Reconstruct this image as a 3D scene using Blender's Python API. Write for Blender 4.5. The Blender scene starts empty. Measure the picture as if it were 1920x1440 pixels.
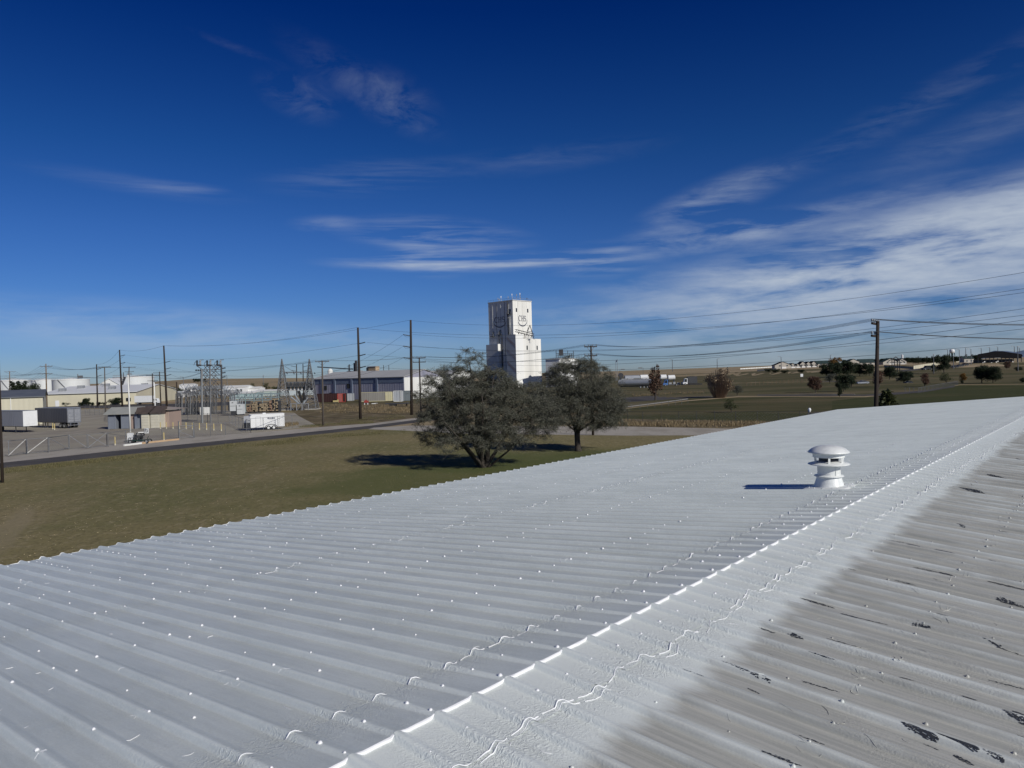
import bpy, math, random
from mathutils import Vector, Matrix, Euler, noise
random.seed(7)
R = math.radians
scn = bpy.context.scene
col = scn.collection

# ------------------------------------------------------------------ camera
F, HY, CX, CY, HC = 1385.0, 699.0, 960.0, 720.0, 8.4
ROLL = R(1.6)
PITCH = math.atan2((720 - HY) * math.cos(ROLL), F)
right0, fwd, up0 = Vector((1, 0, 0)), Vector((0, math.cos(PITCH), -math.sin(PITCH))), Vector((0, math.sin(PITCH), math.cos(PITCH)))
cr, sr = math.cos(ROLL), math.sin(ROLL)
cam_r = right0 * cr - up0 * sr
cam_u = right0 * sr + up0 * cr
CAM = Vector((0, 0, HC))
cd = bpy.data.cameras.new('camera')
cam = bpy.data.objects.new('camera', cd)
col.objects.link(cam)
m = Matrix((cam_r, cam_u, -fwd)).transposed().to_4x4()
m.translation = CAM
cam.matrix_world = m
cd.sensor_width = 36
cd.lens = 36 * F / 1920
cd.clip_start = 0.05
cd.clip_end = 60000
scn.camera = cam

# ------------------------------------------------------------------ light
SUN_AZ, SUN_EL = R(137), R(30.5)          # clockwise from the view direction (+y)
S_DIR = Vector((math.sin(SUN_AZ) * math.cos(SUN_EL), math.cos(SUN_AZ) * math.cos(SUN_EL), math.sin(SUN_EL)))
sl = bpy.data.lights.new('sun', 'SUN')
sl.energy = 2.9
sl.angle = R(0.53)
sl.color = (1.0, 0.965, 0.90)
so = bpy.data.objects.new('sun', sl)
so.rotation_euler = S_DIR.to_track_quat('Z', 'Y').to_euler()
so.location = (0, 0, 60)
col.objects.link(so)
scn.view_settings.view_transform = 'Standard'
scn.view_settings.look = 'None'
scn.view_settings.exposure = 0.35
scn.view_settings.gamma = 1


def px_dir(x, y):
    d = cam_r * (x - CX) + cam_u * (CY - y) + fwd * F
    return d.normalized()


# ------------------------------------------------------------------ sky
w = bpy.data.worlds.new('World')
scn.world = w
w.use_nodes = True
nt = w.node_tree
nt.nodes.clear()
N = nt.nodes.new
L = nt.links.new


def wmath(op, a, b=None, c=None, clamp=False):
    n = N('ShaderNodeMath')
    n.operation = op
    n.use_clamp = clamp
    for i, v in enumerate((a, b, c)):
        if v is None:
            continue
        if isinstance(v, (int, float)):
            n.inputs[i].default_value = v
        else:
            L(v, n.inputs[i])
    return n.outputs[0]


out = N('ShaderNodeOutputWorld')
bg = N('ShaderNodeBackground')
bg.inputs[1].default_value = 0.1
L(bg.outputs[0], out.inputs[0])
sky = N('ShaderNodeTexSky')
sky.sky_type = 'NISHITA'
sky.sun_disc = False
sky.sun_elevation = SUN_EL
sky.sun_rotation = SUN_AZ
sky.altitude = 1100
sky.air_density = 1.0
sky.dust_density = 0.15
sky.ozone_density = 3.0
tc = N('ShaderNodeTexCoord')
sep = N('ShaderNodeSeparateXYZ')
L(tc.outputs['Generated'], sep.inputs[0])
# azimuth / elevation of the view direction in degrees
azn = wmath('MULTIPLY', wmath('ARCTAN2', sep.outputs[0], sep.outputs[1]), 57.2958)
eln = wmath('MULTIPLY', wmath('ARCSINE', sep.outputs[2]), 57.2958)
comb = N('ShaderNodeCombineXYZ')
L(azn, comb.inputs[0])
L(eln, comb.inputs[1])
# deep clear-air blue: saturate the physical sky, deepen it with height
hs = N('ShaderNodeHueSaturation')
hs.inputs['Saturation'].default_value = 1.12
L(sky.outputs[0], hs.inputs['Color'])
ramp = N('ShaderNodeValToRGB')
L(wmath('DIVIDE', eln, 40.0, clamp=True), ramp.inputs[0])
cr_ = ramp.color_ramp
cr_.elements[0].position = 0.0
cr_.elements[0].color = (0.215, 0.285, 0.455, 1)
cr_.elements[1].position = 1.0
cr_.elements[1].color = (0.002, 0.07, 0.28, 1)
for p, c in ((0.06, (0.198, 0.283, 0.487, 1)), (0.168, (0.157, 0.261, 0.47, 1)), (0.265, (0.128, 0.24, 0.455, 1)), (0.41, (0.066, 0.195, 0.40, 1)), (0.65, (0.004, 0.098, 0.32, 1))):
    e = cr_.elements.new(p)
    e.color = c
mul = N('ShaderNodeMix')
mul.data_type = 'RGBA'
mul.blend_type = 'MULTIPLY'
mul.inputs[0].default_value = 1
L(hs.outputs[0], mul.inputs[6])
L(ramp.outputs[0], mul.inputs[7])


def wnoise(scale, rot, sx, sy, detail=6, rough=0.6, dist=0.6, off=0.0):
    mp = N('ShaderNodeMapping')
    mp.inputs['Rotation'].default_value = (0, 0, R(rot))
    mp.inputs['Scale'].default_value = (sx, sy, 1)
    mp.inputs['Location'].default_value = (off, off * 0.7, off)
    L(comb.outputs[0], mp.inputs[0])
    nz = N('ShaderNodeTexNoise')
    nz.inputs['Scale'].default_value = scale
    nz.inputs['Detail'].default_value = detail
    nz.inputs['Roughness'].default_value = rough
    nz.inputs['Distortion'].default_value = dist
    L(mp.outputs[0], nz.inputs['Vector'])
    return nz.outputs[0]


n_str = wnoise(1.0, -8, 0.085, 0.5, 9, 0.6, 0.25)
n_wisp = wnoise(1.0, -12, 0.16, 0.75, 9, 0.6, 0.35, 7.3)
n_flat = wnoise(1.0, 1, 0.10, 1.3, 9, 0.58, 0.3, 5.5)
n_puff = wnoise(1.0, -8, 0.30, 0.55, 9, 0.62, 0.5, 11.1)
n_fine = wnoise(1.0, -12, 0.5, 2.2, 6, 0.6, 0.3, 3.1)


def azel(x, y):
    d = px_dir(x, y)
    return math.degrees(math.atan2(d.x, d.y)), math.degrees(math.asin(d.z))


# px centre x, y, half-length, half-height (px), tilt (deg, up to the right), amount, noise kind
CLOUDS = [(1640, 490, 340, 66, 12, 1.35, 0), (1840, 450, 240, 60, 14, 1.25, 0), (1700, 498, 110, 15, 3, 1.6, 0), (1400, 515, 240, 26, 5, 0.8, 1),
          (1850, 590, 420, 90, 6, 0.55, 0), (1500, 620, 420, 60, 0, 0.32, 0), (1340, 372, 110, 26, 18, 0.75, 1), (1280, 450, 110, 26, 8, 0.62, 1),
          (1420, 432, 110, 24, 8, 0.6, 1), (1560, 398, 220, 16, 10, 0.45, 1), (1860, 378, 120, 22, 12, 0.8, 1), (1860, 240, 210, 30, 16, 0.2, 1),
          (1640, 240, 160, 24, 22, 0.17, 1), (1850, 130, 130, 22, 20, 0.14, 1), (820, 445, 130, 28, -3, 0.9, 3), (900, 492, 200, 14, 1, 1.5, 3), (795, 488, 60, 22, -8, 0.9, 3),
          (1130, 487, 80, 24, 4, 1.0, 3), (562, 182, 56, 28, -16, 0.26, 2), (680, 165, 120, 28, -26, 0.18, 2), (745, 190, 66, 36, -22, 0.2, 2),
          (700, 332, 150, 24, 6, 0.26, 3), (260, 347, 130, 13, -3, 0.16, 3), (330, 352, 60, 9, 2, 0.24, 3), (615, 420, 50, 12, 2, 0.42, 1),
          (450, 92, 60, 6, -12, 0.1, 2), (240, 612, 330, 34, -2, 0.42, 0), (560, 640, 300, 20, 0, 0.3, 0), (1180, 600, 260, 36, 0, 0.36, 0),
          (1900, 515, 170, 26, 9, 0.45, 0), (1000, 300, 200, 20, 6, 0.14, 1)]
acc = None
for cx, cy, a, b, rot, amt, kind in CLOUDS:
    az, el = azel(cx, cy)
    k = math.degrees(1 / F)
    dx = N('ShaderNodeVectorMath')
    dx.operation = 'SUBTRACT'
    L(comb.outputs[0], dx.inputs[0])
    dx.inputs[1].default_value = (az, el, 0)
    mp = N('ShaderNodeMapping')
    mp.vector_type = 'TEXTURE'
    mp.inputs['Rotation'].default_value = (0, 0, R(rot - 1.6))
    mp.inputs['Scale'].default_value = (a * k * 1.25, b * k * 1.25, 1)
    L(dx.outputs[0], mp.inputs[0])
    ln = N('ShaderNodeVectorMath')
    ln.operation = 'LENGTH'
    L(mp.outputs[0], ln.inputs[0])
    mr = N('ShaderNodeMapRange')
    mr.interpolation_type = 'SMOOTHSTEP'
    mr.inputs[1].default_value = 1.35
    mr.inputs[2].default_value = 0.1
    mr.inputs[3].default_value = 0
    mr.inputs[4].default_value = amt
    L(ln.outputs['Value'], mr.inputs[0])
    nn = (n_str, n_wisp, n_puff, n_flat)[kind]
    nr = N('ShaderNodeMapRange')
    nr.inputs[1].default_value = 0.36 if kind == 0 else 0.40
    nr.inputs[2].default_value = 0.57 if kind == 0 else 0.78
    L(nn, nr.inputs[0])
    v = wmath('MULTIPLY', mr.outputs[0], nr.outputs[0])
    acc = v if acc is None else wmath('ADD', acc, wmath('MULTIPLY', v, wmath('SUBTRACT', 1.0, wmath('MULTIPLY', acc, 0.8))))
fr = N('ShaderNodeMapRange')
fr.inputs[1].default_value = 0.2
fr.inputs[2].default_value = 0.8
fr.inputs[3].default_value = 0.72
fr.inputs[4].default_value = 1.12
L(n_fine, fr.inputs[0])
cden = wmath('MULTIPLY', acc, fr.outputs[0])
cden = wmath('MULTIPLY', cden, wmath('GREATER_THAN', sep.outputs[2], 0.0))
cden = wmath('MULTIPLY', cden, 0.70, clamp=True)
mixc = N('ShaderNodeMix')
mixc.data_type = 'RGBA'
L(cden, mixc.inputs[0])
L(mul.outputs[2], mixc.inputs[6])
mixc.inputs[7].default_value = (3.7, 4.2, 4.9, 1)
L(mixc.outputs[2], bg.inputs[0])

# ------------------------------------------------------------------ terrain height
SKYL = [(-4000, 8), (-400, 8), (0, 8), (200, 12), (330, 17), (368, 25), (400, 22), (430, 18), (500, 16.5), (620, 7), (700, 6), (800, 6), (960, 4), (1150, 2),
        (1300, 5), (1450, 8.5), (1600, 12), (1920, 14), (2400, 14), (6000, 10)]


def sstep(a, b, x):
    t = min(1, max(0, (x - a) / (b - a)))
    return t * t * (3 - 2 * t)


def interp(tab, x):
    if x <= tab[0][0]:
        return tab[0][1]
    for (x0, y0), (x1, y1) in zip(tab, tab[1:]):
        if x <= x1:
            return y0 + (y1 - y0) * (x - x0) / (x1 - x0)
    return tab[-1][1]


def T(x, y):
    r = math.hypot(x, y)
    if r < 260:
        return 0.0
    if y > 0.05 * r:
        px = 960 + F * x / y
    else:
        px = 6000 if x > 0 else -4000
    rise = 6.0 * sstep(1100, 1600, px) * sstep(280, 850, r)
    far = interp(SKYL, px)
    und = 1.2 * math.sin(r / 210 + px / 300) * sstep(900, 1500, r)
    return rise + (far - rise) * sstep(1000, 4000, r) + und * (1 - sstep(3000, 4000, r))


def W(px, py, depth):
    d = cam_r * (px - CX) + cam_u * (CY - py) + fwd * F
    return CAM + d * (depth / d.y)


def G(px, py, z0=None):
    """point where the line of sight meets the ground"""
    d = cam_r * (px - CX) + cam_u * (CY - py) + fwd * F
    d = d / d.y
    if z0 is not None:
        return CAM + d * ((z0 - HC) / d.z)
    y = 5.0
    while y < 5000:
        p = CAM + d * y
        if p.z <= T(p.x, p.y):
            for _ in range(12):
                p2 = CAM + d * (y / 1.02 + (y - y / 1.02) / 2)
                break
            lo, hi = y / 1.02, y
            for _ in range(20):
                mid = (lo + hi) / 2
                q = CAM + d * mid
                if q.z <= T(q.x, q.y):
                    hi = mid
                else:
                    lo = mid
            return CAM + d * hi
        y *= 1.02
    return CAM + d * 4000


# ------------------------------------------------------------------ materials
MATS = {}


def mat(name, c1, c2=None, scale=1.0, rough=0.8, metal=0.0, bump=0.0, bscale=None, stretch=(1, 1, 1), detail=6, lo=0.35, hi=0.65, spec=0.5, gen=False):
    if name in MATS:
        return MATS[name]
    mt = bpy.data.materials.new(name)
    mt.use_nodes = True
    t = mt.node_tree
    b = t.nodes['Principled BSDF']
    b.inputs['Roughness'].default_value = rough
    b.inputs['Metallic'].default_value = metal
    b.inputs['Specular IOR Level'].default_value = spec
    b.inputs['Base Color'].default_value = (*c1, 1)
    tcn = t.nodes.new('ShaderNodeTexCoord')
    mp = t.nodes.new('ShaderNodeMapping')
    mp.inputs['Scale'].default_value = stretch
    t.links.new(tcn.outputs['Object'], mp.inputs[0])
    if c2:
        nz = t.nodes.new('ShaderNodeTexNoise')
        nz.inputs['Scale'].default_value = scale
        nz.inputs['Detail'].default_value = detail
        nz.inputs['Roughness'].default_value = 0.65
        t.links.new(mp.outputs[0], nz.inputs['Vector'])
        rp = t.nodes.new('ShaderNodeValToRGB')
        rp.color_ramp.elements[0].position = lo
        rp.color_ramp.elements[0].color = (*c1, 1)
        rp.color_ramp.elements[1].position = hi
        rp.color_ramp.elements[1].color = (*c2, 1)
        t.links.new(nz.outputs[0], rp.inputs[0])
        t.links.new(rp.outputs[0], b.inputs['Base Color'])
    if bump:
        nb = t.nodes.new('ShaderNodeTexNoise')
        nb.inputs['Scale'].default_value = bscale or scale * 4
        nb.inputs['Detail'].default_value = 5
        t.links.new(mp.outputs[0], nb.inputs['Vector'])
        bp = t.nodes.new('ShaderNodeBump')
        bp.inputs['Strength'].default_value = 1
        bp.inputs['Distance'].default_value = bump
        t.links.new(nb.outputs[0], bp.inputs['Height'])
        t.links.new(bp.outputs[0], b.inputs['Normal'])
    MATS[name] = mt
    return mt


def corrugated(name, c1, c2, pitch=0.3, rough=0.5, axis=0, depth=0.03):
    """sheet cladding: ribs run up the wall, with slight staining"""
    if name in MATS:
        return MATS[name]
    mt = mat(name, c1, c2, 0.25, rough, stretch=(1, 1, 0.25))
    t = mt.node_tree
    b = t.nodes['Principled BSDF']
    tcn = t.nodes.new('ShaderNodeTexCoord')
    wv = t.nodes.new('ShaderNodeTexWave')
    wv.bands_direction = 'DIAGONAL' if axis == 2 else ('X' if axis == 0 else 'Y')
    wv.inputs['Scale'].default_value = 0.314 / pitch
    t.links.new(tcn.outputs['Object'], wv.inputs['Vector'])
    bp = t.nodes.new('ShaderNodeBump')
    bp.inputs['Strength'].default_value = 1
    bp.inputs['Distance'].default_value = depth
    t.links.new(wv.outputs[1], bp.inputs['Height'])
    t.links.new(bp.outputs[0], b.inputs['Normal'])
    return mt


WHITE = mat('white_paint', (0.74, 0.75, 0.74), (0.68, 0.69, 0.68), 2.0, 0.5)
WHITED = mat('weathered_white', (0.62, 0.62, 0.58), (0.76, 0.76, 0.72), 0.3, 0.7, stretch=(1, 1, 0.2))
BLACK = mat('black_rubber', (0.015, 0.015, 0.016), (0.03, 0.03, 0.03), 3, 0.8)
DARK = mat('dark_metal', (0.03, 0.032, 0.036), (0.06, 0.06, 0.062), 3, 0.5)
GALV = mat('galvanised_steel', (0.28, 0.29, 0.30), (0.40, 0.41, 0.41), 2, 0.5, 0.5)
GALVD = mat('weathered_steel', (0.12, 0.125, 0.13), (0.2, 0.205, 0.21), 2, 0.6, 0.4)
STEEL = mat('bright_steel', (0.55, 0.56, 0.57), (0.45, 0.46, 0.48), 1, 0.3, 0.8)
WOOD = mat('pole_wood', (0.014, 0.010, 0.008), (0.040, 0.027, 0.018), 3, 0.85, stretch=(1, 1, 0.1), bump=0.01, bscale=12)
WOODG = mat('grey_pole_wood', (0.05, 0.042, 0.034), (0.11, 0.092, 0.075), 3, 0.85, stretch=(1, 1, 0.1))
INS = mat('grey_insulator', (0.30, 0.33, 0.35), None, 1, 0.3)
INSD = mat('dark_insulator', (0.05, 0.06, 0.07), None, 1, 0.35)
WIREM = mat('wire_metal', (0.045, 0.05, 0.055), None, 1, 0.6)
YELLOW = mat('yellow_paint', (0.52, 0.42, 0.18), (0.42, 0.34, 0.16), 4, 0.6)
CREAM = mat('cream_paint', (0.62, 0.58, 0.42), (0.55, 0.51, 0.38), 1, 0.6)
RED = mat('red_paint', (0.32, 0.05, 0.035), (0.25, 0.04, 0.03), 1, 0.6)
ORANGE = mat('orange_paint', (0.6, 0.25, 0.03), None, 1, 0.6)
GLASS = mat('dark_glass', (0.02, 0.025, 0.03), None, 1, 0.1)
NAVY = mat('navy_paint', (0.02, 0.03, 0.075), None, 1, 0.6)
BLUE = mat('blue_paint', (0.06, 0.16, 0.40), None, 1, 0.5)
CONC = mat('pale_concrete', (0.42, 0.40, 0.35), (0.33, 0.31, 0.27), 0.6, 0.9)


# ------------------------------------------------------------------ mesh builder
class MB:
    def __init__(s, base=(0, 0, 0)):
        s.v, s.f, s.m = [], [], []
        s.o = Vector(base)

    def add(s, vs, fs, mi=0):
        n = len(s.v)
        s.v += [tuple(Vector(p) - s.o) for p in vs]
        for f in fs:
            s.f.append(tuple(i + n for i in f))
            s.m.append(mi)

    def box(s, c, size, rz=0, mi=0, ax=None):
        c = Vector(c)
        if ax is None:
            ax = (Vector((math.cos(rz), math.sin(rz), 0)), Vector((-math.sin(rz), math.cos(rz), 0)), Vector((0, 0, 1)))
        hx, hy, hz = [ax[i] * (size[i] / 2) for i in range(3)]
        vs = [c + a * hx + b * hy + d * hz for d in (-1, 1) for a, b in ((-1, -1), (1, -1), (1, 1), (-1, 1))]
        s.add(vs, [(0, 3, 2, 1), (4, 5, 6, 7), (0, 1, 5, 4), (1, 2, 6, 5), (2, 3, 7, 6), (3, 0, 4, 7)], mi)

    def bar(s, a, b, wd, hh=None, mi=0):
        a, b = Vector(a), Vector(b)
        z = (b - a)
        ln = z.length
        if ln < 1e-6:
            return
        z.normalize()
        x = z.orthogonal().normalized() if abs(z.z) > 0.99 else z.cross(Vector((0, 0, 1))).normalized()
        y = z.cross(x)
        s.box((a + b) / 2, (wd, hh or wd, ln), ax=(x, y, z), mi=mi)

    def tube(s, pts, rad, n=6, mi=0, cap=True):
        pts = [Vector(p) for p in pts]
        if not isinstance(rad, (list, tuple)):
            rad = [rad] * len(pts)
        rings = []
        vs = []
        prev = None
        for i, p in enumerate(pts):
            d = (pts[min(i + 1, len(pts) - 1)] - pts[max(i - 1, 0)])
            if d.length < 1e-9:
                d = Vector((0, 0, 1))
            d.normalize()
            if prev is None:
                x = d.orthogonal().normalized()
            else:
                x = (prev - d * prev.dot(d))
                x = x.normalized() if x.length > 1e-6 else d.orthogonal().normalized()
            prev = x
            y = d.cross(x)
            for k in range(n):
                a = 2 * math.pi * k / n
                vs.append(p + (x * math.cos(a) + y * math.sin(a)) * rad[i])
        fs = []
        for i in range(len(pts) - 1):
            for k in range(n):
                a, b = i * n + k, i * n + (k + 1) % n
                fs.append((a, b, b + n, a + n))
        if cap:
            fs.append(tuple(range(n - 1, -1, -1)))
            fs.append(tuple(range((len(pts) - 1) * n, len(pts) * n)))
        s.add(vs, fs, mi)

    def cyl(s, a, b, r0, r1=None, n=10, mi=0):
        s.tube([a, b], [r0, r0 if r1 is None else r1], n, mi)

    def lathe(s, prof, c=(0, 0, 0), n=32, mi=0, close=False):
        c = Vector(c)
        vs, fs = [], []
        for r, z in prof:
            for k in range(n):
                a = 2 * math.pi * k / n
                vs.append(c + Vector((r * math.cos(a), r * math.sin(a), z)))
        for i in range(len(prof) - 1):
            for k in range(n):
                a, b = i * n + k, i * n + (k + 1) % n
                fs.append((a, b, b + n, a + n))
        s.add(vs, fs, mi)

    def poly(s, pts, mi=0):
        s.add(pts, [tuple(range(len(pts)))], mi)

    def prism(s, pts, vec, mi=0):
        n = len(pts)
        vec = Vector(vec)
        vs = [Vector(p) for p in pts] + [Vector(p) + vec for p in pts]
        fs = [tuple(range(n - 1, -1, -1)), tuple(range(n, 2 * n))]
        fs += [(i, (i + 1) % n, (i + 1) % n + n, i + n) for i in range(n)]
        s.add(vs, fs, mi)

    def blob(s, c, r, sz=1.0, n=7, mi=0, jit=0.0):
        c = Vector(c)
        vs = [c + Vector((0, 0, r * sz))]
        m_ = 4
        for i in range(1, m_):
            a = math.pi * i / m_
            for k in range(n):
                t = 2 * math.pi * k / n
                rr = r * (1 + random.uniform(-jit, jit))
                vs.append(c + Vector((rr * math.sin(a) * math.cos(t), rr * math.sin(a) * math.sin(t), rr * sz * math.cos(a))))
        vs.append(c - Vector((0, 0, r * sz)))
        fs = [(0, 1 + k, 1 + (k + 1) % n) for k in range(n)]
        for i in range(m_ - 2):
            for k in range(n):
                a, b = 1 + i * n + k, 1 + i * n + (k + 1) % n
                fs.append((a, a + n, b + n, b))
        q = 1 + (m_ - 2) * n
        fs += [(q + k, len(vs) - 1, q + (k + 1) % n) for k in range(n)]
        s.add(vs, fs, mi)

    def build(s, name, mats, parent=None, smooth=False):
        me = bpy.data.meshes.new(name)
        me.from_pydata(s.v, [], s.f)
        if not isinstance(mats, (list, tuple)):
            mats = [mats]
        for mt in mats:
            me.materials.append(mt)
        if len(mats) > 1:
            me.polygons.foreach_set('material_index', s.m)
        if smooth is True:
            me.polygons.foreach_set('use_smooth', [True] * len(s.f))
        elif smooth:
            me.set_sharp_from_angle(angle=R(smooth)) if hasattr(me, 'set_sharp_from_angle') else None
            me.polygons.foreach_set('use_smooth', [True] * len(s.f))
        me.update()
        o = bpy.data.objects.new(name, me)
        col.objects.link(o)
        if parent is not None:
            o.parent = parent
        else:
            o.location = s.o
        return o


def tag(o, label=None, cat=None, group=None, kind=None):
    if label:
        o['label'] = label
    if cat:
        o['category'] = cat
    if group:
        o['group'] = group
    if kind:
        o['kind'] = kind
    return o


def thing(name, label, cat, loc=(0, 0, 0), rz=0, group=None):
    o = bpy.data.objects.new(name, None)
    o.empty_display_size = 0.2
    o.location = loc
    o.rotation_euler = (0, 0, rz)
    col.objects.link(o)
    return tag(o, label, cat, group)


def dup(o, loc=None, rz=None, label=None, scale=None, group=None, parent=None):
    c = o.copy()
    col.objects.link(c)
    if parent is not None:
        c.parent = parent
    if loc is not None:
        c.location = loc
    if rz is not None:
        c.rotation_euler = (0, 0, rz)
    if scale is not None:
        c.scale = (scale,) * 3 if isinstance(scale, (int, float)) else scale
    if label:
        c['label'] = label
    if group:
        c['group'] = group
    for ch in o.children:
        dup(ch, parent=c)
    return c


def struct(o):
    o['kind'] = 'structure'
    return o


# ================================================================== GROUND
def layered(name, base, layers, rough=0.95, bump=0.03, bscale=6.0, gain=1.0, spots=()):
    """ground material: base colour, then (colour, noise scale, lo, hi, amount, stretch, rot) patches on top"""
    mt = bpy.data.materials.new(name)
    mt.use_nodes = True
    t = mt.node_tree
    nn, lk = t.nodes.new, t.links.new
    b = t.nodes['Principled BSDF']
    b.inputs['Roughness'].default_value = rough
    b.inputs['Specular IOR Level'].default_value = 0.12
    tcn = nn('ShaderNodeTexCoord')
    base = tuple(min(0.8, q * gain) for q in base)
    cur = None
    for i, (c, sc, lo, hi, amt, st, rot) in enumerate(layers):
        mp = nn('ShaderNodeMapping')
        mp.inputs['Scale'].default_value = st
        mp.inputs['Rotation'].default_value = (0, 0, R(rot))
        mp.inputs['Location'].default_value = (i * 13.7, i * 5.1, 0)
        lk(tcn.outputs['Object'], mp.inputs[0])
        nz = nn('ShaderNodeTexNoise')
        nz.inputs['Scale'].default_value = sc
        nz.inputs['Detail'].default_value = 7
        nz.inputs['Roughness'].default_value = 0.62
        lk(mp.outputs[0], nz.inputs['Vector'])
        mr = nn('ShaderNodeMapRange')
        mr.inputs[1].default_value = lo
        mr.inputs[2].default_value = hi
        mr.inputs[4].default_value = amt
        lk(nz.outputs[0], mr.inputs[0])
        mx = nn('ShaderNodeMix')
        mx.data_type = 'RGBA'
        lk(mr.outputs[0], mx.inputs[0])
        if cur is None:
            mx.inputs[6].default_value = (*base, 1)
        else:
            lk(cur, mx.inputs[6])
        mx.inputs[7].default_value = (*[min(0.8, q * gain) for q in c], 1)
        cur = mx.outputs[2]
    for (c, x_, y_, rx, ry, rz_, amt) in spots:
        mp = nn('ShaderNodeMapping')
        mp.vector_type = 'TEXTURE'
        mp.inputs['Location'].default_value = (x_, y_, 0)
        mp.inputs['Rotation'].default_value = (0, 0, R(rz_))
        mp.inputs['Scale'].default_value = (rx, ry, 1)
        lk(tcn.outputs['Object'], mp.inputs[0])
        ln = nn('ShaderNodeVectorMath')
        ln.operation = 'LENGTH'
        lk(mp.outputs[0], ln.inputs[0])
        nz = nn('ShaderNodeTexNoise')
        nz.inputs['Scale'].default_value = 0.22
        nz.inputs['Detail'].default_value = 6
        lk(tcn.outputs['Object'], nz.inputs['Vector'])
        ad = nn('ShaderNodeMath')
        ad.operation = 'MULTIPLY_ADD'
        lk(nz.outputs[0], ad.inputs[0])
        ad.inputs[1].default_value = 0.9
        lk(ln.outputs['Value'], ad.inputs[2])
        mr = nn('ShaderNodeMapRange')
        mr.interpolation_type = 'SMOOTHSTEP'
        mr.inputs[1].default_value = 1.55
        mr.inputs[2].default_value = 1.0
        mr.inputs[4].default_value = amt
        lk(ad.outputs[0], mr.inputs[0])
        mx = nn('ShaderNodeMix')
        mx.data_type = 'RGBA'
        lk(mr.outputs[0], mx.inputs[0])
        lk(cur, mx.inputs[6])
        mx.inputs[7].default_value = (*[q * gain for q in c], 1)
        cur = mx.outputs[2]
    lk(cur, b.inputs['Base Color'])
    nb = nn('ShaderNodeTexNoise')
    nb.inputs['Scale'].default_value = bscale
    nb.inputs['Detail'].default_value = 6
    nb.inputs['Roughness'].default_value = 0.7
    lk(tcn.outputs['Object'], nb.inputs['Vector'])
    bp = nn('ShaderNodeBump')
    bp.inputs['Distance'].default_value = bump
    lk(nb.outputs[0], bp.inputs['Height'])
    lk(bp.outputs[0], b.inputs['Normal'])
    return mt


ST = (1, 1, 1)
LAWN = layered('dry_lawn', (0.152, 0.130, 0.062), [
    ((0.080, 0.088, 0.032), 0.045, 0.46, 0.60, 0.55, ST, 0),
    ((0.185, 0.150, 0.085), 0.11, 0.52, 0.66, 0.6, (1, 0.35, 1), 10),
    ((0.075, 0.065, 0.033), 0.6, 0.55, 0.72, 0.45, (1, 0.6, 1), 0),
    ((0.24, 0.20, 0.12), 1.6, 0.52, 0.68, 0.6, (1, 0.5, 1), 0),
    ((0.05, 0.045, 0.022), 3.2, 0.50, 0.66, 0.65, ST, 0),
    ((0.26, 0.22, 0.13), 7.5, 0.60, 0.72, 0.5, ST, 0)], bump=0.06, bscale=5, gain=1.38, spots=(((0.070, 0.078, 0.026), 2, 60, 24, 17, 20, 0.75), ((0.055, 0.070, 0.022), 4, 70, 18, 12, 0, 0.6), ((0.19, 0.16, 0.10), -30, 44, 9, 0.9, 118, 0.55)))
GREENL = layered('green_lawn', (0.062, 0.068, 0.022), [
    ((0.12, 0.10, 0.045), 0.05, 0.5, 0.66, 0.6, (0.5, 1.6, 1), 0),
    ((0.040, 0.050, 0.014), 0.16, 0.45, 0.62, 0.6, (0.5, 2, 1), 5),
    ((0.035, 0.04, 0.012), 5.0, 0.5, 0.7, 0.5, ST, 0)], bump=0.05, bscale=4, gain=0.85)
FARGRASS = layered('park_grass', (0.078, 0.078, 0.030), [
    ((0.15, 0.12, 0.062), 0.03, 0.47, 0.60, 0.8, (0.5, 1.5, 1), 4),
    ((0.045, 0.055, 0.018), 0.07, 0.5, 0.62, 0.6, (0.4, 2, 1), -6),
    ((0.04, 0.04, 0.017), 2.0, 0.5, 0.7, 0.45, ST, 0)], bump=0.05, bscale=3, gain=0.8)
PRAIRIE = layered('prairie_ground', (0.21, 0.165, 0.10), [
    ((0.13, 0.11, 0.058), 0.012, 0.45, 0.6, 0.8, (0.4, 1.6, 1), 0),
    ((0.27, 0.21, 0.135), 0.0035, 0.5, 0.58, 0.8, (0.5, 2.5, 1), 8),
    ((0.17, 0.12, 0.08), 0.006, 0.54, 0.62, 0.6, (0.3, 3, 1), -8),
    ((0.10, 0.085, 0.045), 1.2, 0.5, 0.7, 0.4, ST, 0)], bump=0.08, bscale=1.5, gain=1.45)
YARD = layered('gravel_yard', (0.165, 0.152, 0.120), [
    ((0.125, 0.112, 0.095), 0.06, 0.44, 0.62, 0.8, (0.4, 1.2, 1), 30),
    ((0.20, 0.185, 0.16), 0.2, 0.52, 0.68, 0.6, (1, 0.3, 1), 60),
    ((0.08, 0.072, 0.06), 6, 0.55, 0.75, 0.35, ST, 0)], bump=0.03, bscale=14, gain=1.9)
SHOULDER = layered('gravel_shoulder_stone', (0.225, 0.208, 0.18), [
    ((0.17, 0.155, 0.13), 0.3, 0.48, 0.62, 0.7, (1, 0.4, 1), 30),
    ((0.13, 0.12, 0.10), 8, 0.52, 0.7, 0.5, ST, 0)], bump=0.03, bscale=16, gain=1.65)
ASPH = layered('asphalt', (0.060, 0.056, 0.053), [
    ((0.095, 0.088, 0.080), 0.25, 0.46, 0.62, 0.6, (1, 1, 1), 0),
    ((0.04, 0.038, 0.037), 9, 0.5, 0.7, 0.5, ST, 0)], rough=0.85, bump=0.01, bscale=30, gain=1.25)
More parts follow.
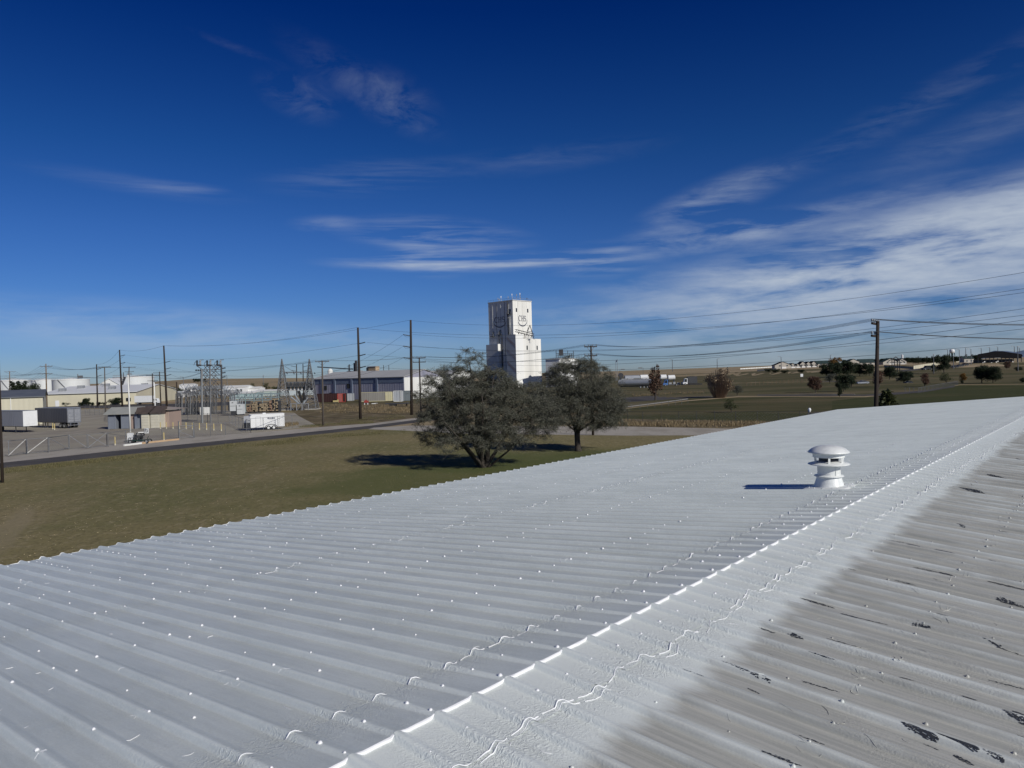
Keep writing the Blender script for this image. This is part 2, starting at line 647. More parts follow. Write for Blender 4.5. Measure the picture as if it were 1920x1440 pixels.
DRYWEED = layered('weedy_ground', (0.115, 0.090, 0.052), [
    ((0.19, 0.155, 0.095), 0.25, 0.48, 0.62, 0.8, (1, 0.5, 1), 0),
    ((0.055, 0.055, 0.022), 0.5, 0.5, 0.62, 0.7, ST, 0),
    ((0.05, 0.042, 0.025), 3, 0.52, 0.7, 0.6, ST, 0)], bump=0.15, bscale=2, gain=1.25)

# one ground sheet in polar rings out past the horizon
NA = 288
radii = [0, 12, 30, 60, 90, 120, 160, 200, 240, 290, 350, 420, 500, 600, 720, 860, 1020, 1250, 1550, 1950, 2450, 3000, 3500, 4000, 4400, 6000, 12000, 40000]
g = MB()
vs = [Vector((0, 0, 0))]
for r in radii[1:]:
    for k in range(NA):
        a = 2 * math.pi * k / NA
        x, y = r * math.sin(a), r * math.cos(a)
        if r <= 4000:
            z = T(x, y)
        else:
            z = T(x * 4000 / r, y * 4000 / r) - (r - 4000) * 0.004
            z = max(z, -60)
        vs.append(Vector((x, y, z)))
fs = [(0, 1 + (k + 1) % NA, 1 + k) for k in range(NA)]
for i in range(len(radii) - 2):
    for k in range(NA):
        a, b = 1 + i * NA + k, 1 + i * NA + (k + 1) % NA
        fs.append((a, b, b + NA, a + NA))
g.add(vs, fs)
struct(g.build('ground', PRAIRIE, smooth=True))


def sheet(name, pix, material, lift, z0=0.0, extra=None):
    pts = [G(x, y, z0) for x, y in pix] + [Vector((x, y, z0)) for x, y in (extra or [])]
    b_ = MB()
    b_.poly([Vector((p.x, p.y, lift + z0)) for p in pts])
    return struct(b_.build(name, material))


def ribbon(name, near, far, material, lift, seg=14):
    """strip between two pixel polylines (same number of points), draped on the terrain"""
    b_ = MB()
    vs, fs = [], []
    def samp(pl):
        o = []
        for (x0, y0), (x1, y1) in zip(pl, pl[1:]):
            for k in range(seg):
                o.append((x0 + (x1 - x0) * k / seg, y0 + (y1 - y0) * k / seg))
        o.append(pl[-1])
        return o
    A, B = samp(near), samp(far)
    for a, c in zip(A, B):
        pa, pc = G(*a), G(*c)
        for t in (0, 0.33, 0.67, 1):
            p = pa.lerp(pc, t)
            vs.append(Vector((p.x, p.y, T(p.x, p.y) + lift)))
    for i in range(len(A) - 1):
        for j in range(3):
            q = i * 4 + j
            fs.append((q, q + 4, q + 5, q + 1))
    b_.add(vs, fs)
    return struct(b_.build(name, material))


# road edges on the picture, left to right
ROAD_LO = [(-330, 926), (10, 877), (240, 852), (427, 832), (600, 814), (700, 803), (790, 791), (860, 783.5)]
ROAD_HI = [(-330, 913), (10, 867), (240, 843), (427, 825), (600, 808), (700, 797.5), (790, 786), (860, 779.5)]
SH_HI = [(-330, 898), (10, 857), (240, 830), (340, 822), (460, 812), (600, 801), (700, 793.5), (790, 782.5), (860, 777)]
lawn_edge = ROAD_LO[1:6] + [(760, 806), (860, 813), (1180, 817), (1400, 812)]
sheet('lawn', lawn_edge, LAWN, 0.004, extra=[(180, 70), (180, -90), (-160, -90), (-150, 45)])
sheet('gravel_shoulder', ROAD_HI[:-1] + [(860, 779.5)] + SH_HI[::-1], SHOULDER, 0.008)
sheet('road', ROAD_LO + ROAD_HI[::-1], ASPH, 0.010)
sheet('gravel_drive', [(700, 802), (770, 798), (860, 798), (1180, 800), (1420, 805), (1900, 812), (1900, 824), (1400, 816), (1180, 817), (860, 813), (770, 808), (690, 805)], SHOULDER, 0.016)
sheet('yard', [(-400, 905)] + SH_HI[1:5] + [(560, 803), (640, 795), (600, 776), (330, 766), (80, 768), (-400, 790)], YARD, 0.006)
sheet('weed_strip', [(600, 801), (700, 793), (790, 782), (980, 772), (980, 757), (760, 756), (600, 757), (540, 765), (560, 780)], DRYWEED, 0.0075)
sheet('rough_verge', [(1150, 800), (1420, 805), (1900, 811), (1900, 796), (1420, 790), (1150, 785)], DRYWEED, 0.012)
sheet('park_lawn', [(1150, 785), (1420, 790), (1900, 796), (2300, 800), (2300, 742), (1900, 746), (1480, 744), (1385, 744.5), (1290, 752), (1150, 770)], FARGRASS, 0.009)
sheet('green_corner', [(1560, 780), (1900, 790), (2300, 800), (2300, 722), (1900, 722), (1800, 722), (1740, 734), (1620, 745), (1560, 752)], GREENL, 0.012)
sheet('yard_street', [(70, 765), (330, 766), (470, 757), (470, 752), (320, 757), (70, 761), (-300, 768), (-300, 775)], ASPH, 0.005)
ribbon('parking_lot', [(1420, 742), (1560, 742.5), (1660, 742), (1730, 736), (1790, 726)], [(1420, 736), (1500, 733), (1600, 729), (1700, 725), (1790, 721)], ASPH, 0.05)
ribbon('park_road', [(1130, 757), (1230, 751), (1330, 744.5), (1400, 733.5), (1520, 720), (1640, 712)], [(1130, 748), (1230, 742), (1330, 735), (1400, 729), (1520, 717), (1640, 709.5)], ASPH, 0.05)
FIELD = layered('dry_field', (0.135, 0.115, 0.058), [
    ((0.075, 0.075, 0.030), 0.02, 0.45, 0.58, 0.85, (0.4, 1.6, 1), 4),
    ((0.19, 0.155, 0.09), 0.012, 0.52, 0.62, 0.7, (0.4, 2.2, 1), -4),
    ((0.05, 0.045, 0.022), 0.5, 0.52, 0.7, 0.6, (0.6, 1.4, 1), 0)], bump=0.1, bscale=1.2, gain=0.85)
ribbon('field', [(600, 757), (1130, 757), (1150, 768), (1290, 750.5), (1385, 743), (1620, 743), (1740, 733), (1800, 721), (2300, 721)],
       [(600, 722), (1000, 712), (1130, 709), (1290, 701), (1450, 695), (1620, 688), (1760, 683), (1900, 680), (2300, 672)], FIELD, 0.025, seg=10)
ribbon('park_path', [(1130, 766), (1180, 763.5), (1240, 756), (1290, 749)], [(1130, 764), (1180, 762), (1240, 754.5), (1290, 747.5)], CONC, 0.06)
ribbon('far_path', [(1432, 736), (1460, 733), (1490, 727)], [(1432, 735), (1460, 731.5), (1490, 726)], CONC, 0.06)
ribbon('hill_road', [(1690, 697), (1760, 691), (1800, 686), (1840, 678.5)], [(1690, 694), (1760, 688), (1800, 683.5), (1840, 677.5)], ASPH, 0.1)
ribbon('verge_strip', [(1500, 738), (1560, 739), (1603, 739.5)], [(1500, 735.5), (1560, 735), (1603, 735.5)], DRYWEED, 0.07)
kb = MB()
for a, b in zip([(1500, 739.2), (1560, 740), (1603, 740)], [(1560, 740), (1603, 740)]):
    kb.bar(G(*a) + Vector((0, 0, 0.07)), G(*b) + Vector((0, 0, 0.07)), 0.3, 0.16)
struct(kb.build('kerb', CONC))
# faint wheel rut across the lawn and road centre wear
kb = MB()
ctr = [(x, (a + b) / 2) for (x, a), (_, b) in zip(ROAD_LO, ROAD_HI)]
# mountains on the right horizon
mb = MB()
MTN = mat('hazy_mountain', (0.12, 0.17, 0.25), (0.16, 0.21, 0.30), 0.001, 0.95, spec=0.0)  # distance haze painted in as a blue base colour
prof = [(1795, 672), (1830, 668), (1850, 662), (1866, 657), (1885, 658), (1905, 660), (1915, 657), (1940, 655), (1985, 662), (2040, 656), (2150, 664), (2260, 672)]
nx = 60
vs, fs = [], []
for i in range(nx + 1):
    px = 1795 + (2260 - 1795) * i / nx
    top = interp(prof, px) + 0.8 * noise.noise(Vector((px * 0.06, 0, 0)))
    for d, hgt in ((21000, 0.0), (24000, 0.55), (26000, 1.0), (29000, 0.3)):
        p = W(px, top, 26000)
        z = -60 + (p.z + 60) * hgt * (1 + (0.12 * noise.noise(Vector((px * 0.09, d, 0))) if hgt < 1 else 0))
        vs.append(Vector((p.x * d / 26000, d, z)))
for i in range(nx):
    for j in range(3):
        q = i * 4 + j
        fs.append((q, q + 4, q + 5, q + 1))
mb.add(vs, fs)
struct(mb.build('mountains', MTN, smooth=True))

# ================================================================== THE BUILDING WE STAND ON
AZ = R(41.01)
UD = Vector((math.sin(AZ), math.cos(AZ), 0))
VD = Vector((-math.cos(AZ), math.sin(AZ), 0))
BROT = math.atan2(UD.y, UD.x)
RV, EV, SLOPE, TILT, ZR = 3.17, 14.20, 0.0841, 0.0042, HC - 2.003
UEND, USTART, EV2 = 45.75, -9.0, -7.86
PITCHR, U0 = 0.3048, 3.20


def rib(u):
    d = (u - U0 + PITCHR / 2) % PITCHR - PITCHR / 2
    if d < -0.010:
        return 0.034 * (1 - sstep(0.010, 0.046, -d))
    return 0.034 * (1 - sstep(0.006, 0.088, d))


def roofz(u, v):
    return ZR + TILT * u - SLOPE * abs(v - RV)


def on_roof(px, py, side=1):
    """(u, v) where the line of sight meets the left (+1) or right (-1) roof slope"""
    d = cam_r * (px - CX) + cam_u * (CY - py) + fwd * F
    du, dv = d.dot(UD), d.dot(VD)
    c0 = ZR + side * SLOPE * RV
    # HC + t dz = c0 + TILT t du - side SLOPE t dv
    t = (c0 - HC) / (d.z - TILT * du + side * SLOPE * dv)
    return t * du, t * dv


def roof_mat(name):
    mt = bpy.data.materials.new(name)
    mt.use_nodes = True
    t = mt.node_tree
    nn, lk = t.nodes.new, t.links.new
    b = t.nodes['Principled BSDF']
    b.inputs['Specular IOR Level'].default_value = 0.5
    tcn = nn('ShaderNodeTexCoord')
    sp = nn('ShaderNodeSeparateXYZ')
    lk(tcn.outputs['Object'], sp.inputs[0])
    U_, V_ = sp.outputs[0], sp.outputs[1]

    def mth(op, a, b_=None, c=None, clamp=False):
        n = nn('ShaderNodeMath')
        n.operation = op
        n.use_clamp = clamp
        for i, q in enumerate((a, b_, c)):
            if q is None:
                continue
            if isinstance(q, (int, float)):
                n.inputs[i].default_value = q
            else:
                lk(q, n.inputs[i])
        return n.outputs[0]

    def nzn(scale, st, detail=5, rough=0.6, loc=0.0):
        mp = nn('ShaderNodeMapping')
        mp.inputs['Scale'].default_value = st
        mp.inputs['Location'].default_value = (loc, loc, 0)
        lk(tcn.outputs['Object'], mp.inputs[0])
        z = nn('ShaderNodeTexNoise')
        z.inputs['Scale'].default_value = scale
        z.inputs['Detail'].default_value = detail
        z.inputs['Roughness'].default_value = rough
        lk(mp.outputs[0], z.inputs['Vector'])
        return z.outputs[0]

    def rng(x, a, b_, c=0.0, d=1.0, smooth=True):
        n = nn('ShaderNodeMapRange')
        n.interpolation_type = 'SMOOTHSTEP' if smooth else 'LINEAR'
        for i, q in enumerate((a, b_, c, d)):
            n.inputs[i + 1].default_value = q
        lk(x, n.inputs[0])
        return n.outputs[0]

    # spray edge: white coat near the ridge, thin grey primer further down the right slope
    edge_n = nzn(1.0, (3.1, 0.4, 1), 4)
    edge = mth('ADD', V_, mth('MULTIPLY', mth('SUBTRACT', edge_n, 0.5), 0.42))
    edge = mth('SUBTRACT', edge, mth('MULTIPLY', U_, 0.016))
    white = rng(mth('ADD', edge, mth('MULTIPLY', mth('SUBTRACT', nzn(1.0, (18, 5, 1), 5, 0.7), 0.5), 0.16)), 2.10, 2.32)
    # overspray ridges: pale stripes on every third rib
    lapd = mth('ABSOLUTE', mth('SUBTRACT', mth('MODULO', mth('ADD', U_, 100 * 0.9144 - 3.84 + 0.4572), 0.9144), 0.4572))
    lap = mth('MULTIPLY', rng(lapd, 0.105, 0.03), rng(nzn(1.0, (2.0, 1.1, 1), 4, 0.6, 4.0), 0.30, 0.62))
    white = mth('MAXIMUM', white, mth('MULTIPLY', lap, 0.8))
    ribd = mth('ABSOLUTE', mth('SUBTRACT', mth('MODULO', mth('ADD', U_, 400 * 0.3048 - 3.20 + 0.1524), 0.3048), 0.1524))
    white = mth('MAXIMUM', white, mth('MULTIPLY', rng(ribd, 0.05, 0.015), mth('MULTIPLY', rng(nzn(1.0, (1.5, 0.8, 1), 4, 0.6, 9.0), 0.38, 0.66), 0.55)))
    pl = rng(mth('ADD', V_, mth('MULTIPLY', nzn(1.0, (9, 9, 1), 3), 0.3)), 0.72, 0.62)     # pale blotched purlin line lower on the right
    pl2 = mth('MULTIPLY', rng(mth('ABSOLUTE', mth('SUBTRACT', V_, 0.25)), 0.30, 0.05), rng(nzn(1.0, (7, 7, 1), 5), 0.46, 0.62))
    white = mth('MAXIMUM', white, mth('MULTIPLY', pl2, 0.3), clamp=True)
    grey = nn('ShaderNodeMix')
    grey.data_type = 'RGBA'
    grey.inputs[6].default_value = (0.345, 0.352, 0.322, 1)
    grey.inputs[7].default_value = (0.455, 0.455, 0.415, 1)
    lk(rng(nzn(1.0, (34, 0.9, 1), 7, 0.75), 0.36, 0.64), grey.inputs[0])
    wc = nn('ShaderNodeMix')
    wc.data_type = 'RGBA'
    wc.inputs[6].default_value = (0.565, 0.605, 0.572, 1)
    wc.inputs[7].default_value = (0.64, 0.68, 0.642, 1)
    lk(rng(nzn(1.0, (1.6, 0.5, 1), 6, 0.7, 2.0), 0.32, 0.68), wc.inputs[0])
    crest = mth('ABSOLUTE', mth('SUBTRACT', mth('MODULO', mth('ADD', U_, 400 * 0.3048 - 3.20 + 0.1524 + 0.018), 0.3048), 0.1524))  # whiter band along each rib crest
    sheen_mottle = mth('ADD', mth('MULTIPLY', rng(crest, 0.034, 0.012), 0.24), mth('MULTIPLY', rng(U_, 7.0, 17.0), 0.14))  # far end lightened in colour, standing in for grazing sheen
    sheen_mottle = mth('ADD', sheen_mottle, mth('ADD', rng(nzn(1.0, (26, 1.3, 1), 6, 0.7, 8.0), 0.3, 0.7, -0.05, 0.04), rng(nzn(1.0, (70, 50, 1), 3, 0.6, 3.0), 0.3, 0.7, -0.035, 0.035)))
    sheen_mottle = mth('ADD', sheen_mottle, 0.965)
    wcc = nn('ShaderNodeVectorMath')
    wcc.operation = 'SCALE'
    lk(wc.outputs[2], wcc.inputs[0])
    lk(sheen_mottle, wcc.inputs['Scale'])
    added = nn('ShaderNodeMix')
    added.data_type = 'RGBA'
    added.inputs[7].default_value = (0.70, 0.745, 0.725, 1)  # whiter right of the ridge: stronger sun painted into the coat
    lk(wcc.outputs[0], added.inputs[6])
    lk(mth('MULTIPLY', rng(mth('ADD', V_, mth('MULTIPLY', nzn(1.0, (4, 4, 1), 3), 0.1)), 3.26, 3.16), 0.8), added.inputs[0])
    mx = nn('ShaderNodeMix')
    mx.data_type = 'RGBA'
    lk(white, mx.inputs[0])
    lk(grey.outputs[2], mx.inputs[6])
    lk(added.outputs[2], mx.inputs[7])
    # scuffs and dust
    dirt = nn('ShaderNodeMix')
    dirt.data_type = 'RGBA'
    dirt.blend_type = 'MULTIPLY'
    dirt.inputs[7].default_value = (0.80, 0.80, 0.77, 1)
    lk(rng(nzn(1.0, (5, 0.9, 1), 8, 0.75, 6.0), 0.52, 0.74, 0, 0.55), dirt.inputs[0])
    lk(mx.outputs[2], dirt.inputs[6])
    lk(dirt.outputs[2], b.inputs['Base Color'])
    b.inputs['Roughness'].default_value = 0.40
    # relief: roller stipple, stronger in patches and along the seams
    seam = None
    for vv in (3.72, 2.70, 8.4, 0.3):
        q = rng(mth('ABSOLUTE', mth('SUBTRACT', V_, vv)), 0.42, 0.03)
        seam = q if seam is None else mth('MAXIMUM', seam, q)
    patch = rng(nzn(1.0, (1.3, 1.0, 1), 4, 0.6, 1.0), 0.46, 0.66)
    amp = mth('ADD', mth('MULTIPLY', seam, 0.9), mth('ADD', mth('MULTIPLY', patch, 1.0), 0.5))
    stip = nzn(1.0, (95, 60, 60), 3, 0.6)
    wr = nn('ShaderNodeTexNoise')
    wr.inputs['Scale'].default_value = 16
    wr.inputs['Detail'].default_value = 4
    wr.inputs['Distortion'].default_value = 2.2
    lk(tcn.outputs['Object'], wr.inputs['Vector'])
    wrk = mth('MULTIPLY', mth('ABSOLUTE', mth('SUBTRACT', wr.outputs[0], 0.5)), mth('ADD', mth('MULTIPLY', seam, 5.0), mth('MULTIPLY', patch, 0.7)))
    hgt = mth('ADD', mth('MULTIPLY', stip, amp), wrk)
    hgt = mth('ADD', hgt, mth('MULTIPLY', nzn(1.0, (2.2, 1.2, 1), 3), 0.7))
    bp = nn('ShaderNodeBump')
    bp.inputs['Strength'].default_value = 1.0
    bp.inputs['Distance'].default_value = 0.0028
    lk(hgt, bp.inputs['Height'])
    lk(bp.outputs[0], b.inputs['Normal'])
    return mt


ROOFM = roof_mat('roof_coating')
COAT = mat('white_coating', (0.78, 0.79, 0.80), None, 1, 0.42, bump=0.0015, bscale=40)
BARE = mat('bare_primer', (0.018, 0.022, 0.030), (0.045, 0.05, 0.058), 30, 0.7)
WALLM = corrugated('building_cladding', (0.55, 0.55, 0.50), (0.48, 0.48, 0.45), 0.3)

bld = thing('metal_building', 'low gabled metal building whose ribbed roof, half white and half grey, fills the foreground', 'building', (0, 0, 0), BROT)
RIBO = [-0.1524, -0.09, -0.058, -0.047, -0.040, -0.034, -0.028, -0.021, -0.015, -0.009, 0.0, 0.007, 0.020, 0.036, 0.052, 0.068, 0.082, 0.092, 0.115]


def slope_mesh(v0, v1, nv, lift, ua=USTART, ub=UEND, taper=None, minor=True, wob=0.0, press=0.0):
    us = []
    k = math.floor((ua - U0) / PITCHR)
    while U0 + k * PITCHR - 0.16 < ub:
        for o in RIBO:
            u = U0 + k * PITCHR + o
            if ua <= u <= ub:
                us.append(u)
        k += 1
    us.append(ub)
    b_ = MB()
    vs, fs = [], []
    for i in range(nv + 1):
        t = i / nv
        v = v0 + (v1 - v0) * t
        lf = lift if taper is None else lift + (taper - lift) * t
        for u in us:
            z = roofz(u, v) + rib(u) + lf * (1 - press * rib(u) / 0.032)
            if minor:
                d = (u - U0) % PITCHR
                z += 0.0025 * noise.noise(Vector((u * 1.1, v * 0.5, 3)))
            vv = v
            if wob and (i == 0 or i == nv):
                vv += wob * noise.noise(Vector((u * 6, v, 0)))
            vs.append(Vector((u, vv, z)))
    n = len(us)
    for i in range(nv):
        for j in range(n - 1):
            q = i * n + j
            f = (q, q + 1, q + n + 1, q + n)
            fs.append(f if v1 > v0 else f[::-1])
    b_.add(vs, fs)
    return b_, us


RNG = random.Random(5)


def lump(b_, u, v, side, r=0.011, mi=1):
    r *= 1.02
    z = roofz(u, v) + rib(u)
    c = Vector((u, v, z))
    vs, fs = [], []
    n = 7
    r *= RNG.uniform(0.65, 1.25)
    for rr, hz in ((1.0, -0.1), (0.8, 0.55), (0.35, 0.9)):
        for k in range(n):
            a = 2 * math.pi * k / n
            vs.append(c + Vector((r * rr * math.cos(a), r * rr * math.sin(a), r * hz)))
    for i in range(2):
        for k in range(n):
            a, e = i * n + k, i * n + (k + 1) % n
            fs.append((a, e, e + n, a + n))
    fs.append(tuple(range(2 * n, 3 * n)))
    b_.add(vs, fs, mi)


def stroke(b_, u, v, ang, ln, r, mi=1, curl=0.0):
    pts = []
    a = ang
    for k in range(6):
        pts.append(Vector((u, v, roofz(u, v) + rib(u) + r * 0.1)))
        u += math.cos(a) * ln / 5
        v += math.sin(a) * ln / 5
        a += curl
    b_.tube(pts, [r * 0.5, r, r, r * 0.9, r, r * 0.4], 5, mi)


def seam_bead(b_, v, r, lift=0.004, ua=-2.0, ub=UEND, mi=1, wob=0.035, gap=0.2):
    """lumpy line of thick coating following the ribs"""
    k = math.floor((ua - U0) / PITCHR)
    while U0 + k * PITCHR < ub:
        pts, rs = [], []
        far = U0 + k * PITCHR > 22
        for o in (RIBO if not far else RIBO[::3]):
            u = U0 + k * PITCHR + o
            vv = v + wob * noise.noise(Vector((u * 3.1, v * 5, 1))) + 0.012 * noise.noise(Vector((u * 21, v, 2)))
            pts.append(Vector((u, vv, roofz(u, vv) + rib(u) + lift)))
            rs.append(r * max(0.25, 0.8 + 0.9 * noise.noise(Vector((u * 9, v * 3, 5)))))
        if RNG.random() > gap:
            b_.tube(pts, rs, 5, mi)
        k += 1


# left slope: panels with coated fastener heads and brush strokes
lb, us = slope_mesh(RV, EV, 40, 0.0)
k0 = int((USTART - U0) / PITCHR)
for k in range(k0 + 14, int((UEND - U0) / PITCHR)):
    u = U0 + k * PITCHR
    step = 1 if u < 24 else 2
    if k % step:
        continue
    for j, v in enumerate((4.9, 6.62, 8.38, 10.12, 11.95, 13.75)):
        if RNG.random() < 0.93:
            lump(lb, u + RNG.uniform(-0.01, 0.01), v + RNG.uniform(-0.04, 0.04), 1, 0.0125)
        if RNG.random() < 0.16 and u < 26:
            for _ in range(RNG.randint(1, 3)):
                stroke(lb, u + RNG.uniform(-0.08, 0.08), v + RNG.uniform(-0.1, 0.1), RNG.uniform(0, 6.28), RNG.uniform(0.04, 0.13), RNG.uniform(0.0016, 0.0032), 1, RNG.uniform(-0.4, 0.4))
    if k % 3 == 2:
        for q in range(7):
            lump(lb, u + 0.155, 13.93 - q * 0.237, 1, 0.010)
        for v in (4.57, 5.57, 6.5, 7.5, 8.5, 9.5, 10.5, 11.5):
            lump(lb, u + 0.135 + RNG.uniform(-0.02, 0.02), v + RNG.uniform(-0.03, 0.03), 1, 0.0115)
for _ in range(220):
    u, v = 24 * RNG.random() ** 1.5, RNG.uniform(3.5, 13.5)
    stroke(lb, u, v, RNG.uniform(0, 6.28), RNG.uniform(0.03, 0.12), RNG.uniform(0.0012, 0.003), 1, RNG.uniform(-0.5, 0.5))
seam_bead(lb, 8.41, 0.004, 0.0, 4.0, 30, gap=0.55, wob=0.1)
seam_bead(lb, 14.19, 0.007, -0.002, -9, UEND, gap=0.0, wob=0.0)
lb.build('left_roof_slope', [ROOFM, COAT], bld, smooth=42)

# right slope
rb, us = slope_mesh(RV, EV2, 30, 0.0)
for k in range(k0 + 14, int((UEND - U0) / PITCHR)):
    u = U0 + k * PITCHR
    for v in (1.45, -0.3, -2.0):
        lump(rb, u + RNG.uniform(-0.01, 0.01), v + RNG.uniform(-0.05, 0.05), -1, 0.0125, 0)
        if RNG.random() < 0.75 and u < 20:
            cu, cv = u + RNG.uniform(-0.08, 0.08), v + RNG.uniform(-0.08, 0.08)
            for _ in range(RNG.randint(3, 6)):
                stroke(rb, cu + RNG.uniform(-0.05, 0.05), cv + RNG.uniform(-0.06, 0.06), RNG.uniform(0, 6.28), RNG.uniform(0.04, 0.12), RNG.uniform(0.0018, 0.0036), 0, RNG.uniform(-0.7, 0.7))
    if k % 3 == 2:
        for v in (2.3, 1.9, 1.0, 0.6, 0.1, -0.6):
            lump(rb, u + 0.15, v + RNG.uniform(-0.05, 0.05), -1, 0.0115, 0)
for _ in range(260):
    u, v = 2 + 20 * RNG.random() ** 1.6, RNG.uniform(-0.6, 3.0)
    stroke(rb, u, v, RNG.choice((math.pi / 2, -math.pi / 2)) + RNG.uniform(-0.7, 0.7), RNG.uniform(0.03, 0.12), RNG.uniform(0.0012, 0.0030), 0 if v < 2.2 else 1, RNG.uniform(-0.3, 0.3))
seam_bead(rb, 2.70, 0.0046, 0.0035, -2, UEND, gap=0.10, wob=0.07)
seam_bead(rb, 2.66, 0.0032, 0.0015, -2, 26, gap=0.4, wob=0.12)


def bare_patch(b_, x0, y0, x1, y1, wid, dens):
    """worn streak down to the dark base coat: many ragged flecks laid along the rib direction"""
    ua, va = on_roof(x0, y0, -1)
    ub, vb = on_roof(x1, y1, -1)
    ln = abs(vb - va)
    cell_v, cell_u = 0.0060, 0.0034
    wid *= 0.72
    nv = max(4, int(ln / cell_v))
    nu = max(3, int(wid / cell_u))
    sd = RNG.uniform(0, 100)
    for i in range(nv):
        t = (i + 0.5) / nv
        env = math.sin(math.pi * min(1, max(0, t))) ** 0.5
        uc = ua + (ub - ua) * t
        run = None
        for j in range(nu + 1):
            on = False
            if j < nu:
                s = (j + 0.5) / nu * 2 - 1
                q = noise.noise(Vector((t * ln * 28 + sd, s * wid * 120, 0))) * 0.55 + noise.noise(Vector((t * ln * 90 + sd, s * wid * 260, 4))) * 0.45
                on = q * 2.3 < dens - 0.17 - 0.45 * (abs(s) / max(env, 0.05)) ** 2
            if on and run is None:
                run = j
            if run is not None and (not on or j - run >= 3):
                a = uc - wid / 2 + wid * run / nu
                c = uc - wid / 2 + wid * j / nu
                v0, v1 = va + (vb - va) * i / nv, va + (vb - va) * (i + 1.15) / nv
                P = [Vector((p, q_, roofz(p, q_) + rib(p) + 0.0030 + 0.0025 * noise.noise(Vector((p * 1.1, q_ * 0.5, 3))))) for p, q_ in ((a, v0), (c, v0), (c, v1), (a, v1))]
                b_.add(P, [(0, 3, 2, 1)], 2)
                run = j if on else None


def z1(x, y): return 1340 + x * 0.30208, 740 + y * 0.30208
def z5(x, y): return 1280 + x / 3, 1040 + y / 3


for fn, rows in ((z1, ((1870, 400, 1940, 410, .03, .5), (1690, 503, 1820, 522, .04, .6), (1475, 580, 1680, 615, .07, .6), (1570, 652, 1705, 682, .05, .55),
                       (1430, 705, 1700, 745, .05, .25), (1500, 818, 1560, 832, .05, .2), (1765, 865, 1830, 875, .02, .6), (1540, 888, 1640, 905, .025, .5),
                       (1050, 898, 1200, 925, .035, .15), (1190, 925, 1360, 968, .07, .42), (1365, 962, 1490, 988, .075, .95), (1340, 922, 1510, 952, .05, .2), (1700, 1025, 1785, 1048, .05, .25),
                       (1230, 1070, 1390, 1105, .055, .3), (1390, 1103, 1480, 1125, .06, .9), (1300, 1110, 1490, 1140, .02, .7), (830, 1080, 885, 1095, .03, .2), (1115, 1152, 1250, 1185, .06, .2),
                       (1690, 1158, 1960, 1222, .075, .42), (530, 1262, 745, 1328, .06, .35), (1745, 1275, 1990, 1340, .07, .45), (780, 1358, 900, 1390, .025, .4), (1600, 520, 1700, 535, .04, .1), (1590, 560, 1640, 580, .04, .1))),
                 (z5, ((880, 332, 1160, 398, .02, .45), (430, 410, 525, 445, .035, .3), (590, 450, 680, 478, .035, .3), (800, 468, 1005, 525, .018, .4), (705, 570, 855, 618, .02, .45),
                       (220, 625, 520, 742, .035, .08), (365, 752, 435, 785, .03, .35), (1230, 975, 1440, 1060, .055, .62), (1420, 1020, 1670, 1130, .07, .9), (1525, 1130, 1640, 1188, .05, .4),
                       (1690, 1130, 1810, 1185, .06, .15), (1675, 490, 1940, 580, .03, .2), (1570, 795, 1655, 822, .015, .8), (1855, 880, 1950, 915, .03, .6), (1800, 905, 1960, 970, .05, .35), (1880, 1040, 1960, 1060, .03, .7),
                       (1220, 690, 1305, 712, .012, .5), (1355, 1065, 1450, 1105, .012, .4), (0, 672, 120, 716, .010, .3)))):
    for x0, y0, x1, y1, wd_, dn in rows:
        a, b_ = fn(x0, y0), fn(x1, y1)
        bare_patch(rb, *a, *b_, wd_, dn)
for _ in range(46):
    uu, vv = 2.5 + 16 * RNG.random() ** 1.3, RNG.uniform(-1.6, 1.9)
    UU, VV = UD * uu + VD * vv, None
    q_ = Vector((UU.x, UU.y, roofz(uu, vv))) - CAM
    e_ = Vector((UU.x, UU.y, 0)) - VD * RNG.uniform(0.05, 0.28)
    e_ = Vector((e_.x, e_.y, roofz(uu, vv - 0.15))) - CAM
    if q_.dot(fwd) < 0.5 or e_.dot(fwd) < 0.5:
        continue
    prj = lambda w_: (CX + F * w_.dot(cam_r) / w_.dot(fwd), CY - F * w_.dot(cam_u) / w_.dot(fwd))
    bare_patch(rb, *prj(q_), *prj(e_), RNG.uniform(0.015, 0.04), RNG.uniform(0.1, 0.4))
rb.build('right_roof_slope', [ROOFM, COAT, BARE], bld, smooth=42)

# ridge cap: left leaf laps over the right leaf with a thick coated lip
cb, us = slope_mesh(RV, 3.72, 4, 0.024, taper=0.009, wob=0.0, press=0.93)
n = len(us)
vs, fs = [], []
for u in us:
    wv = 0.006 * noise.noise(Vector((u * 12, 0, 0)))
    zt = roofz(u, RV) + rib(u)
    hp = 0.0242 * (1 - 0.93 * rib(u) / 0.032)
    vs += [Vector((u, RV, zt + hp)), Vector((u, RV - 0.008 + wv, zt + hp * 0.8)), Vector((u, RV - 0.010 + wv, zt + 0.004))]
for j in range(n - 1):
    for q in (0, 1):
        fs.append((j * 3 + q, j * 3 + q + 1, (j + 1) * 3 + q + 1, (j + 1) * 3 + q))
cb.add(vs, fs, 1)
seam_bead(cb, 3.725, 0.0040, 0.0050, -2, UEND, gap=0.03, wob=0.05)
for k in range(k0 + 20, int((UEND - U0) / PITCHR)):
    u = U0 + k * PITCHR
    lump(cb, u, 3.45 + RNG.uniform(-0.03, 0.03), 1, 0.0125)
    if k % 2:
        lump(cb, u, 3.22, 1, 0.014)
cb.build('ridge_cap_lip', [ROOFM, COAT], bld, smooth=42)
cb, us = slope_mesh(RV, 2.70, 4, 0.005, taper=0.004)
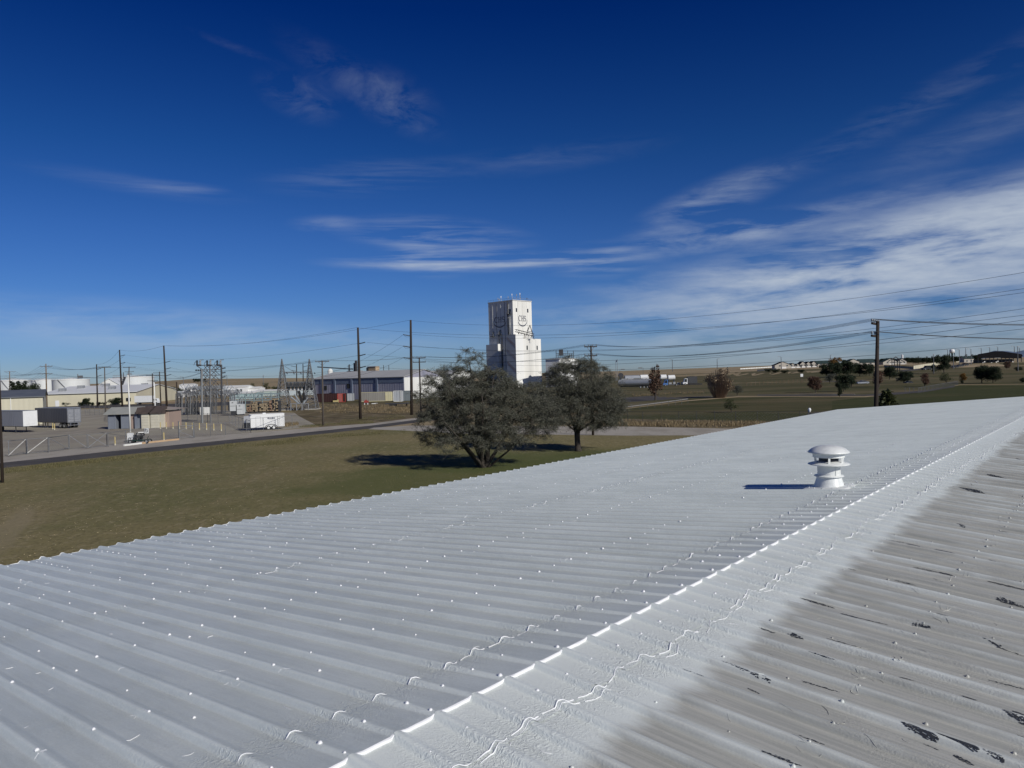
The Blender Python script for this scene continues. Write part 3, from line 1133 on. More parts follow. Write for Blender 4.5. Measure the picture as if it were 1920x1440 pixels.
for k in range(k0 + 20, int((UEND - U0) / PITCHR)):
    lump(cb, U0 + k * PITCHR, 2.92 + RNG.uniform(-0.03, 0.03), 1, 0.012)
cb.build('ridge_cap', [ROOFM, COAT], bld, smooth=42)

# walls, eave trim, gable trim
wb = MB()
zt = lambda u, v: roofz(u, v) - 0.03
for v in (EV - 0.12, EV2 + 0.12):
    wb.add([(USTART + .1, v, 0), (UEND - .12, v, 0), (UEND - .12, v, zt(UEND, v)), (USTART + .1, v, zt(USTART, v))], [(0, 1, 2, 3)])
for u in (USTART + 0.1, UEND - 0.12):
    wb.add([(u, EV2 + .12, 0), (u, EV - .12, 0), (u, EV - .12, zt(u, EV)), (u, RV, zt(u, RV)), (u, EV2 + .12, zt(u, EV2))], [(0, 1, 2, 3, 4)])
wb.build('wall', WALLM, bld)
tb = MB()
tb.bar((USTART, EV + 0.01, roofz(USTART, EV) - 0.07), (UEND, EV + 0.01, roofz(UEND, EV) - 0.07), 0.03, 0.12)
tb.bar((UEND + 0.02, EV, roofz(UEND, EV) - 0.05), (UEND + 0.02, RV, roofz(UEND, RV) - 0.05), 0.05, 0.15)
tb.bar((UEND + 0.02, EV2, roofz(UEND, EV2) - 0.05), (UEND + 0.02, RV, roofz(UEND, RV) - 0.05), 0.05, 0.15)
tb.build('roof_trim', COAT, bld)

# small device beyond the far eave corner
P = W(1518, 778, (UD * 45.2 + VD * 14.3).y)
t = thing('security_camera', 'small white and black device with a short arm at the white roof\'s far corner', 'camera', P)
b_ = MB(); b_.lathe([(0.0, 0.42), (0.06, 0.40), (0.09, 0.32), (0.08, 0.22), (0.04, 0.16)], (0, 0, 0), 12); b_.build('housing', WHITE, t, True)
b_ = MB(); b_.bar((-0.02, 0, 0.24), (-0.13, 0, -0.05), 0.05); b_.bar((0.0, 0, 0.2), (0.05, 0, -0.05), 0.04); b_.build('bracket', DARK, t)
b_ = MB(); b_.bar((0.08, 0, 0.06), (0.60, 0.05, 0.11), 0.10, 0.08); b_.build('arm', DARK, t)

# neighbouring raised roof at the right edge
P0 = UD * 47.5 + VD * 4.2
nb_ = thing('neighbouring_roof', 'pale grey sloping roof rising beyond the far end of the white roof', 'building', (P0.x, P0.y, 0), BROT)
h0 = W(1893, 753.5, P0.y).z
b_ = MB()
ln_ = 9
b_.prism([(0, 0.6, h0), (0, -5.5, h0 + 1.45), (0, -11.6, h0), (0, -11.6, h0 - 0.1), (0, 0.6, h0 - 0.1)], (ln_, 0, 0))
b_.build('roof', mat('grey_roof_sheet', (0.42, 0.43, 0.44), (0.36, 0.37, 0.38), 0.5, 0.5), nb_)
b_ = MB()
b_.prism([(0.4, 0.2, 0), (0.4, 0.2, h0 - 0.12), (0.4, -5.5, h0 + 1.2), (0.4, -11.2, h0 - 0.12), (0.4, -11.2, 0)], (ln_ - 0.8, 0, 0))
b_.build('wall', WALLM, nb_)

# ------------------------------------------------------------------ roof ventilator
vp = UD * 12.42 + VD * 4.015
vz = roofz(12.42, 4.015)
vent = thing('roof_ventilator', 'white painted round roof ventilator with domed cap standing on the white roof slope', 'ventilator', (vp.x, vp.y, vz), BROT)
LU = mat('ventilator_paint', (0.74, 0.76, 0.74), (0.60, 0.62, 0.60), 7, 0.38, bump=0.006, bscale=9, lo=0.42, hi=0.75)
b_ = MB(); b_.lathe([(0.0, 0.704), (0.06, 0.703), (0.13, 0.695), (0.20, 0.676), (0.26, 0.646), (0.305, 0.608), (0.322, 0.588), (0.316, 0.582), (0.24, 0.586), (0.0, 0.60)], n=56); b_.build('domed_cap', LU, vent, True)
b_ = MB(); b_.lathe([(0.243, 0.592), (0.243, 0.512), (0.238, 0.510), (0.236, 0.592)], n=48); b_.build('skirt', LU, vent, 30)
b_ = MB(); b_.lathe([(0.15, 0.446), (0.185, 0.440), (0.315, 0.404), (0.322, 0.396), (0.315, 0.390), (0.18, 0.392)], n=56); b_.build('flange', LU, vent, True)
for k in range(6):
    a = 2 * math.pi * k / 6 + 0.35
    b_ = MB(); b_.bar((0.24 * math.cos(a), 0.24 * math.sin(a), 0.53), (0.225 * math.cos(a), 0.225 * math.sin(a), 0.415), 0.006, 0.035); b_.build('strut', LU, vent)
b_ = MB(); b_.lathe([(0.176, 0.41), (0.176, 0.20)], n=48); b_.build('stack', LU, vent, True)
b_ = MB()
for a_ in (4.05,):
    b_.bar((0.178 * math.cos(a_), 0.178 * math.sin(a_), 0.21), (0.178 * math.cos(a_), 0.178 * math.sin(a_), 0.39), 0.012, 0.006)
b_.build('stack_seam', LU, vent)
for k in range(14):
    a_ = k * 0.449
    b_ = MB(); b_.blob((0.29 * math.cos(a_) * 1.12, 0.29 * math.sin(a_) * 1.12, 0.040 - SLOPE * 0.32 * math.sin(a_)), 0.011, 0.8, 6); b_.build('bolt', LU, vent)
b_ = MB(); b_.lathe([(0.15, 0.44), (0.15, 0.56), (0.0, 0.57)], n=24); b_.build('throat', DARK, vent, True)
b_ = MB(); b_.lathe([(0.17, 0.232), (0.180, 0.222), (0.222, 0.212), (0.230, 0.203), (0.222, 0.196), (0.18, 0.196)], n=48); b_.build('storm_collar', LU, vent, True)
b_ = MB()
b_.lathe([(0.186, 0.196), (0.200, 0.14), (0.245, 0.005), (0.262, -0.02), (0.30, -0.05)], n=48)
b_.build('base_cone', LU, vent, True)
b_ = MB()
fl = []
for k in range(40):
    a = 2 * math.pi * k / 40
    e = 1 / max(abs(math.cos(a)), abs(math.sin(a))) ** 0.7
    fl.append((0.36 * e * math.cos(a), 0.36 * e * math.sin(a)))
vs = [Vector((x * s, y * s, -SLOPE * (y * s) + zz)) for s, zz in ((0.6, 0.040), (0.9, 0.036), (1.0, 0.022), (1.06, 0.0)) for x, y in fl]
b_.add(vs, [(i * 40 + k, i * 40 + (k + 1) % 40, (i + 1) * 40 + (k + 1) % 40, (i + 1) * 40 + k) for i in range(3) for k in range(40)])
b_.build('base_flashing', LU, vent, True)

# ================================================================== POLES AND WIRES
WA = {}


def base_at(px, py, depth=None):
    if depth is None:
        p = G(px, py)
        return Vector((p.x, p.y, T(p.x, p.y)))
    p = W(px, py, depth)
    return Vector((p.x, p.y, T(p.x, p.y)))


def pole(key, label, base, top, depth=None, r=0.17, wood=None, arms=(), posts=(), name='utility_pole', cat='utility pole', dead=(), group=None):
    """arms: (y_px, half_len, dir_deg, braces, n_ins); posts: (y_px, length, dx) sideways stand-off insulators; dead: strain insulators"""
    B = base_at(*base, depth)
    Tp = W(top[0], top[1], B.y)
    t = thing(name, label, cat, B, 0, group)
    s = Tp - B
    b_ = MB()
    b_.tube([(0, 0, -0.3), s * 0.3, s * 0.7, s], [r, r * 0.9, r * 0.76, r * 0.62], 10)
    b_.build('shaft', wood or WOOD, t, True)
    WA[key] = {'top': Tp, 'base': B}
    at = []
    for y, hl, ang, br, ni in arms:
        f_ = (B.z - 0)
        q = W(top[0], y, B.y)
        c = B.lerp(Tp, (q.z - B.z) / (Tp.z - B.z)) - B
        d = Vector((math.cos(R(ang)), math.sin(R(ang)), 0))
        n_ = Vector((-d.y, d.x, 0)) * (r * 0.9)
        a_ = MB()
        a_.bar(c + n_ - d * hl, c + n_ + d * hl, 0.11, 0.13)
        a_.build('crossarm', wood or WOOD, t)
        if br:
            a_ = MB()
            for sg in (-1, 1):
                a_.bar(c + n_ * 1.4 + d * hl * 0.55 * sg - Vector((0, 0, 0.05)), c + n_ * 1.2 - Vector((0, 0, 0.75)), 0.05)
            a_.build('arm_brace', GALVD, t)
        row = []
        for i in range(ni):
            e = -1 + 2 * i / max(1, ni - 1)
            ip = c + n_ + d * hl * 0.93 * e + Vector((0, 0, 0.07))
            a_ = MB()
            a_.lathe([(0.03, 0), (0.03, 0.06), (0.08, 0.07), (0.055, 0.12), (0.08, 0.13), (0.05, 0.2), (0.0, 0.21)], ip, 8)
            a_.build('insulator', INS, t, True)
            row.append(B + ip + Vector((0, 0, 0.22)))
        at.append(row)
    ps = []
    for y, ln, dx in posts:
        q = W(top[0], y, B.y)
        c = B.lerp(Tp, (q.z - B.z) / (Tp.z - B.z)) - B
        d = Vector((dx, -0.25, 0.0)).normalized() * ln + Vector((0, 0, 0.2 * ln))
        a_ = MB()
        pts = [c + d * (i / 12) for i in range(13)]
        a_.tube(pts, [0.12 if i % 2 else 0.07 for i in range(13)], 8)
        a_.build('insulator', INSD, t, True)
        ps.append(B + c + d)
    WA[key]['arms'] = at
    WA[key]['posts'] = ps
    return t


# tall transmission poles
pole('T1', 'tall dark wooden pole in the weeds, three insulators pointing right across the grey warehouse', (676, 786), (671, 614), r=0.30,
     posts=((645, 1.5, 1), (667.5, 1.5, 1), (690, 1.5, 1)), name='transmission_pole', cat='transmission pole')
pole('T2', 'tall dark wooden pole beside the left edge of the multi-stemmed tree, insulators pointing left', (772, 778), (770, 600), r=0.34,
     posts=((630, 1.6, -1), (651.5, 1.6, -1), (673, 1.6, -1)), name='transmission_pole', cat='transmission pole')
pole('T3', 'tall dark pole behind the right end of the pinkish shed, three insulators', (313, 766), (307, 648), r=0.36,
     posts=((680, 2.2, 1), (692.5, 2.2, 1), (705, 2.2, 1)), name='transmission_pole', cat='transmission pole')
pole('T4', 'tall dark pole between the yellow-lit warehouse wall and the white lamp mast', (229.5, 762), (224, 656), r=0.36,
     posts=((668, 2.2, 1), (682, 2.2, 1)), name='transmission_pole', cat='transmission pole')
pole('T5', 'plain dark pole left of a paler crossarm pole in front of the long cream warehouse', (183, 763), (181, 683), r=0.30,
     posts=((693, 2.0, 1), (706, 2.0, 1)), name='transmission_pole', cat='transmission pole')
# distribution poles
pole('D1', 'dark utility pole rising behind the white roof edge, insulators bunched at its top', (1639, 924), (1646, 602), r=0.16,
     arms=((607, 1.15, 54, 0, 4), (630, 1.15, 54, 0, 3)))
pole('D2', 'utility pole with two crossarms standing right behind the smaller round tree', (1112, 818), (1108, 648), 96, r=0.17,
     arms=((650, 0.85, 10, 1, 4), (667, 0.85, 10, 1, 4)))
pole('D3', 'double-armed utility pole half hidden by the top left of the multi-stemmed tree', (790, 795), (786, 670), 131, r=0.17,
     arms=((671, 1.15, 12, 0, 4), (679, 1.15, 12, 0, 3)))
pole('D4', 'grey wooden T pole on the verge right of the white cargo trailer', (606, 798), (604, 677), r=0.19, wood=WOODG,
     arms=((678, 1.2, 10, 1, 3),))
pole('D5', 'utility pole with three white-tipped arms behind the white lamp mast', (241, 765), (242, 688), r=0.25, wood=WOODG,
     arms=((689, 2.0, 10, 0, 3), (697, 1.5, 10, 1, 3)))
pole('D6', 'pale crossarm pole left of the tall dark pole by the cream warehouse', (198, 776), (196, 688), r=0.2, wood=WOODG,
     arms=((689, 1.6, 10, 0, 4),))
pole('D7', 'thick brown double pole with two crossarms beside the near cream building', (88, 765), (86, 682), r=0.28, wood=mat('brown_pole_wood', (0.13, 0.085, 0.05), (0.2, 0.14, 0.085), 3, 0.85),
     arms=((687, 2.2, 5, 0, 4), (701, 2.2, 5, 0, 4)))
pole('D8', 'distant brown crossarm pole in front of the leftmost storage tank', (19, 760), (18, 696), 420, r=0.3, wood=MATS['brown_pole_wood'],
     arms=((697, 3.0, 5, 0, 4), (709, 3.0, 5, 0, 4)))
pole('D9', 'left pole of the short pair behind the shed roof', (287, 768), (285.5, 700), r=0.22, arms=((704, 1.9, 8, 0, 3), (714, 1.6, 8, 0, 0)))
pole('D10', 'right pole of the short pair behind the shed roof', (302, 768), (299, 697), r=0.22, arms=((699, 1.9, 8, 0, 3), (704, 1.6, 8, 0, 0)))
pole('D11', 'dark timber post at the left side of the substation steelwork', (334, 776), (331, 716), r=0.25)
pole('D12', 'left one of two far poles between the lattice masts', (557, 758), (556, 683), 330, r=0.28, posts=((688, 2.4, -1), (696, 2.4, -1)))
pole('D13', 'right one of two far poles between the lattice masts', (569.5, 758), (568, 682), 330, r=0.28, posts=((688, 2.4, 1), (696, 2.4, 1)))
pole('D14', 'thin dark utility pole cut off by the left edge above the lawn', (4.5, 905), (-4, 640), r=0.13)
pole('D15', 'slim far pole between grey warehouse roof and beige penthouse', (654, 740), (653, 684), 360, r=0.2)
pole('D16', 'left one of two thin far poles above the grey warehouse ridge', (720, 740), (719, 684.5), 380, r=0.2)
pole('D17', 'right one of two thin far poles above the grey warehouse ridge', (730, 740), (729, 684.5), 380, r=0.2)
# far supports outside the picture on the right
pole('X1', 'tall transmission pole out beyond the right side of the view', (2290, 810), (2270, 400), 70, r=0.3, posts=((447, 1.6, -1), (478, 1.6, -1), (500, 1.6, -1), (520, 1.6, -1)), name='transmission_pole', cat='transmission pole')
pole('X2', 'utility pole standing east of the white roof beyond the view', (2700, 900), (2700, 560), 42, r=0.16, arms=((562, 1.15, 60, 0, 4), (600, 1.15, 60, 0, 3)))


def wire(a, b, sag, label, r=0.012, group=None, n=22):
    a, b = Vector(a), Vector(b)
    b_ = MB(a)
    pts = []
    for i in range(n + 1):
        t = i / n
        p = a.lerp(b, t)
        p.z -= sag * 4 * t * (1 - t)
        pts.append(p)
    b_.tube(pts, r, 4)
    return tag(b_.build('power_line', WIREM), label, 'power line', group)


X, A = WA['X1'], WA
gT = 'transmission wires over the far trees'
# long lines sweeping up to the right
for (ax, ay, ad), (bx, by, bd), sg, lab in (
        ((770, 601, 165.5), (2270, 449, 70), 3.8, 'highest thin wire sweeping from the pole by the tree to the right edge'),
        ((672, 615, 150.5), (2270, 497, 70), 3.6, 'thin wire from the top of the left tall pole, second highest on the right'),
        ((774, 627, 165.5), (2270, 484, 70), 3.4, 'dark wire passing just above the tower logo and crossing the cloud bank'),
        ((688, 642, 150.0), (2270, 545, 70), 3.4, 'wire from the upper insulator of the left tall pole passing over the tower roof'),
        ((774, 648, 165.5), (2270, 525, 70), 3.6, 'wire from the middle of the pole by the tree joining another at the right edge'),
        ((689, 665, 150.0), (2270, 575, 70), 3.0, 'wire from the middle insulator of the left tall pole, crossing behind the right utility pole'),
        ((774, 671, 165.5), (2270, 545, 60), 3.6, 'lowest wire leaving the pole by the tree towards the right'),
        ((690, 688, 150.0), (2270, 606, 70), 2.4, 'lowest long wire sagging just above the distant houses on the right')):
    wire(W(ax, ay, ad), W(bx, by, bd), sg, lab, 0.022)
# distribution wires D4-D3-D2-D1-X2
for i in range(3):
    wire(A['D4']['arms'][0][i], A['D3']['arms'][0][i], 0.4, ('front', 'second', 'third', 'rear')[i] + ' of the wires between the T pole and the double-armed pole by the tree', 0.012, 'wires from T pole to tree pole')
for i in range(4):
    wire(A['D3']['arms'][0][i], A['D2']['arms'][0][i], 0.8, ('front', 'second', 'third', 'rear')[i] + ' one of the upper wires crossing in front of the tower', 0.012, 'upper wires passing the tower')
    wire(A['D2']['arms'][0][i], A['D1']['arms'][0][i], 0.9, ('front', 'second', 'third', 'rear')[i] + ' wire of the upper bundle between the tree pole and the right utility pole', 0.012, 'upper wires to right pole')
    wire(A['D1']['arms'][0][i], A['X2']['arms'][0][i], 0.9, ('front', 'second', 'third', 'rear')[i] + ' one of the upper wires leaving the right utility pole', 0.012, 'upper wires at right edge')
    wire(A['D2']['arms'][1][i], A['D1']['arms'][1][min(i, 2)], 0.9, ('front', 'second', 'third', 'rear')[i] + ' wire of the lower bundle between the tree pole and the right utility pole', 0.013, 'lower wires to right pole')
for i in range(3):
    wire(A['D3']['arms'][1][i], A['D2']['arms'][1][i], 0.8, ('front', 'second', 'third', 'rear')[i] + ' one of the lower wires crossing behind the trees between two double-armed poles', 0.012, 'lower wires behind trees')
    wire(A['D1']['arms'][1][i], A['X2']['arms'][1][i], 0.9, ('front', 'second', 'third', 'rear')[i] + ' one of the lower wires leaving the right utility pole', 0.013, 'lower wires at right edge')
# transmission to the left
P1, P2, P3, P4, P5 = (A[k]['posts'] for k in ('T1', 'T2', 'T3', 'T4', 'T5'))
wire(A['T3']['top'], A['T1']['top'], 1.4, 'top wire between the shed pole and the left tall pole', 0.022)
wire(A['T3']['top'], A['T2']['top'], 1.8, 'top wire running on to the pole beside the tree', 0.022)
wire(A['T4']['top'], A['T3']['top'], 1.0, 'short top wire between the two tall poles behind the shed', 0.03)
wire(A['T5']['top'], A['T4']['top'], 1.5, 'top wire from the warehouse pole up to the lamp mast pole', 0.03)
wire(P4[0], P1[0], 2.6, 'wire from the lamp mast pole to the upper insulator of the left tall pole', 0.022)
wire(P4[1], P3[0], 1.0, 'wire between the second insulators of the poles behind the shed', 0.03)
wire(P3[0], P1[1], 2.2, 'wire from the shed pole to the middle insulator of the left tall pole', 0.022)
wire(P3[1], P1[2], 2.4, 'wire from the shed pole to the lowest insulator of the left tall pole', 0.022)
wire(P3[2], W(414, 686, 158), 2.0, 'wire from the lowest shed pole insulator to the switch structure', 0.022)
wire(P5[0], P4[0], 1.0, 'upper wire between the warehouse pole and the lamp mast pole', 0.03)
wire(P5[1], P4[1], 1.0, 'lower wire between the warehouse pole and the lamp mast pole', 0.03)
for i in range(3):
    wire(P2[i], W(565 + 14 * i, 706 - i * 2, 204), 2.2, ('upper', 'middle', 'lower')[i] + ' slanting wire from the pole by the tree down to the lattice masts', 0.02)
    wire(P2[i], W(770, (628, 650, 671)[i], 166.2), 0.5, ('upper', 'middle', 'lower')[i] + ' small jumper loop hanging at the pole by the tree', 0.02)
for i in range(3):
    wire(A['D5']['arms'][0][i], A['D4']['arms'][0][i], 2.0, ('front', 'second', 'third', 'rear')[i] + ' one of the wires between the white lamp mast pole and the T pole', 0.016, 'long wires to the T pole')
    wire(A['D6']['arms'][0][i], A['D5']['arms'][0][i], 0.3, ('front', 'second', 'third', 'rear')[i] + ' one of the wires between the two pale crossarm poles', 0.025, 'wires between pale poles')
    wire(A['D9']['arms'][0][i], W(388, 694, 160), 1.6, ('front', 'second', 'third', 'rear')[i] + ' one of the wires from the short pole pair to the switch structure', 0.02, 'wires into switch structure')
for i in range(4):
    wire(A['D8']['arms'][0][i], A['D7']['arms'][0][i], 3, ('front', 'second', 'third', 'rear')[i] + ' one of the wires from the distant tank pole to the brown double pole', 0.035, 'upper wires to brown pole')
    wire(A['D8']['arms'][1][i], A['D7']['arms'][1][i], 3, ('front', 'second', 'third', 'rear')[i] + ' one of the lower wires from the distant tank pole to the brown pole', 0.035, 'lower wires to brown pole')
    wire(A['D7']['arms'][0][i], A['D6']['arms'][0][i], 1.2, ('front', 'second', 'third', 'rear')[i] + ' one of the wires sagging from the brown double pole to the pale crossarm pole', 0.03, 'wires from brown to pale pole')
for i in range(3):
    wire(A['D7']['arms'][1][i], A['D9']['arms'][0][i], 1.4, ('front', 'second', 'third', 'rear')[i] + ' one of the low wires from the brown double pole to the short pole pair', 0.03, 'low wires to short pair')
for i, y in enumerate((740, 722, 748)):
    wire(W(-300, (700, 690, 712)[i], 330), A['D7']['arms'][1][i], 2.5, ('front', 'second', 'third', 'rear')[i] + ' one of the wires entering from the left edge to the brown double pole', 0.03, 'wires entering at left')

# white lamp masts
for nm, b0, t0, lab in (('a', (245, 819), (240, 702), 'tall white lamp mast by the gate, standing on a white box'), ('b', (292.5, 800), (289, 716), 'shorter white mast in front of the shed garage door')):
    B = base_at(*b0)
    t = thing('lamp_mast', lab, 'mast', B)
    s = W(t0[0], t0[1], B.y) - B
    b_ = MB(); b_.tube([(0, 0, 0), s], [0.13, 0.09], 10); b_.build('shaft', WHITED, t, True)
    b_ = MB(); b_.box(s + Vector((0.2, 0, 0.05)), (0.7, 0.25, 0.15)); b_.build('lamp_head', GALV, t)
    b_ = MB(); b_.box((0, 0, 0.35), (0.55, 0.55, 0.7)); b_.build('base_block', CONC, t)

# ================================================================== GRAIN TOWER
AA, BB = Vector((-0.809, 0.588, 0)), Vector((0.588, 0.809, 0))
TA, TB = Vector((-0.719, 0.695, 0)) * 1.13, Vector((0.695, 0.719, 0)) * 0.85
TW = mat('tower_cladding', (0.84, 0.83, 0.77), (0.66, 0.65, 0.60), 0.10, 0.75, stretch=(1.6, 1.6, 0.09), lo=0.38, hi=0.62)
TG = mat('tower_grey_cladding', (0.48, 0.49, 0.49), (0.60, 0.60, 0.58), 0.10, 0.7, stretch=(1.6, 1.6, 0.09))
TWP = mat('tower_white_cladding', (0.84, 0.84, 0.81), (0.78, 0.78, 0.74), 0.2, 0.7, stretch=(1, 1, 0.1))
C0 = W(964.5, 690, 430); C0.z = 0
tw = thing('grain_elevator', 'tall white and grey grain elevator tower lettered CHS on two faces behind the trees', 'grain elevator', C0)
axs = (TA, TB, Vector((0, 0, 1)))


def tbox(a0, a1, b0, b1, z0, z1, name, mt, parent=tw, org=Vector((0, 0, 0)), lab=None):
    b_ = MB()
    c = org + TA * (a0 + a1) / 2 + TB * (b0 + b1) / 2 + Vector((0, 0, (z0 + z1) / 2))
    b_.box(c, (a1 - a0, b1 - b0, z1 - z0), ax=axs)
    o = b_.build(name, mt, parent)
    if lab:
        o['label'] = lab
    return o


H1 = 50.4
body = tbox(0, 18, 0, 19, 0, H1, 'tower_block', TW)
org1 = W(968.2, 690, 415) - C0; org1.z = 0
a1, b1 = org1.dot(TA) / 1.13 ** 2, org1.dot(TB) / 0.85 ** 2
blk = tbox(a1, a1 + 6.4, b1, b1 + 7.2, 0, 30, 'stair_block', TG, lab='grey lower block with white right side')
tbox(a1 - 0.04, a1, b1, b1 + 7.2, 0, 30.05, 'white_side_panel', TWP)
tbox(a1, 0, b1 + 7.2, b1 + 25, 0, 27.6, 'annex_block', TW, lab='cream annex block with two small windows')
tbox(9.2, 18, -3.2, 0, 0, 25.5, 'side_bin', TG, lab='low grey bin against the left foot of the tower')
tbox(9.15, 9.2, -3.2, 0.0, 0, 25.6, 'white_bin_edge', TWP)
# cladding seams
for i in range(1, 6):
    tbox(i * 3 - 0.08, i * 3 + 0.08, -0.14, 0, 0, H1 - 0.2, 'cladding_seam', DARK if i in (2, 4) else TG)
for i in range(1, 4):
    tbox(-0.1, 0, i * 4.75 - 0.05, i * 4.75 + 0.05, 27.6, H1 - 0.2, 'cladding_seam', TG)
for i in (1, 2):
    tbox(a1 - 0.08, a1, b1 + 7.2 + i * 6, b1 + 7.3 + i * 6, 0, 27.5, 'cladding_seam', TG)
tbox(-0.25, 18.2, -0.25, 19.2, H1, H1 + 0.5, 'parapet', TG)
RUSTP = mat('faded_rust_stain', (0.34, 0.27, 0.25), (0.44, 0.42, 0.42), 0.2, 0.8)
for z in (9, 16, 23):
    b_ = MB()
    q = [org1 + TA * x + TB * -0.03 + Vector((0, 0, zz)) for x, zz in ((0.1, z - 1), (6.2, z + 4.5), (6.2, z + 6), (0.1, z + 1.2))]
    b_.poly(q)
    b_.build('rust_stripe', RUSTP, tw)
# windows
def twin(a, b, z, face, hw=0.65, hh=1.1):
    if face == 'R':
        tbox(a - 0.06, a - 0.01, b - hw, b + hw, z - hh, z + hh, 'window', GLASS)
    else:
        tbox(a - hw, a + hw, b - 0.06, b - 0.01, z - hh, z + hh, 'window', GLASS)


def zat(py, px, d):
    return W(px, py, d).z


for b_off in (3.6, 15.0):
    twin(0, b_off, zat(583, 980, 440), 'R')
for b_off in (b1 + 11.0, b1 + 21.0):
    twin(a1, b_off, zat(652, 1000, 425), 'R', 0.6, 1.2)
for a_, y in ((2.1, 585), (9.4, 622), (14.8, 624)):
    z = zat(y, 950, 436)
    twin(a_, 0, z, 'L', 0.7, 1.3)
    tbox(a_ - 1.4, a_ + 1.6, -1.4, 0, z - 1.7, z - 1.5, 'balcony', DARK)
    b_ = MB()
    for q in (a_ - 1.4, a_, a_ + 1.6):
        p = TA * q + TB * -1.4 + Vector((0, 0, z - 1.5))
        b_.bar(p, p + Vector((0, 0, 1.1)), 0.08)
    b_.bar(TA * (a_ - 1.4) + TB * -1.4 + Vector((0, 0, z - 0.4)), TA * (a_ + 1.6) + TB * -1.4 + Vector((0, 0, z - 0.4)), 0.08)
    b_.build('balcony_rail', GALV, tw)
# downspouts on the shaded face
for a_, z0, z1, m_ in ((2.0, 29, 41, GALV), (8.2, 8, 30, DARK), (10.3, 26, 33, GALVD), (3.4, 25, H1, DARK)):
    b_ = MB()
    b_.cyl(TA * a_ + TB * -0.45 + Vector((0, 0, z0)), TA * a_ + TB * -0.45 + Vector((0, 0, z1)), 0.28, n=8)
    b_.build('spout', m_, tw, True)


def letters(face, ca, cz, h):
    """CHS with a swoosh beneath, as raised painted strokes"""
    if face == 'L':
        org, ux, nn_ = TA * ca + TB * -0.07, -TA, -TB
    else:
        org, ux, nn_ = TB * ca + TA * -0.07, TB, -TA
    org = org + Vector((0, 0, cz))
    b_ = MB()

    def strk(pts, w):
        P = [Vector(p) for p in pts]
        vs = []
        for i, p in enumerate(P):
            d = (P[min(i + 1, len(P) - 1)] - P[max(i - 1, 0)]).normalized()
            nrm = Vector((-d.y, d.x))
            ww = w[i] if isinstance(w, (list, tuple)) else w
            vs += [p + nrm * ww / 2, p - nrm * ww / 2]
        W3 = [org + ux * (v.x * h) + Vector((0, 0, v.y * h)) for v in vs]
        n_ = len(W3)
        back = W3
        front = [v + nn_ * 0.06 for v in W3]
        fs = [(2 * i, 2 * i + 1, 2 * i + 3, 2 * i + 2) for i in range(len(P) - 1)]
        b_.add(front, fs)
        b_.add(back + front, [(2 * i, 2 * i + 2, 2 * i + 2 + n_, 2 * i + n_) for i in range(len(P) - 1)] + [(2 * i + 1, 2 * i + 1 + n_, 2 * i + 3 + n_, 2 * i + 3) for i in range(len(P) - 1)])
    arc = lambda cx, cy, rx, ry, a0, a1, n=14: [(cx + rx * math.cos(R(a0 + (a1 - a0) * i / n)), cy + ry * math.sin(R(a0 + (a1 - a0) * i / n))) for i in range(n + 1)]
    C = arc(-0.78, 0, 0.36, 0.48, 48, 312)
    strk(C, [0.05 + 0.09 * max(0.0, math.sin(math.pi * i / 14)) ** 1.2 for i in range(15)])
    strk([(-0.53, 0.46), (-0.53, 0.22)], 0.05)
    for x in (-0.22, 0.28):
        strk([(x, -0.48), (x, 0.48)], 0.09)
        for y in (-0.46, 0.46):
            strk([(x - 0.15, y), (x + 0.15, y)], 0.05)
    strk([(-0.22, 0.02), (0.28, 0.02)], 0.06)
    S = arc(0.78, 0.235, 0.25, 0.235, 30, 250, 10) + arc(0.80, -0.225, 0.27, 0.24, 75, -150, 10)
    strk(S, [0.05 + 0.06 * max(0.0, 1 - abs(i - 10.5) / 10.5) ** 0.5 for i in range(len(S))])
    strk([(0.99, 0.44), (0.99, 0.22)], 0.05)
    sw = arc(0.0, -0.35, 1.38, 0.98, 176, 368, 26)
    strk(sw, [0.02 + 0.17 * max(0.0, math.sin(math.pi * i / 26)) ** 1.3 for i in range(27)])
    o = b_.build('logo', NAVY, tw)
    return o


letters('L', 9.6, zat(599, 940, 436), 3.3)['label'] = 'navy CHS lettering with swoosh on the shaded face'
letters('R', 9.3, zat(597.5, 982.5, 438), 3.3)['label'] = 'navy CHS lettering with swoosh on the sunlit face'
# roof rail, antennas, conveyor truss
b_ = MB()
for q in range(10):
    for p in (TA * q * 2 + TB * 0.1, TB * (q * 2.1) + TA * 0.1, TA * q * 2 + TB * 18.9):
        b_.bar(p + Vector((0, 0, H1 + 0.5)), p + Vector((0, 0, H1 + 1.6)), 0.09)
for p, q in ((TA * 0 + TB * 0.1, TA * 18 + TB * 0.1), (TA * 0.1, TA * 0.1 + TB * 19)):
    b_.bar(p + Vector((0, 0, H1 + 1.6)), q + Vector((0, 0, H1 + 1.6)), 0.09)
b_.build('roof_rail', GALV, tw)
for a_, b2, hh, mt in ((1.0, 1.0, 3.6, WHITE), (9, 1, 3.0, WHITE), (12, 2, 2.2, GALV), (2, 7, 3.8, GALV), (1, 9, 4.6, WHITE), (2, 10.5, 3.6, DARK), (3, 12, 2.6, DARK), (6, 4, 2.6, GALV), (14, 6, 2.0, GALV), (1, 16, 1.6, DARK)):
    p = TA * a_ + TB * b2 + Vector((0, 0, H1 + 0.5))
    b_ = MB(); b_.bar(p, p + Vector((0, 0, hh)), 0.12); b_.box(p + Vector((0, 0, hh * 0.85)), (0.45, 0.3, 0.9)); b_.build('antenna', mt, tw)
b_ = MB()
z = 30.2
q3 = lambda x, y, dd=421: W(x, y, dd) - C0
pa, pb = q3(966.5, 620), q3(1001, 628.5)
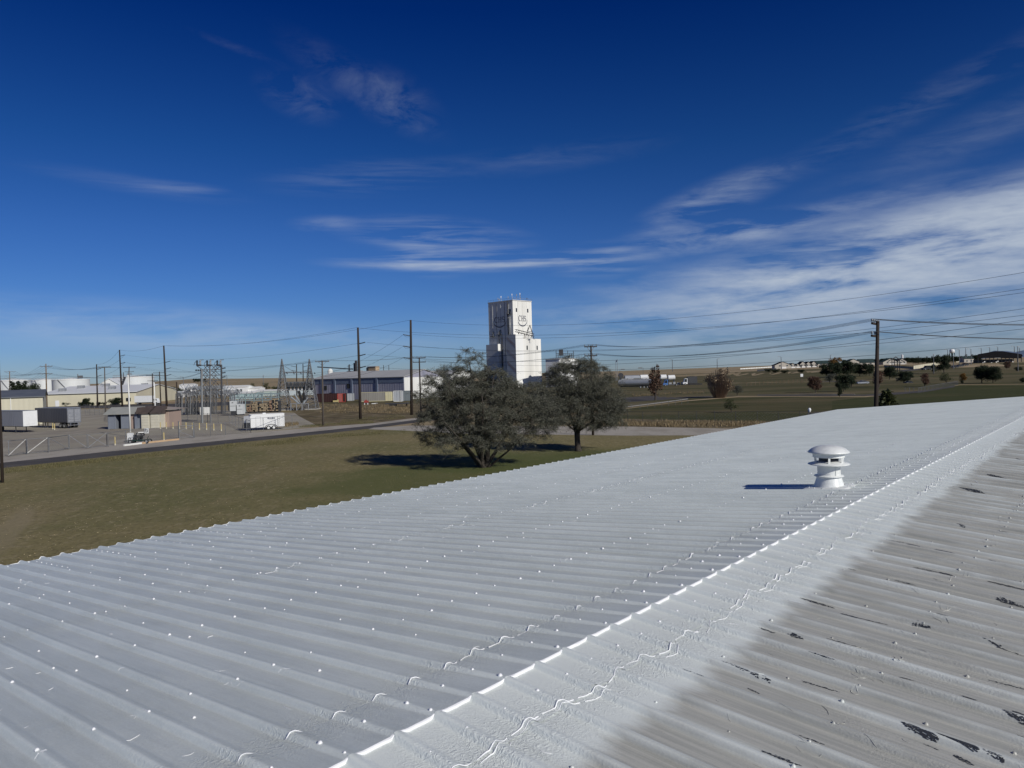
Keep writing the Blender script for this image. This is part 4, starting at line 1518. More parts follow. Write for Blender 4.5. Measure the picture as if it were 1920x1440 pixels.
for dz in (0, 1.3):
    for s_ in (-0.6, 0.6):
        b_.bar(pa + TB * s_ + Vector((0, 0, dz - 0.6)), pb + TB * s_ + Vector((0, 0, dz - 0.6)), 0.26)
for i in range(11):
    p, q = pa.lerp(pb, i / 11), pa.lerp(pb, (i + 1) / 11)
    b_.bar(p + Vector((0, 0, -0.6)), q + Vector((0, 0, 0.7)), 0.16)
apex = q3(993.5, 609.5)
for x_, y_ in ((985, 634.5), (1001.5, 636.5), (988, 621), (998.5, 624)):
    b_.bar(apex, q3(x_, y_), 0.3)
b_.bar(q3(989, 621), q3(998, 622.5), 0.25)
for x_ in (972, 977, 983, 990, 996):
    b_.bar(q3(x_, 621 + (x_ - 966) * 0.25), Vector((q3(x_, 630).x, q3(x_, 630).y, 27.7)), 0.24)
    b_.bar(q3(x_, 622 + (x_ - 966) * 0.25), Vector((q3(x_ + 5, 630).x, q3(x_ + 5, 630).y, 27.7)), 0.16)
b_.build('conveyor_truss', DARK, tw)

# ================================================================== BUILDINGS
def shed_building(name, label, corner, LA, LB, he, hr, mw, mr, ad=AA, bd=BB, ridge_along='a', over=0.4, cat='building', extra=None):
    """box building: corner nearest the camera, extends LA along ad and LB along bd; ridge parallel to ad or bd"""
    t = thing(name, label, cat, corner)
    up = Vector((0, 0, 1))
    if ridge_along == 'b':
        ad, bd, LA, LB = bd, ad, LB, LA
    b_ = MB()
    P = lambda a, b, z: ad * a + bd * b + up * z
    b_.add([P(0, 0, 0), P(LA, 0, 0), P(LA, 0, he), P(0, 0, he), P(0, LB, 0), P(LA, LB, 0), P(LA, LB, he), P(0, LB, he), P(0, LB / 2, hr), P(LA, LB / 2, hr)],
           [(0, 1, 2, 3), (5, 4, 7, 6), (4, 0, 3, 8, 7), (1, 5, 6, 9, 2)])
    b_.build('wall', mw, t)
    sl_ = (hr - he) / (LB / 2)
    b_ = MB()
    o = over
    for s_ in (0, 1):
        bb = -o if s_ == 0 else LB + o
        z_ = he - o * sl_
        b_.add([P(-o, bb, z_ + 0.05), P(LA + o, bb, z_ + 0.05), P(LA + o, LB / 2, hr + 0.05), P(-o, LB / 2, hr + 0.05),
                P(-o, bb, z_ + 0.25), P(LA + o, bb, z_ + 0.25), P(LA + o, LB / 2, hr + 0.25), P(-o, LB / 2, hr + 0.25)],
               [(0, 1, 2, 3), (7, 6, 5, 4), (0, 4, 5, 1), (0, 3, 7, 4), (1, 5, 6, 2)])
    b_.build('roof', mr, t)
    return t, P, ad, bd


# grey-blue warehouse
WHW = corrugated('warehouse_siding', (0.22, 0.23, 0.30), (0.34, 0.33, 0.38), 1.0, 0.6)
WHB = mat('warehouse_band', (0.11, 0.14, 0.20), (0.14, 0.17, 0.23), 0.5, 0.6)
WHR = mat('warehouse_roof_sheet', (0.36, 0.36, 0.35), (0.44, 0.44, 0.42), 0.08, 0.6)
c = base_at(758, 745, 262)
wh, P, ad, bd = shed_building('warehouse', 'long grey warehouse with pale roof and blue-grey siding behind the row of containers', c, 49, 21, 8.0, 10.45, WHW, WHR)
b_ = MB(); b_.box(P(24.5, -0.06, 7.0), (49, 0.1, 1.9), ax=(ad, bd, Vector((0, 0, 1)))); b_.build('dark_band', WHB, wh)
b_ = MB(); b_.box(P(-0.06, 10.5, 3.9), (0.1, 20.8, 7.8), ax=(ad, bd, Vector((0, 0, 1)))); b_.build('white_end_wall', WHITED, wh)
for a_ in (13.5, 27, 36.5, 44):
    b_ = MB(); b_.box(P(a_, -0.2, 4), (0.9, 0.35, 8), ax=(ad, bd, Vector((0, 0, 1)))); b_.build('pilaster', WHB, wh)
for a_, z in ((29, 5.1), (39, 1.9), (42, 4.6)):
    b_ = MB(); b_.box(P(a_, -0.1, z), (1.5, 0.15, 1.6), ax=(ad, bd, Vector((0, 0, 1)))); b_.build('window', GLASS, wh)
# buildings behind it
c = base_at(846, 742, 300)
w2, P, ad, bd = shed_building('white_shed', 'white metal shed seen in gaps of the multi-stemmed tree', c, 16, 14, 8.5, 10, WHITED, WHR)
c = base_at(1050, 715, 400)
w3, P, ad, bd = shed_building('white_process_building', 'white flat industrial building with rooftop rails behind the smaller round tree', c, 9, 19, 15.0, 15.6, TWP, WHR)
b_ = MB()
for i in range(10):
    p = P(2, 2.0 * i, 15.6)
    b_.bar(p, p + Vector((0, 0, 2.8 if i % 3 else 4.2)), 0.22)
b_.bar(P(2, 0, 18.1), P(2, 18, 18.1), 0.25); b_.bar(P(2, 0, 17.0), P(2, 18, 17.0), 0.2)
b_.box(P(2, 5, 18.8), (2.2, 2.2, 3.2))
b_.build('roof_frame', DARK, w3)
c = base_at(705, 720, 560)
ph, P, ad, bd = shed_building('beige_tower_house', 'boxy beige building poking above the grey warehouse ridge', c, 9, 4, 16, 16.2, mat('beige_wall', (0.45, 0.34, 0.22), (0.4, 0.3, 0.2), 0.3, 0.7), WHR)
b_ = MB(); b_.box(P(8.6, -0.2, 13), (2.2, 0.4, 5), ax=(ad, bd, Vector((0, 0, 1)))); b_.build('dark_door', DARK, ph)
c = base_at(672, 720, 600)
ph, P, ad, bd = shed_building('elevator_works', 'low cream works with dark machinery above the grey warehouse ridge', c, 16, 8, 12.5, 13.5, CREAM, WHR)
b_ = MB(); b_.tube([P(2, 0, 13), P(2, 0, 22)], 1.2, 6); b_.tube([P(4, 0, 13), P(4, 0, 20)], 0.9, 6); b_.bar(P(6, 0, 15), P(50, 0, 18), 0.8); b_.bar(P(10, 0, 12), P(10, 0, 19), 0.6); b_.build('machinery', DARK, ph)
c = base_at(620, 720, 560)
t = thing('white_silo', 'small white silo at the left end of the grey warehouse ridge', 'silo', c)
b_ = MB(); b_.lathe([(1.9, 0), (1.9, 14), (1.0, 15.2), (0, 15.5)], n=16); b_.build('bin', WHITED, t, 40)

# near-left cream building
CRW = corrugated('cream_siding', (0.52, 0.49, 0.37), (0.48, 0.45, 0.34), 0.8, 0.6)
DRF = mat('dark_roof_sheet', (0.09, 0.10, 0.115), (0.12, 0.13, 0.145), 0.4, 0.6)
c = base_at(82, 795)
A2, B2 = Vector((-0.86, -0.51, 0)), Vector((-0.51, 0.86, 0))
he = W(82, 744, c.y).z
t, P, ad, bd = shed_building('cream_building', 'near cream ribbed metal building with dark low roof at the left edge', c, 40, 24, he, he + 1.4, CRW, DRF, A2, B2)
for a_ in (5.9,):
    b_ = MB(); b_.bar(P(a_, -0.1, 0), P(a_, -0.1, he), 0.16); b_.build('downpipe', WHITED, t)
b_ = MB(); b_.box(P(9.8, -0.15, he - 0.8), (0.7, 0.3, 0.6), ax=(ad, bd, Vector((0, 0, 1)))); b_.build('wall_lamp', DARK, t)

# long cream warehouse with white roof
c = base_at(256, 757, 300)
A3, B3 = Vector((-0.985, -0.17, 0)), Vector((-0.17, 0.985, 0))
t, P, ad, bd = shed_building('long_warehouse', 'long low cream warehouse with a bright white roof below the storage tanks', c, 36, 60, 4.9, 7.6, mat('yellow_cream_wall', (0.62, 0.58, 0.42), (0.55, 0.51, 0.38), 0.2, 0.7), mat('white_roof_sheet', (0.62, 0.63, 0.63), (0.70, 0.71, 0.70), 0.1, 0.6), A3, B3)
b_ = MB(); b_.box(P(18, -0.1, 4.75), (36, 0.2, 0.3), ax=(ad, bd, Vector((0, 0, 1)))); b_.build('eave_trim', DARK, t)
b_ = MB(); b_.box(P(29.5, -0.1, 1.2), (1.4, 0.1, 2.4), ax=(ad, bd, Vector((0, 0, 1)))); b_.build('door', WHITE, t)
for q in (3.0,):
    b_ = MB(); b_.box(P(q, -0.1, 1.9), (1.8, 0.1, 1.4), ax=(ad, bd, Vector((0, 0, 1)))); b_.build('window', GLASS, t)
for i, (a_, b2) in enumerate(((31, 9), (28, 20), (24, 34), (20, 26), (13, 12), (8, 38))):
    z = 4.9 + 2.7 * b2 / 30 if b2 < 30 else 7.6 - 2.7 * (b2 - 30) / 30
    b_ = MB(); b_.box(P(a_, b2, z + 0.8), (2.4, 2.0, 1.3), ax=(ad, bd, Vector((0, 0, 1)))); b_.build('rooftop_unit', GALV, t)
# white house-like annex with sloping conveyor near the tank
c = base_at(224, 744, 360)
t, P, ad, bd = shed_building('white_annex', 'small white gabled annex with dark openings left of the biggest tank', c, 9, 14, 8.0, 11.0, WHITED, mat('white_roof_sheet', (0.62, 0.63, 0.63), None), A3, B3, ridge_along='b')
b_ = MB(); b_.bar(P(-1, -0.5, 5.0), P(7, -0.5, 11.5), 0.8); b_.bar(P(6, -0.2, 11), P(6, -0.2, 14), 0.3); b_.bar(P(3, -0.2, 11), P(3, -0.2, 13), 0.3); b_.build('conveyor', DARK, t)
b_ = MB(); b_.box(P(2.5, -0.1, 5), (1.4, 0.2, 1.8)); b_.build('window', GLASS, t)
# far white and pale buildings behind the substation
for px0, px1, yt, yb, d, lab, col_ in (
        (417, 461, 723.5, 734, 420, 'white low building with small dark windows behind the switch structure', WHITE),
        (457, 484, 726, 734, 424, 'white lower wing right of the windowed white building', WHITE),
        (336, 360, 720, 725, 620, 'small far white building at the foot of the tan hill', WHITE),
        (478, 523, 732, 744, 380, 'pale green metal building behind the substation racks', mat('pale_green_wall', (0.42, 0.50, 0.46), (0.38, 0.45, 0.42), 0.3, 0.6)),
        (526, 590, 731, 746, 376, 'pale blue-grey metal building behind the lattice masts', mat('pale_blue_wall', (0.50, 0.56, 0.57), (0.45, 0.51, 0.53), 0.3, 0.6)),
        (430, 476, 741, 747, 330, 'long pale teal roof sheet building behind the transformers', mat('pale_teal_wall', (0.30, 0.42, 0.42), (0.36, 0.46, 0.46), 0.3, 0.6)),
        (300, 345, 741, 746, 420, 'long low white wall beyond the shed roof', WHITED)):
    cR = base_at(px1, 730, d)
    cL = W(px0, yb, d)
    wd_ = (cR.x - cL.x)
    zt_ = W((px0 + px1) / 2, yt, d).z
    t, P, ad, bd = shed_building('far_building', lab, cR, wd_, 12, max(2.5, zt_ - cR.z - 0.9), max(3.0, zt_ - cR.z), col_, WHITED, Vector((-1, 0, 0)), Vector((0, 1, 0)), over=0.2)
    if px0 in (417,):
        for a_ in (wd_ * 0.2, wd_ * 0.35, wd_ * 0.7, wd_ * 0.8, wd_ * 0.9):
            b_ = MB(); b_.box(P(a_, -0.1, 2.8), (1.0, 0.2, 1.2)); b_.build('window', GLASS, t)


# ================================================================== TANKS
for px, hw_px, top, d, lab in ((27, 27, 713, 470, 'leftmost white storage tank, cut by the left edge behind dark poplars'),
                               (83, 21, 712.5, 500, 'white storage tank between the poplars and its larger right neighbour'),
                               (134, 31, 711.5, 450, 'wide white storage tank with a rail, third from the left'),
                               (252, 34.5, 707, 400, 'biggest pale storage tank with a shaded left side behind the lamp mast')):
    c = base_at(px, 740, d)
    r = hw_px / F * d
    h = W(px, top, d).z
    t = thing('storage_tank', lab, 'storage tank', c, 0, 'white storage tanks')
    b_ = MB(); b_.lathe([(r, 0), (r, h)], n=56); b_.build('shell', mat('tank_paint', (0.68, 0.70, 0.69), (0.60, 0.62, 0.61), 0.15, 0.55, stretch=(1, 1, 0.3)), t, 40)
    b_ = MB(); b_.lathe([(r + 0.15, h - 0.35), (r + 0.15, h), (r, h + 0.02), (0, h + 0.8)], n=56); b_.build('roof', TWP, t, 30)
    b_ = MB()
    for k in range(28):
        a = 2 * math.pi * k / 28
        b_.bar((r * math.cos(a), r * math.sin(a), h), (r * math.cos(a), r * math.sin(a), h + 1.1), 0.08)
    b_.lathe([(r, h + 1.05), (r, h + 1.15)], n=28)
    b_.build('rail', GALV, t)
    b_ = MB()
    for k in range(18):
        a0, a1_ = R(-100 + k * 3.2), R(-100 + (k + 1) * 3.2)
        b_.bar((r * 1.02 * math.cos(a0), r * 1.02 * math.sin(a0), h * (1 - k / 18)), (r * 1.02 * math.cos(a1_), r * 1.02 * math.sin(a1_), h * (1 - (k + 1) / 18)), 0.35)
    b_.build('stair', GALV, t)
    if px == 134:
        b_ = MB(); b_.bar((r * 0.6, -r * 0.3, h), (r * 0.6, -r * 0.3, h + 3.2), 0.4); b_.box((r * 0.75, -r * 0.3, h + 1.4), (2.4, 1.2, 1.6)); b_.build('roof_fittings', GALVD, t)

# ================================================================== VEHICLES AND CONTAINERS
def wheel(parent, c, r, wd, axis, rim=WHITE, name='wheel'):
    t = bpy.data.objects.new(name, None)
    b_ = MB()
    ax_ = Vector(axis).normalized()
    c = Vector(c)
    b_.tube([c - ax_ * wd / 2, c - ax_ * wd * 0.38, c + ax_ * wd * 0.38, c + ax_ * wd / 2], [r * 0.9, r, r, r * 0.9], 20)
    o = b_.build(name, BLACK, parent, 40)
    b_ = MB()
    b_.tube([c - ax_ * (wd / 2 + 0.012), c + ax_ * (wd / 2 + 0.012)], [r * 0.55, r * 0.55], 16)
    b_.tube([c - ax_ * (wd / 2 + 0.04), c + ax_ * (wd / 2 + 0.04)], [r * 0.16] * 2, 10)
    b_.build('rim', rim, o, 40)
    return o


SEMI = corrugated('trailer_side', (0.20, 0.21, 0.24), (0.26, 0.27, 0.30), 0.6, 0.5)
SEMID = corrugated('dark_trailer_side', (0.055, 0.06, 0.08), (0.075, 0.08, 0.10), 0.6, 0.5)


def semi(label, loc, rz, ln, side, endm, front_white=False):
    t = thing('semi_trailer', label, 'trailer', loc, rz, 'semi-trailers parked in the yard')
    b_ = MB(); b_.box((ln / 2, 0, 2.55), (ln, 2.5, 2.75)); b_.build('box', side, t)
    b_ = MB(); b_.box((ln / 2, 0, 3.96), (ln + 0.06, 2.56, 0.10)); b_.build('roof', GALV, t)
    b_ = MB()
    for y in (-0.63, 0.63):
        b_.box((-0.03, y, 2.5), (0.06, 1.18, 2.5))
        b_.box((-0.08, y * 0.15, 2.5), (0.05, 0.05, 2.4))
    b_.build('rear_door', endm, t)
    b_ = MB()
    for z in (1.7, 2.3, 2.9):
        b_.box((-0.07, 0, z), (0.03, 2.3, 0.06))
    for y in (-1.25, 1.25):
        b_.box((-0.05, y, 2.55), (0.12, 0.1, 2.75))
    b_.box((-0.05, 0, 3.88), (0.12, 2.5, 0.14)); b_.box((-0.08, 0, 1.12), (0.16, 2.5, 0.2))
    b_.build('door_frame', STEEL, t)
    b_ = MB(); b_.box((-0.12, 0, 0.6), (0.1, 2.2, 0.12)); b_.bar((-0.1, -0.7, 0.6), (-0.05, -0.7, 1.1), 0.08); b_.bar((-0.1, 0.7, 0.6), (-0.05, 0.7, 1.1), 0.08); b_.build('bumper', STEEL, t)
    b_ = MB(); b_.box((2.1, 0, 0.95), (3.2, 1.3, 0.3)); b_.box((ln / 2, 0.5, 1.1), (ln - 0.4, 0.12, 0.16)); b_.box((ln / 2, -0.5, 1.1), (ln - 0.4, 0.12, 0.16)); b_.build('chassis', DARK, t)
    for x in (1.3, 2.6):
        for y in (-1.0, 1.0):
            wheel(t, (x, y, 0.5), 0.5, 0.5, (0, 1, 0), STEEL)
    for y in (-0.9, 0.9):
        b_ = MB(); b_.bar((ln - 3, y, 0.05), (ln - 3, y, 1.1), 0.12); b_.box((ln - 3, y, 0.05), (0.3, 0.25, 0.08)); b_.build('landing_leg', DARK, t)
    return t


DOORG = mat('grey_door', (0.20, 0.21, 0.23), (0.28, 0.29, 0.31), 2, 0.5)
p = base_at(136, 803)
semi('dark semi-trailer with its frosted double rear doors facing the road, beside the cream building', p + Vector((0, 0.6, 0)), R(150), 11.5, SEMID, DOORG)
p = base_at(56, 811)
dr_ = Vector((math.cos(R(152)), math.sin(R(152)), 0))
t = semi('grey semi-trailer with a sunlit white nose, cut by the left edge', p + dr_ * 14.2 + Vector((0, 0.4, 0)), R(-28), 14.0, SEMI, DOORG)
b_ = MB(); b_.box((14.03, 0, 2.55), (0.06, 2.5, 2.75)); b_.box((14.07, 0, 2.3), (0.04, 1.5, 1.6)); b_.build('nose_panel', WHITE, t)

# white cargo trailer
p = base_at(465, 808)
p2 = base_at(529, 804.5)
dv_ = (p2 - p).normalized()
rz = math.atan2(dv_.y, dv_.x)
t = thing('cargo_trailer', 'white enclosed tandem-axle cargo trailer parked behind the fence near the road', 'trailer', p + Vector((0, 1.0, 0)), rz)
LT = (p2 - p).length
b_ = MB()
b_.prism([(0, -1, 0.42), (LT, -1, 0.42), (LT, -1, 2.62), (0.25, -1, 2.62), (0, -1, 2.4)], (0, 2.1, 0))
b_.prism([(-0.95, 0.05, 0.42), (0, -1, 0.42), (0, 1.1, 0.42)], (0, 0, 1.98))
b_.build('body', WHITE, t)
b_ = MB(); b_.prism([(-0.97, 0.05, 0.44), (-0.01, -1.02, 0.44), (-0.01, 1.12, 0.44)], (0, 0, 0.9)); b_.build('stone_guard', DARK, t)
b_ = MB(); b_.box((LT / 2, 0.05, 2.64), (LT + 0.05, 2.14, 0.06)); b_.build('roof', TWP, t)
b_ = MB(); b_.box((LT * 0.42, 0, 2.75), (0.5, 0.5, 0.18)); b_.build('roof_vent', WHITE, t)
for x in (LT * 0.52, LT * 0.52 + 0.86):
    wheel(t, (x, -0.98, 0.36), 0.36, 0.24, (0, 1, 0), WHITE)
    wheel(t, (x, 1.08, 0.36), 0.36, 0.24, (0, 1, 0), WHITE)
b_ = MB(); b_.tube([(LT * 0.52 + 0.43 + math.cos(R(a)) * 0.98, -1.03, 0.46 + math.sin(R(a)) * 0.46) for a in range(0, 181, 15)], 0.05, 5); b_.build('fender', DARK, t)
b_ = MB(); b_.bar((-0.9, 0.0, 0.45), (-1.9, 0.05, 0.45), 0.1); b_.bar((-1.6, 0.05, 0.45), (-1.6, 0.05, 0.02), 0.07); b_.box((-1.95, 0.05, 0.5), (0.2, 0.14, 0.12)); b_.build('hitch', DARK, t)
b_ = MB()
for x0 in (LT * 0.16, LT * 0.30):
    b_.box((x0, -1.012, 1.4), (0.02, 0.02, 1.7))
b_.box((LT * 0.23, -1.012, 2.25), (LT * 0.14, 0.02, 0.02)); b_.box((LT / 2, -1.012, 0.46), (LT, 0.02, 0.06))
b_.box((LT * 0.86, -1.012, 1.4), (0.025, 0.02, 1.9)); b_.box((LT * 0.96, -1.012, 1.3), (0.025, 0.02, 2.2))
b_.build('side_door_frame', GALVD, t)
b_ = MB()
xx = LT * 0.50
for wl in (0.20, 0.07, 0.07, 0.13, 0.13, 0.2, 0.13, 0.14):
    b_.box((xx + wl / 2, -1.013, 1.95), (wl * 0.8, 0.02, 0.18 if wl < .18 else 0.26)); xx += wl + 0.02
b_.box((xx - 0.55, -1.013, 1.78), (1.0, 0.02, 0.03))
b_.build('side_lettering', NAVY, t)['label'] = 'blurred navy lettering with underline, too small to read'

CONT = {}


def container(label, pxl, pxr, yb, d, h_, mside, mdoor=None, door_px=None, cat='container', name='shipping_container'):
    a = base_at(pxl, yb, d)
    b = base_at(pxr, yb, d)
    ln = (b - a).length
    t = thing(name, label, cat, a)
    b_ = MB(); b_.box((ln / 2, 1.2, h_ / 2 + 0.1), (ln, 2.4, h_)); b_.build('box', mside, t)
    b_ = MB()
    for x in (0.06, ln - 0.06):
        b_.box((x, -0.03, h_ / 2 + 0.1), (0.14, 0.08, h_ + 0.04))
    b_.box((ln / 2, -0.03, h_ + 0.06), (ln, 0.08, 0.12)); b_.box((ln / 2, -0.03, 0.16), (ln, 0.08, 0.14))
    b_.build('frame', mdoor or mside, t)
    if mdoor and door_px:
        x0, x1 = [(base_at(q, yb, d) - a).x for q in door_px]
        b_ = MB(); b_.box(((x0 + x1) / 2, -0.06, h_ / 2 + 0.1), (x1 - x0, 0.06, h_ * 0.92)); o = b_.build('door', mdoor, t)
        b_ = MB()
        for q in (0.25, 0.45, 0.55, 0.75):
            b_.bar((x0 + (x1 - x0) * q, -0.1, 0.25), (x0 + (x1 - x0) * q, -0.1, h_), 0.05)
        b_.build('lock_bar', GALV, o)
    return t


MAR = corrugated('maroon_container', (0.022, 0.006, 0.005), (0.032, 0.008, 0.007), 0.6, 0.6)
REDC = corrugated('red_container', (0.38, 0.06, 0.04), (0.30, 0.05, 0.035), 0.6, 0.6)
GRYC = corrugated('grey_tan_container', (0.20, 0.19, 0.17), (0.25, 0.24, 0.21), 0.6, 0.6)
LGC = corrugated('pale_grey_container', (0.32, 0.34, 0.36), (0.40, 0.42, 0.43), 0.9, 0.6)
container('long dark maroon shipping container left of the tall pole', 594, 632, 753, 255, 2.9, MAR)
container('shorter container with a bright red end door beside the maroon one', 632.5, 648, 753, 250, 2.9, MAR, REDC, (632.5, 643))
container('small grey-white container between the red door and the tall pole', 650, 662, 752, 262, 2.6, LGC)
container('long grey-tan container with pale yellow doors right of the tall pole', 677, 736, 754.5, 248, 3.1, GRYC, mat('pale_yellow_door', (0.62, 0.58, 0.36), (0.55, 0.5, 0.3), 1, 0.6), (723, 736))
container('white-edged ribbed grey container next to the yellow doors', 738, 755, 757, 240, 3.5, LGC, WHITED, (750, 752))
container('darker grey container half hidden by the multi-stemmed tree', 756, 772, 756, 246, 3.3, corrugated('slate_container', (0.14, 0.17, 0.18), (0.18, 0.2, 0.21), 0.6))

# clutter in front of the containers
def clutter(name, label, cat, px, py, parts):
    p = base_at(px, py)
    t = thing(name, label, cat, p)
    for nm, boxes, mt in parts:
        b_ = MB()
        for bx in boxes:
            b_.box(bx[0], bx[1], bx[2] if len(bx) > 2 else 0)
        b_.build(nm, mt, t)
    return t


clutter('yellow_loader', 'yellow machine part lying in front of the maroon container', 'machine', 630, 756,
        [('body', [((0, 0, 0.6), (1.7, 1.0, 0.7)), ((0.7, 0, 0.95), (0.5, 0.8, 0.4))], YELLOW), ('track', [((0, -0.5, 0.2), (1.6, 0.3, 0.35)), ((0, 0.5, 0.2), (1.6, 0.3, 0.35))], BLACK)])
clutter('white_tote', 'white tote tank by the red container door', 'tote', 640.5, 753,
        [('tank', [((0, 0, 0.65), (1.0, 1.0, 0.95))], WHITE), ('pallet', [((0, 0, 0.09), (1.1, 1.1, 0.14))], WOODG)])
clutter('red_cart', 'small red cart with white front in the weeds right of the tall pole', 'cart', 687, 759,
        [('seat', [((0, 0, 0.95), (1.3, 0.8, 0.6)), ((-.1, 0.1, 1.35), (0.5, 0.3, 0.3))], RED), ('frame', [((-0.5, 0, 0.35), (0.18, 0.5, 0.65)), ((0.45, 0, 0.35), (0.18, 0.5, 0.65)), ((0, 0, 0.55), (1.1, 0.4, 0.1))], WHITE)])
clutter('white_scrap', 'low heap of pale scrap panels lying right of the red cart', 'scrap', 701, 758,
        [('panel', [((0, 0, 0.2), (1.4, 0.5, 0.16), 0.3), ((0.6, 0.1, 0.3), (0.9, 0.4, 0.12), -0.4)], WHITED)])
clutter('dark_flatbed', 'dark low flatbed trailer in the weeds at the edge of the tree', 'trailer', 745, 762,
        [('deck', [((0, 0, 0.8), (6.5, 2.2, 0.2))], DARK), ('axle_block', [((-1.2, 0, 0.35), (1.8, 2.2, 0.6)), ((2.6, 0, 0.4), (0.3, 0.3, 0.7))], BLACK)])
clutter('orange_dumpster', 'orange-yellow dump box parked by the bushes along the long cream warehouse', 'dumpster', 144, 757.5,
        [('box', [((0, 0, 1.25), (3.1, 1.8, 1.5)), ((0, 0, 1.95), (3.3, 1.95, 0.12))], ORANGE), ('skid', [((-1.1, 0, 0.3), (0.25, 1.6, 0.5)), ((1.1, 0, 0.3), (0.25, 1.6, 0.5))], BLACK)])
clutter('tank_pair', 'dark round-topped bins standing left of the white warehouse door', 'bin', 103, 759,
        [('bin', [((-0.9, 0, 1.2), (1.6, 1.4, 2.3)), ((1.0, 0, 1.3), (1.6, 1.4, 2.5))], GALVD), ('lid', [((-0.9, 0, 2.4), (1.2, 1.0, 0.2)), ((1.0, 0, 2.6), (1.2, 1.0, 0.2))], DARK)])


# vehicles
def truck(label, loc, rz, cabm, boxm=None, ln=6.5, cab_h=2.3, box_h=3.4, scale=1.0, name='box_truck'):
    t = thing(name, label, 'truck', loc, rz)
    t.scale = (scale,) * 3
    b_ = MB(); b_.prism([(0, -1, 0.5), (2.2, -1, 0.5), (2.2, -1, cab_h), (0.9, -1, cab_h), (0.55, -1, 1.45), (0, -1, 1.3)], (0, 2, 0)); b_.build('cab', cabm, t)
    b_ = MB(); b_.prism([(0.62, -1.02, 1.45), (1.9, -1.02, 1.45), (1.9, -1.02, cab_h - 0.2), (0.95, -1.02, cab_h - 0.2)], (0, 2.04, 0)); b_.build('window', GLASS, t)
    b_ = MB(); b_.box((ln / 2 + 1, 0, 0.65), (ln, 1.6, 0.3)); b_.build('chassis', DARK, t)
    if boxm:
        b_ = MB(); b_.box((2.4 + (ln - 1.5) / 2, 0, 0.9 + (box_h - 0.9) / 2), (ln - 1.5, 2.4, box_h - 0.9)); b_.build('cargo_box', boxm, t)
    for x in (1.0, ln - 0.3):
        for y in (-0.95, 0.95):
            wheel(t, (x, y, 0.45), 0.45, 0.3, (0, 1, 0), GALV)
    return t


def car(label, loc, rz, bodym, name='parked_car', suv=False, scale=1.0):
    t = thing(name, label, 'car', loc, rz)
    t.scale = (scale,) * 3
    h = 1.75 if suv else 1.45
    b_ = MB(); b_.prism([(-2.3, -0.88, 0.35), (2.25, -0.88, 0.35), (2.3, -0.88, 0.75), (1.5, -0.88, 0.95), (-2.0, -0.88, 1.0), (-2.3, -0.88, 0.8)], (0, 1.76, 0)); b_.build('body', bodym, t)
    b_ = MB(); b_.prism([(-1.9, -0.78, 0.95), (1.15, -0.78, 0.93), (0.45, -0.74, h - 0.05), (-1.2 if not suv else -1.7, -0.74, h - 0.05)], (0, 1.52, 0)); b_.build('window', GLASS, t)
    b_ = MB(); b_.prism([(0.5, -0.72, h - 0.06), (-1.25 if not suv else -1.75, -0.72, h - 0.06), (-1.1 if not suv else -1.6, -0.68, h), (0.35, -0.68, h)], (0, 1.40, 0)); b_.build('roof', bodym, t)
    for x in (-1.4, 1.4):
        for y in (-0.8, 0.8):
            wheel(t, (x, y, 0.33), 0.33, 0.2, (0, 1, 0), GALV)
    return t


SILV = mat('silver_car_paint', (0.36, 0.38, 0.42), None, 1, 0.25, 0.3)
DKC = mat('dark_car_paint', (0.03, 0.032, 0.036), None, 1, 0.25)
car('silver sedan on the parking lot just left of the right utility pole', base_at(1617, 720.5), R(183), SILV)
car('small dark car parked under the trees right of the utility pole', base_at(1703, 719.5), R(200), DKC, scale=0.75)
car('dark car with a white nose on the hill road by the long pale fence', base_at(1738, 693.5), R(190), DKC, suv=True, scale=1.6)
car('bright white parked vehicle beside the pavilion road', base_at(1843, 678), R(190), WHITE, suv=True, scale=1.2)
car('dark vehicle queue leader below the lamp posts', base_at(1809, 686), R(200), DKC, suv=True, scale=1.2)
car('second dark vehicle on the hill road left of the white post', base_at(1799, 688), R(200), DKC, scale=1.2)
car('dark low vehicle at the bottom of the hill road', base_at(1790, 690), R(200), DKC, scale=1.1)
truck('white box truck parked beyond the shed roof with its side in sunlight', base_at(300, 757.5), R(180), WHITE, WHITE, ln=8.5, box_h=3.4)
truck('white pickup-like service truck left of the white box truck', base_at(263, 756), R(180), WHITE, None, ln=4.6, cab_h=1.9, name='pickup_truck')
for i, (px, lab) in enumerate(((318, 'first'), (327, 'second'), (335, 'third'))):
    car(lab + ' of three pale vehicles in the far lot right of the box truck', base_at(px, 747), R(10), WHITE, suv=True)

# ================================================================== PINKISH SHED COMPLEX
PINK = corrugated('pink_tan_siding', (0.36, 0.27, 0.22), (0.30, 0.23, 0.19), 0.3, 0.7)
CRM = mat('cream_garage_door', (0.60, 0.57, 0.46), (0.54, 0.51, 0.41), 1, 0.6)
RFG = mat('grey_shed_roof', (0.26, 0.27, 0.25), (0.32, 0.32, 0.29), 0.5, 0.7)
RFT = mat('tan_shed_roof', (0.34, 0.29, 0.24), (0.28, 0.24, 0.21), 0.8, 0.7, stretch=(4, 1, 1))
RFD = mat('dark_brown_roof', (0.06, 0.045, 0.04), (0.09, 0.07, 0.06), 1, 0.7)
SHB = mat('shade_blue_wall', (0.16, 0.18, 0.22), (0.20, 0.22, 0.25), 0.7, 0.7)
c = base_at(258, 803.5)
ps = lambda x, y=803.5: (base_at(x, y, c.y) - c).x
sh = thing('storage_shed', 'low pink-tan storage shed with grey gabled roofs, open bays and two cream garage doors', 'shed', c)
zz = lambda y, x=258: W(x, y, c.y).z
x0, x1, x2, x3, x4 = ps(204), ps(243), ps(258), ps(284), ps(313)
b_ = MB()
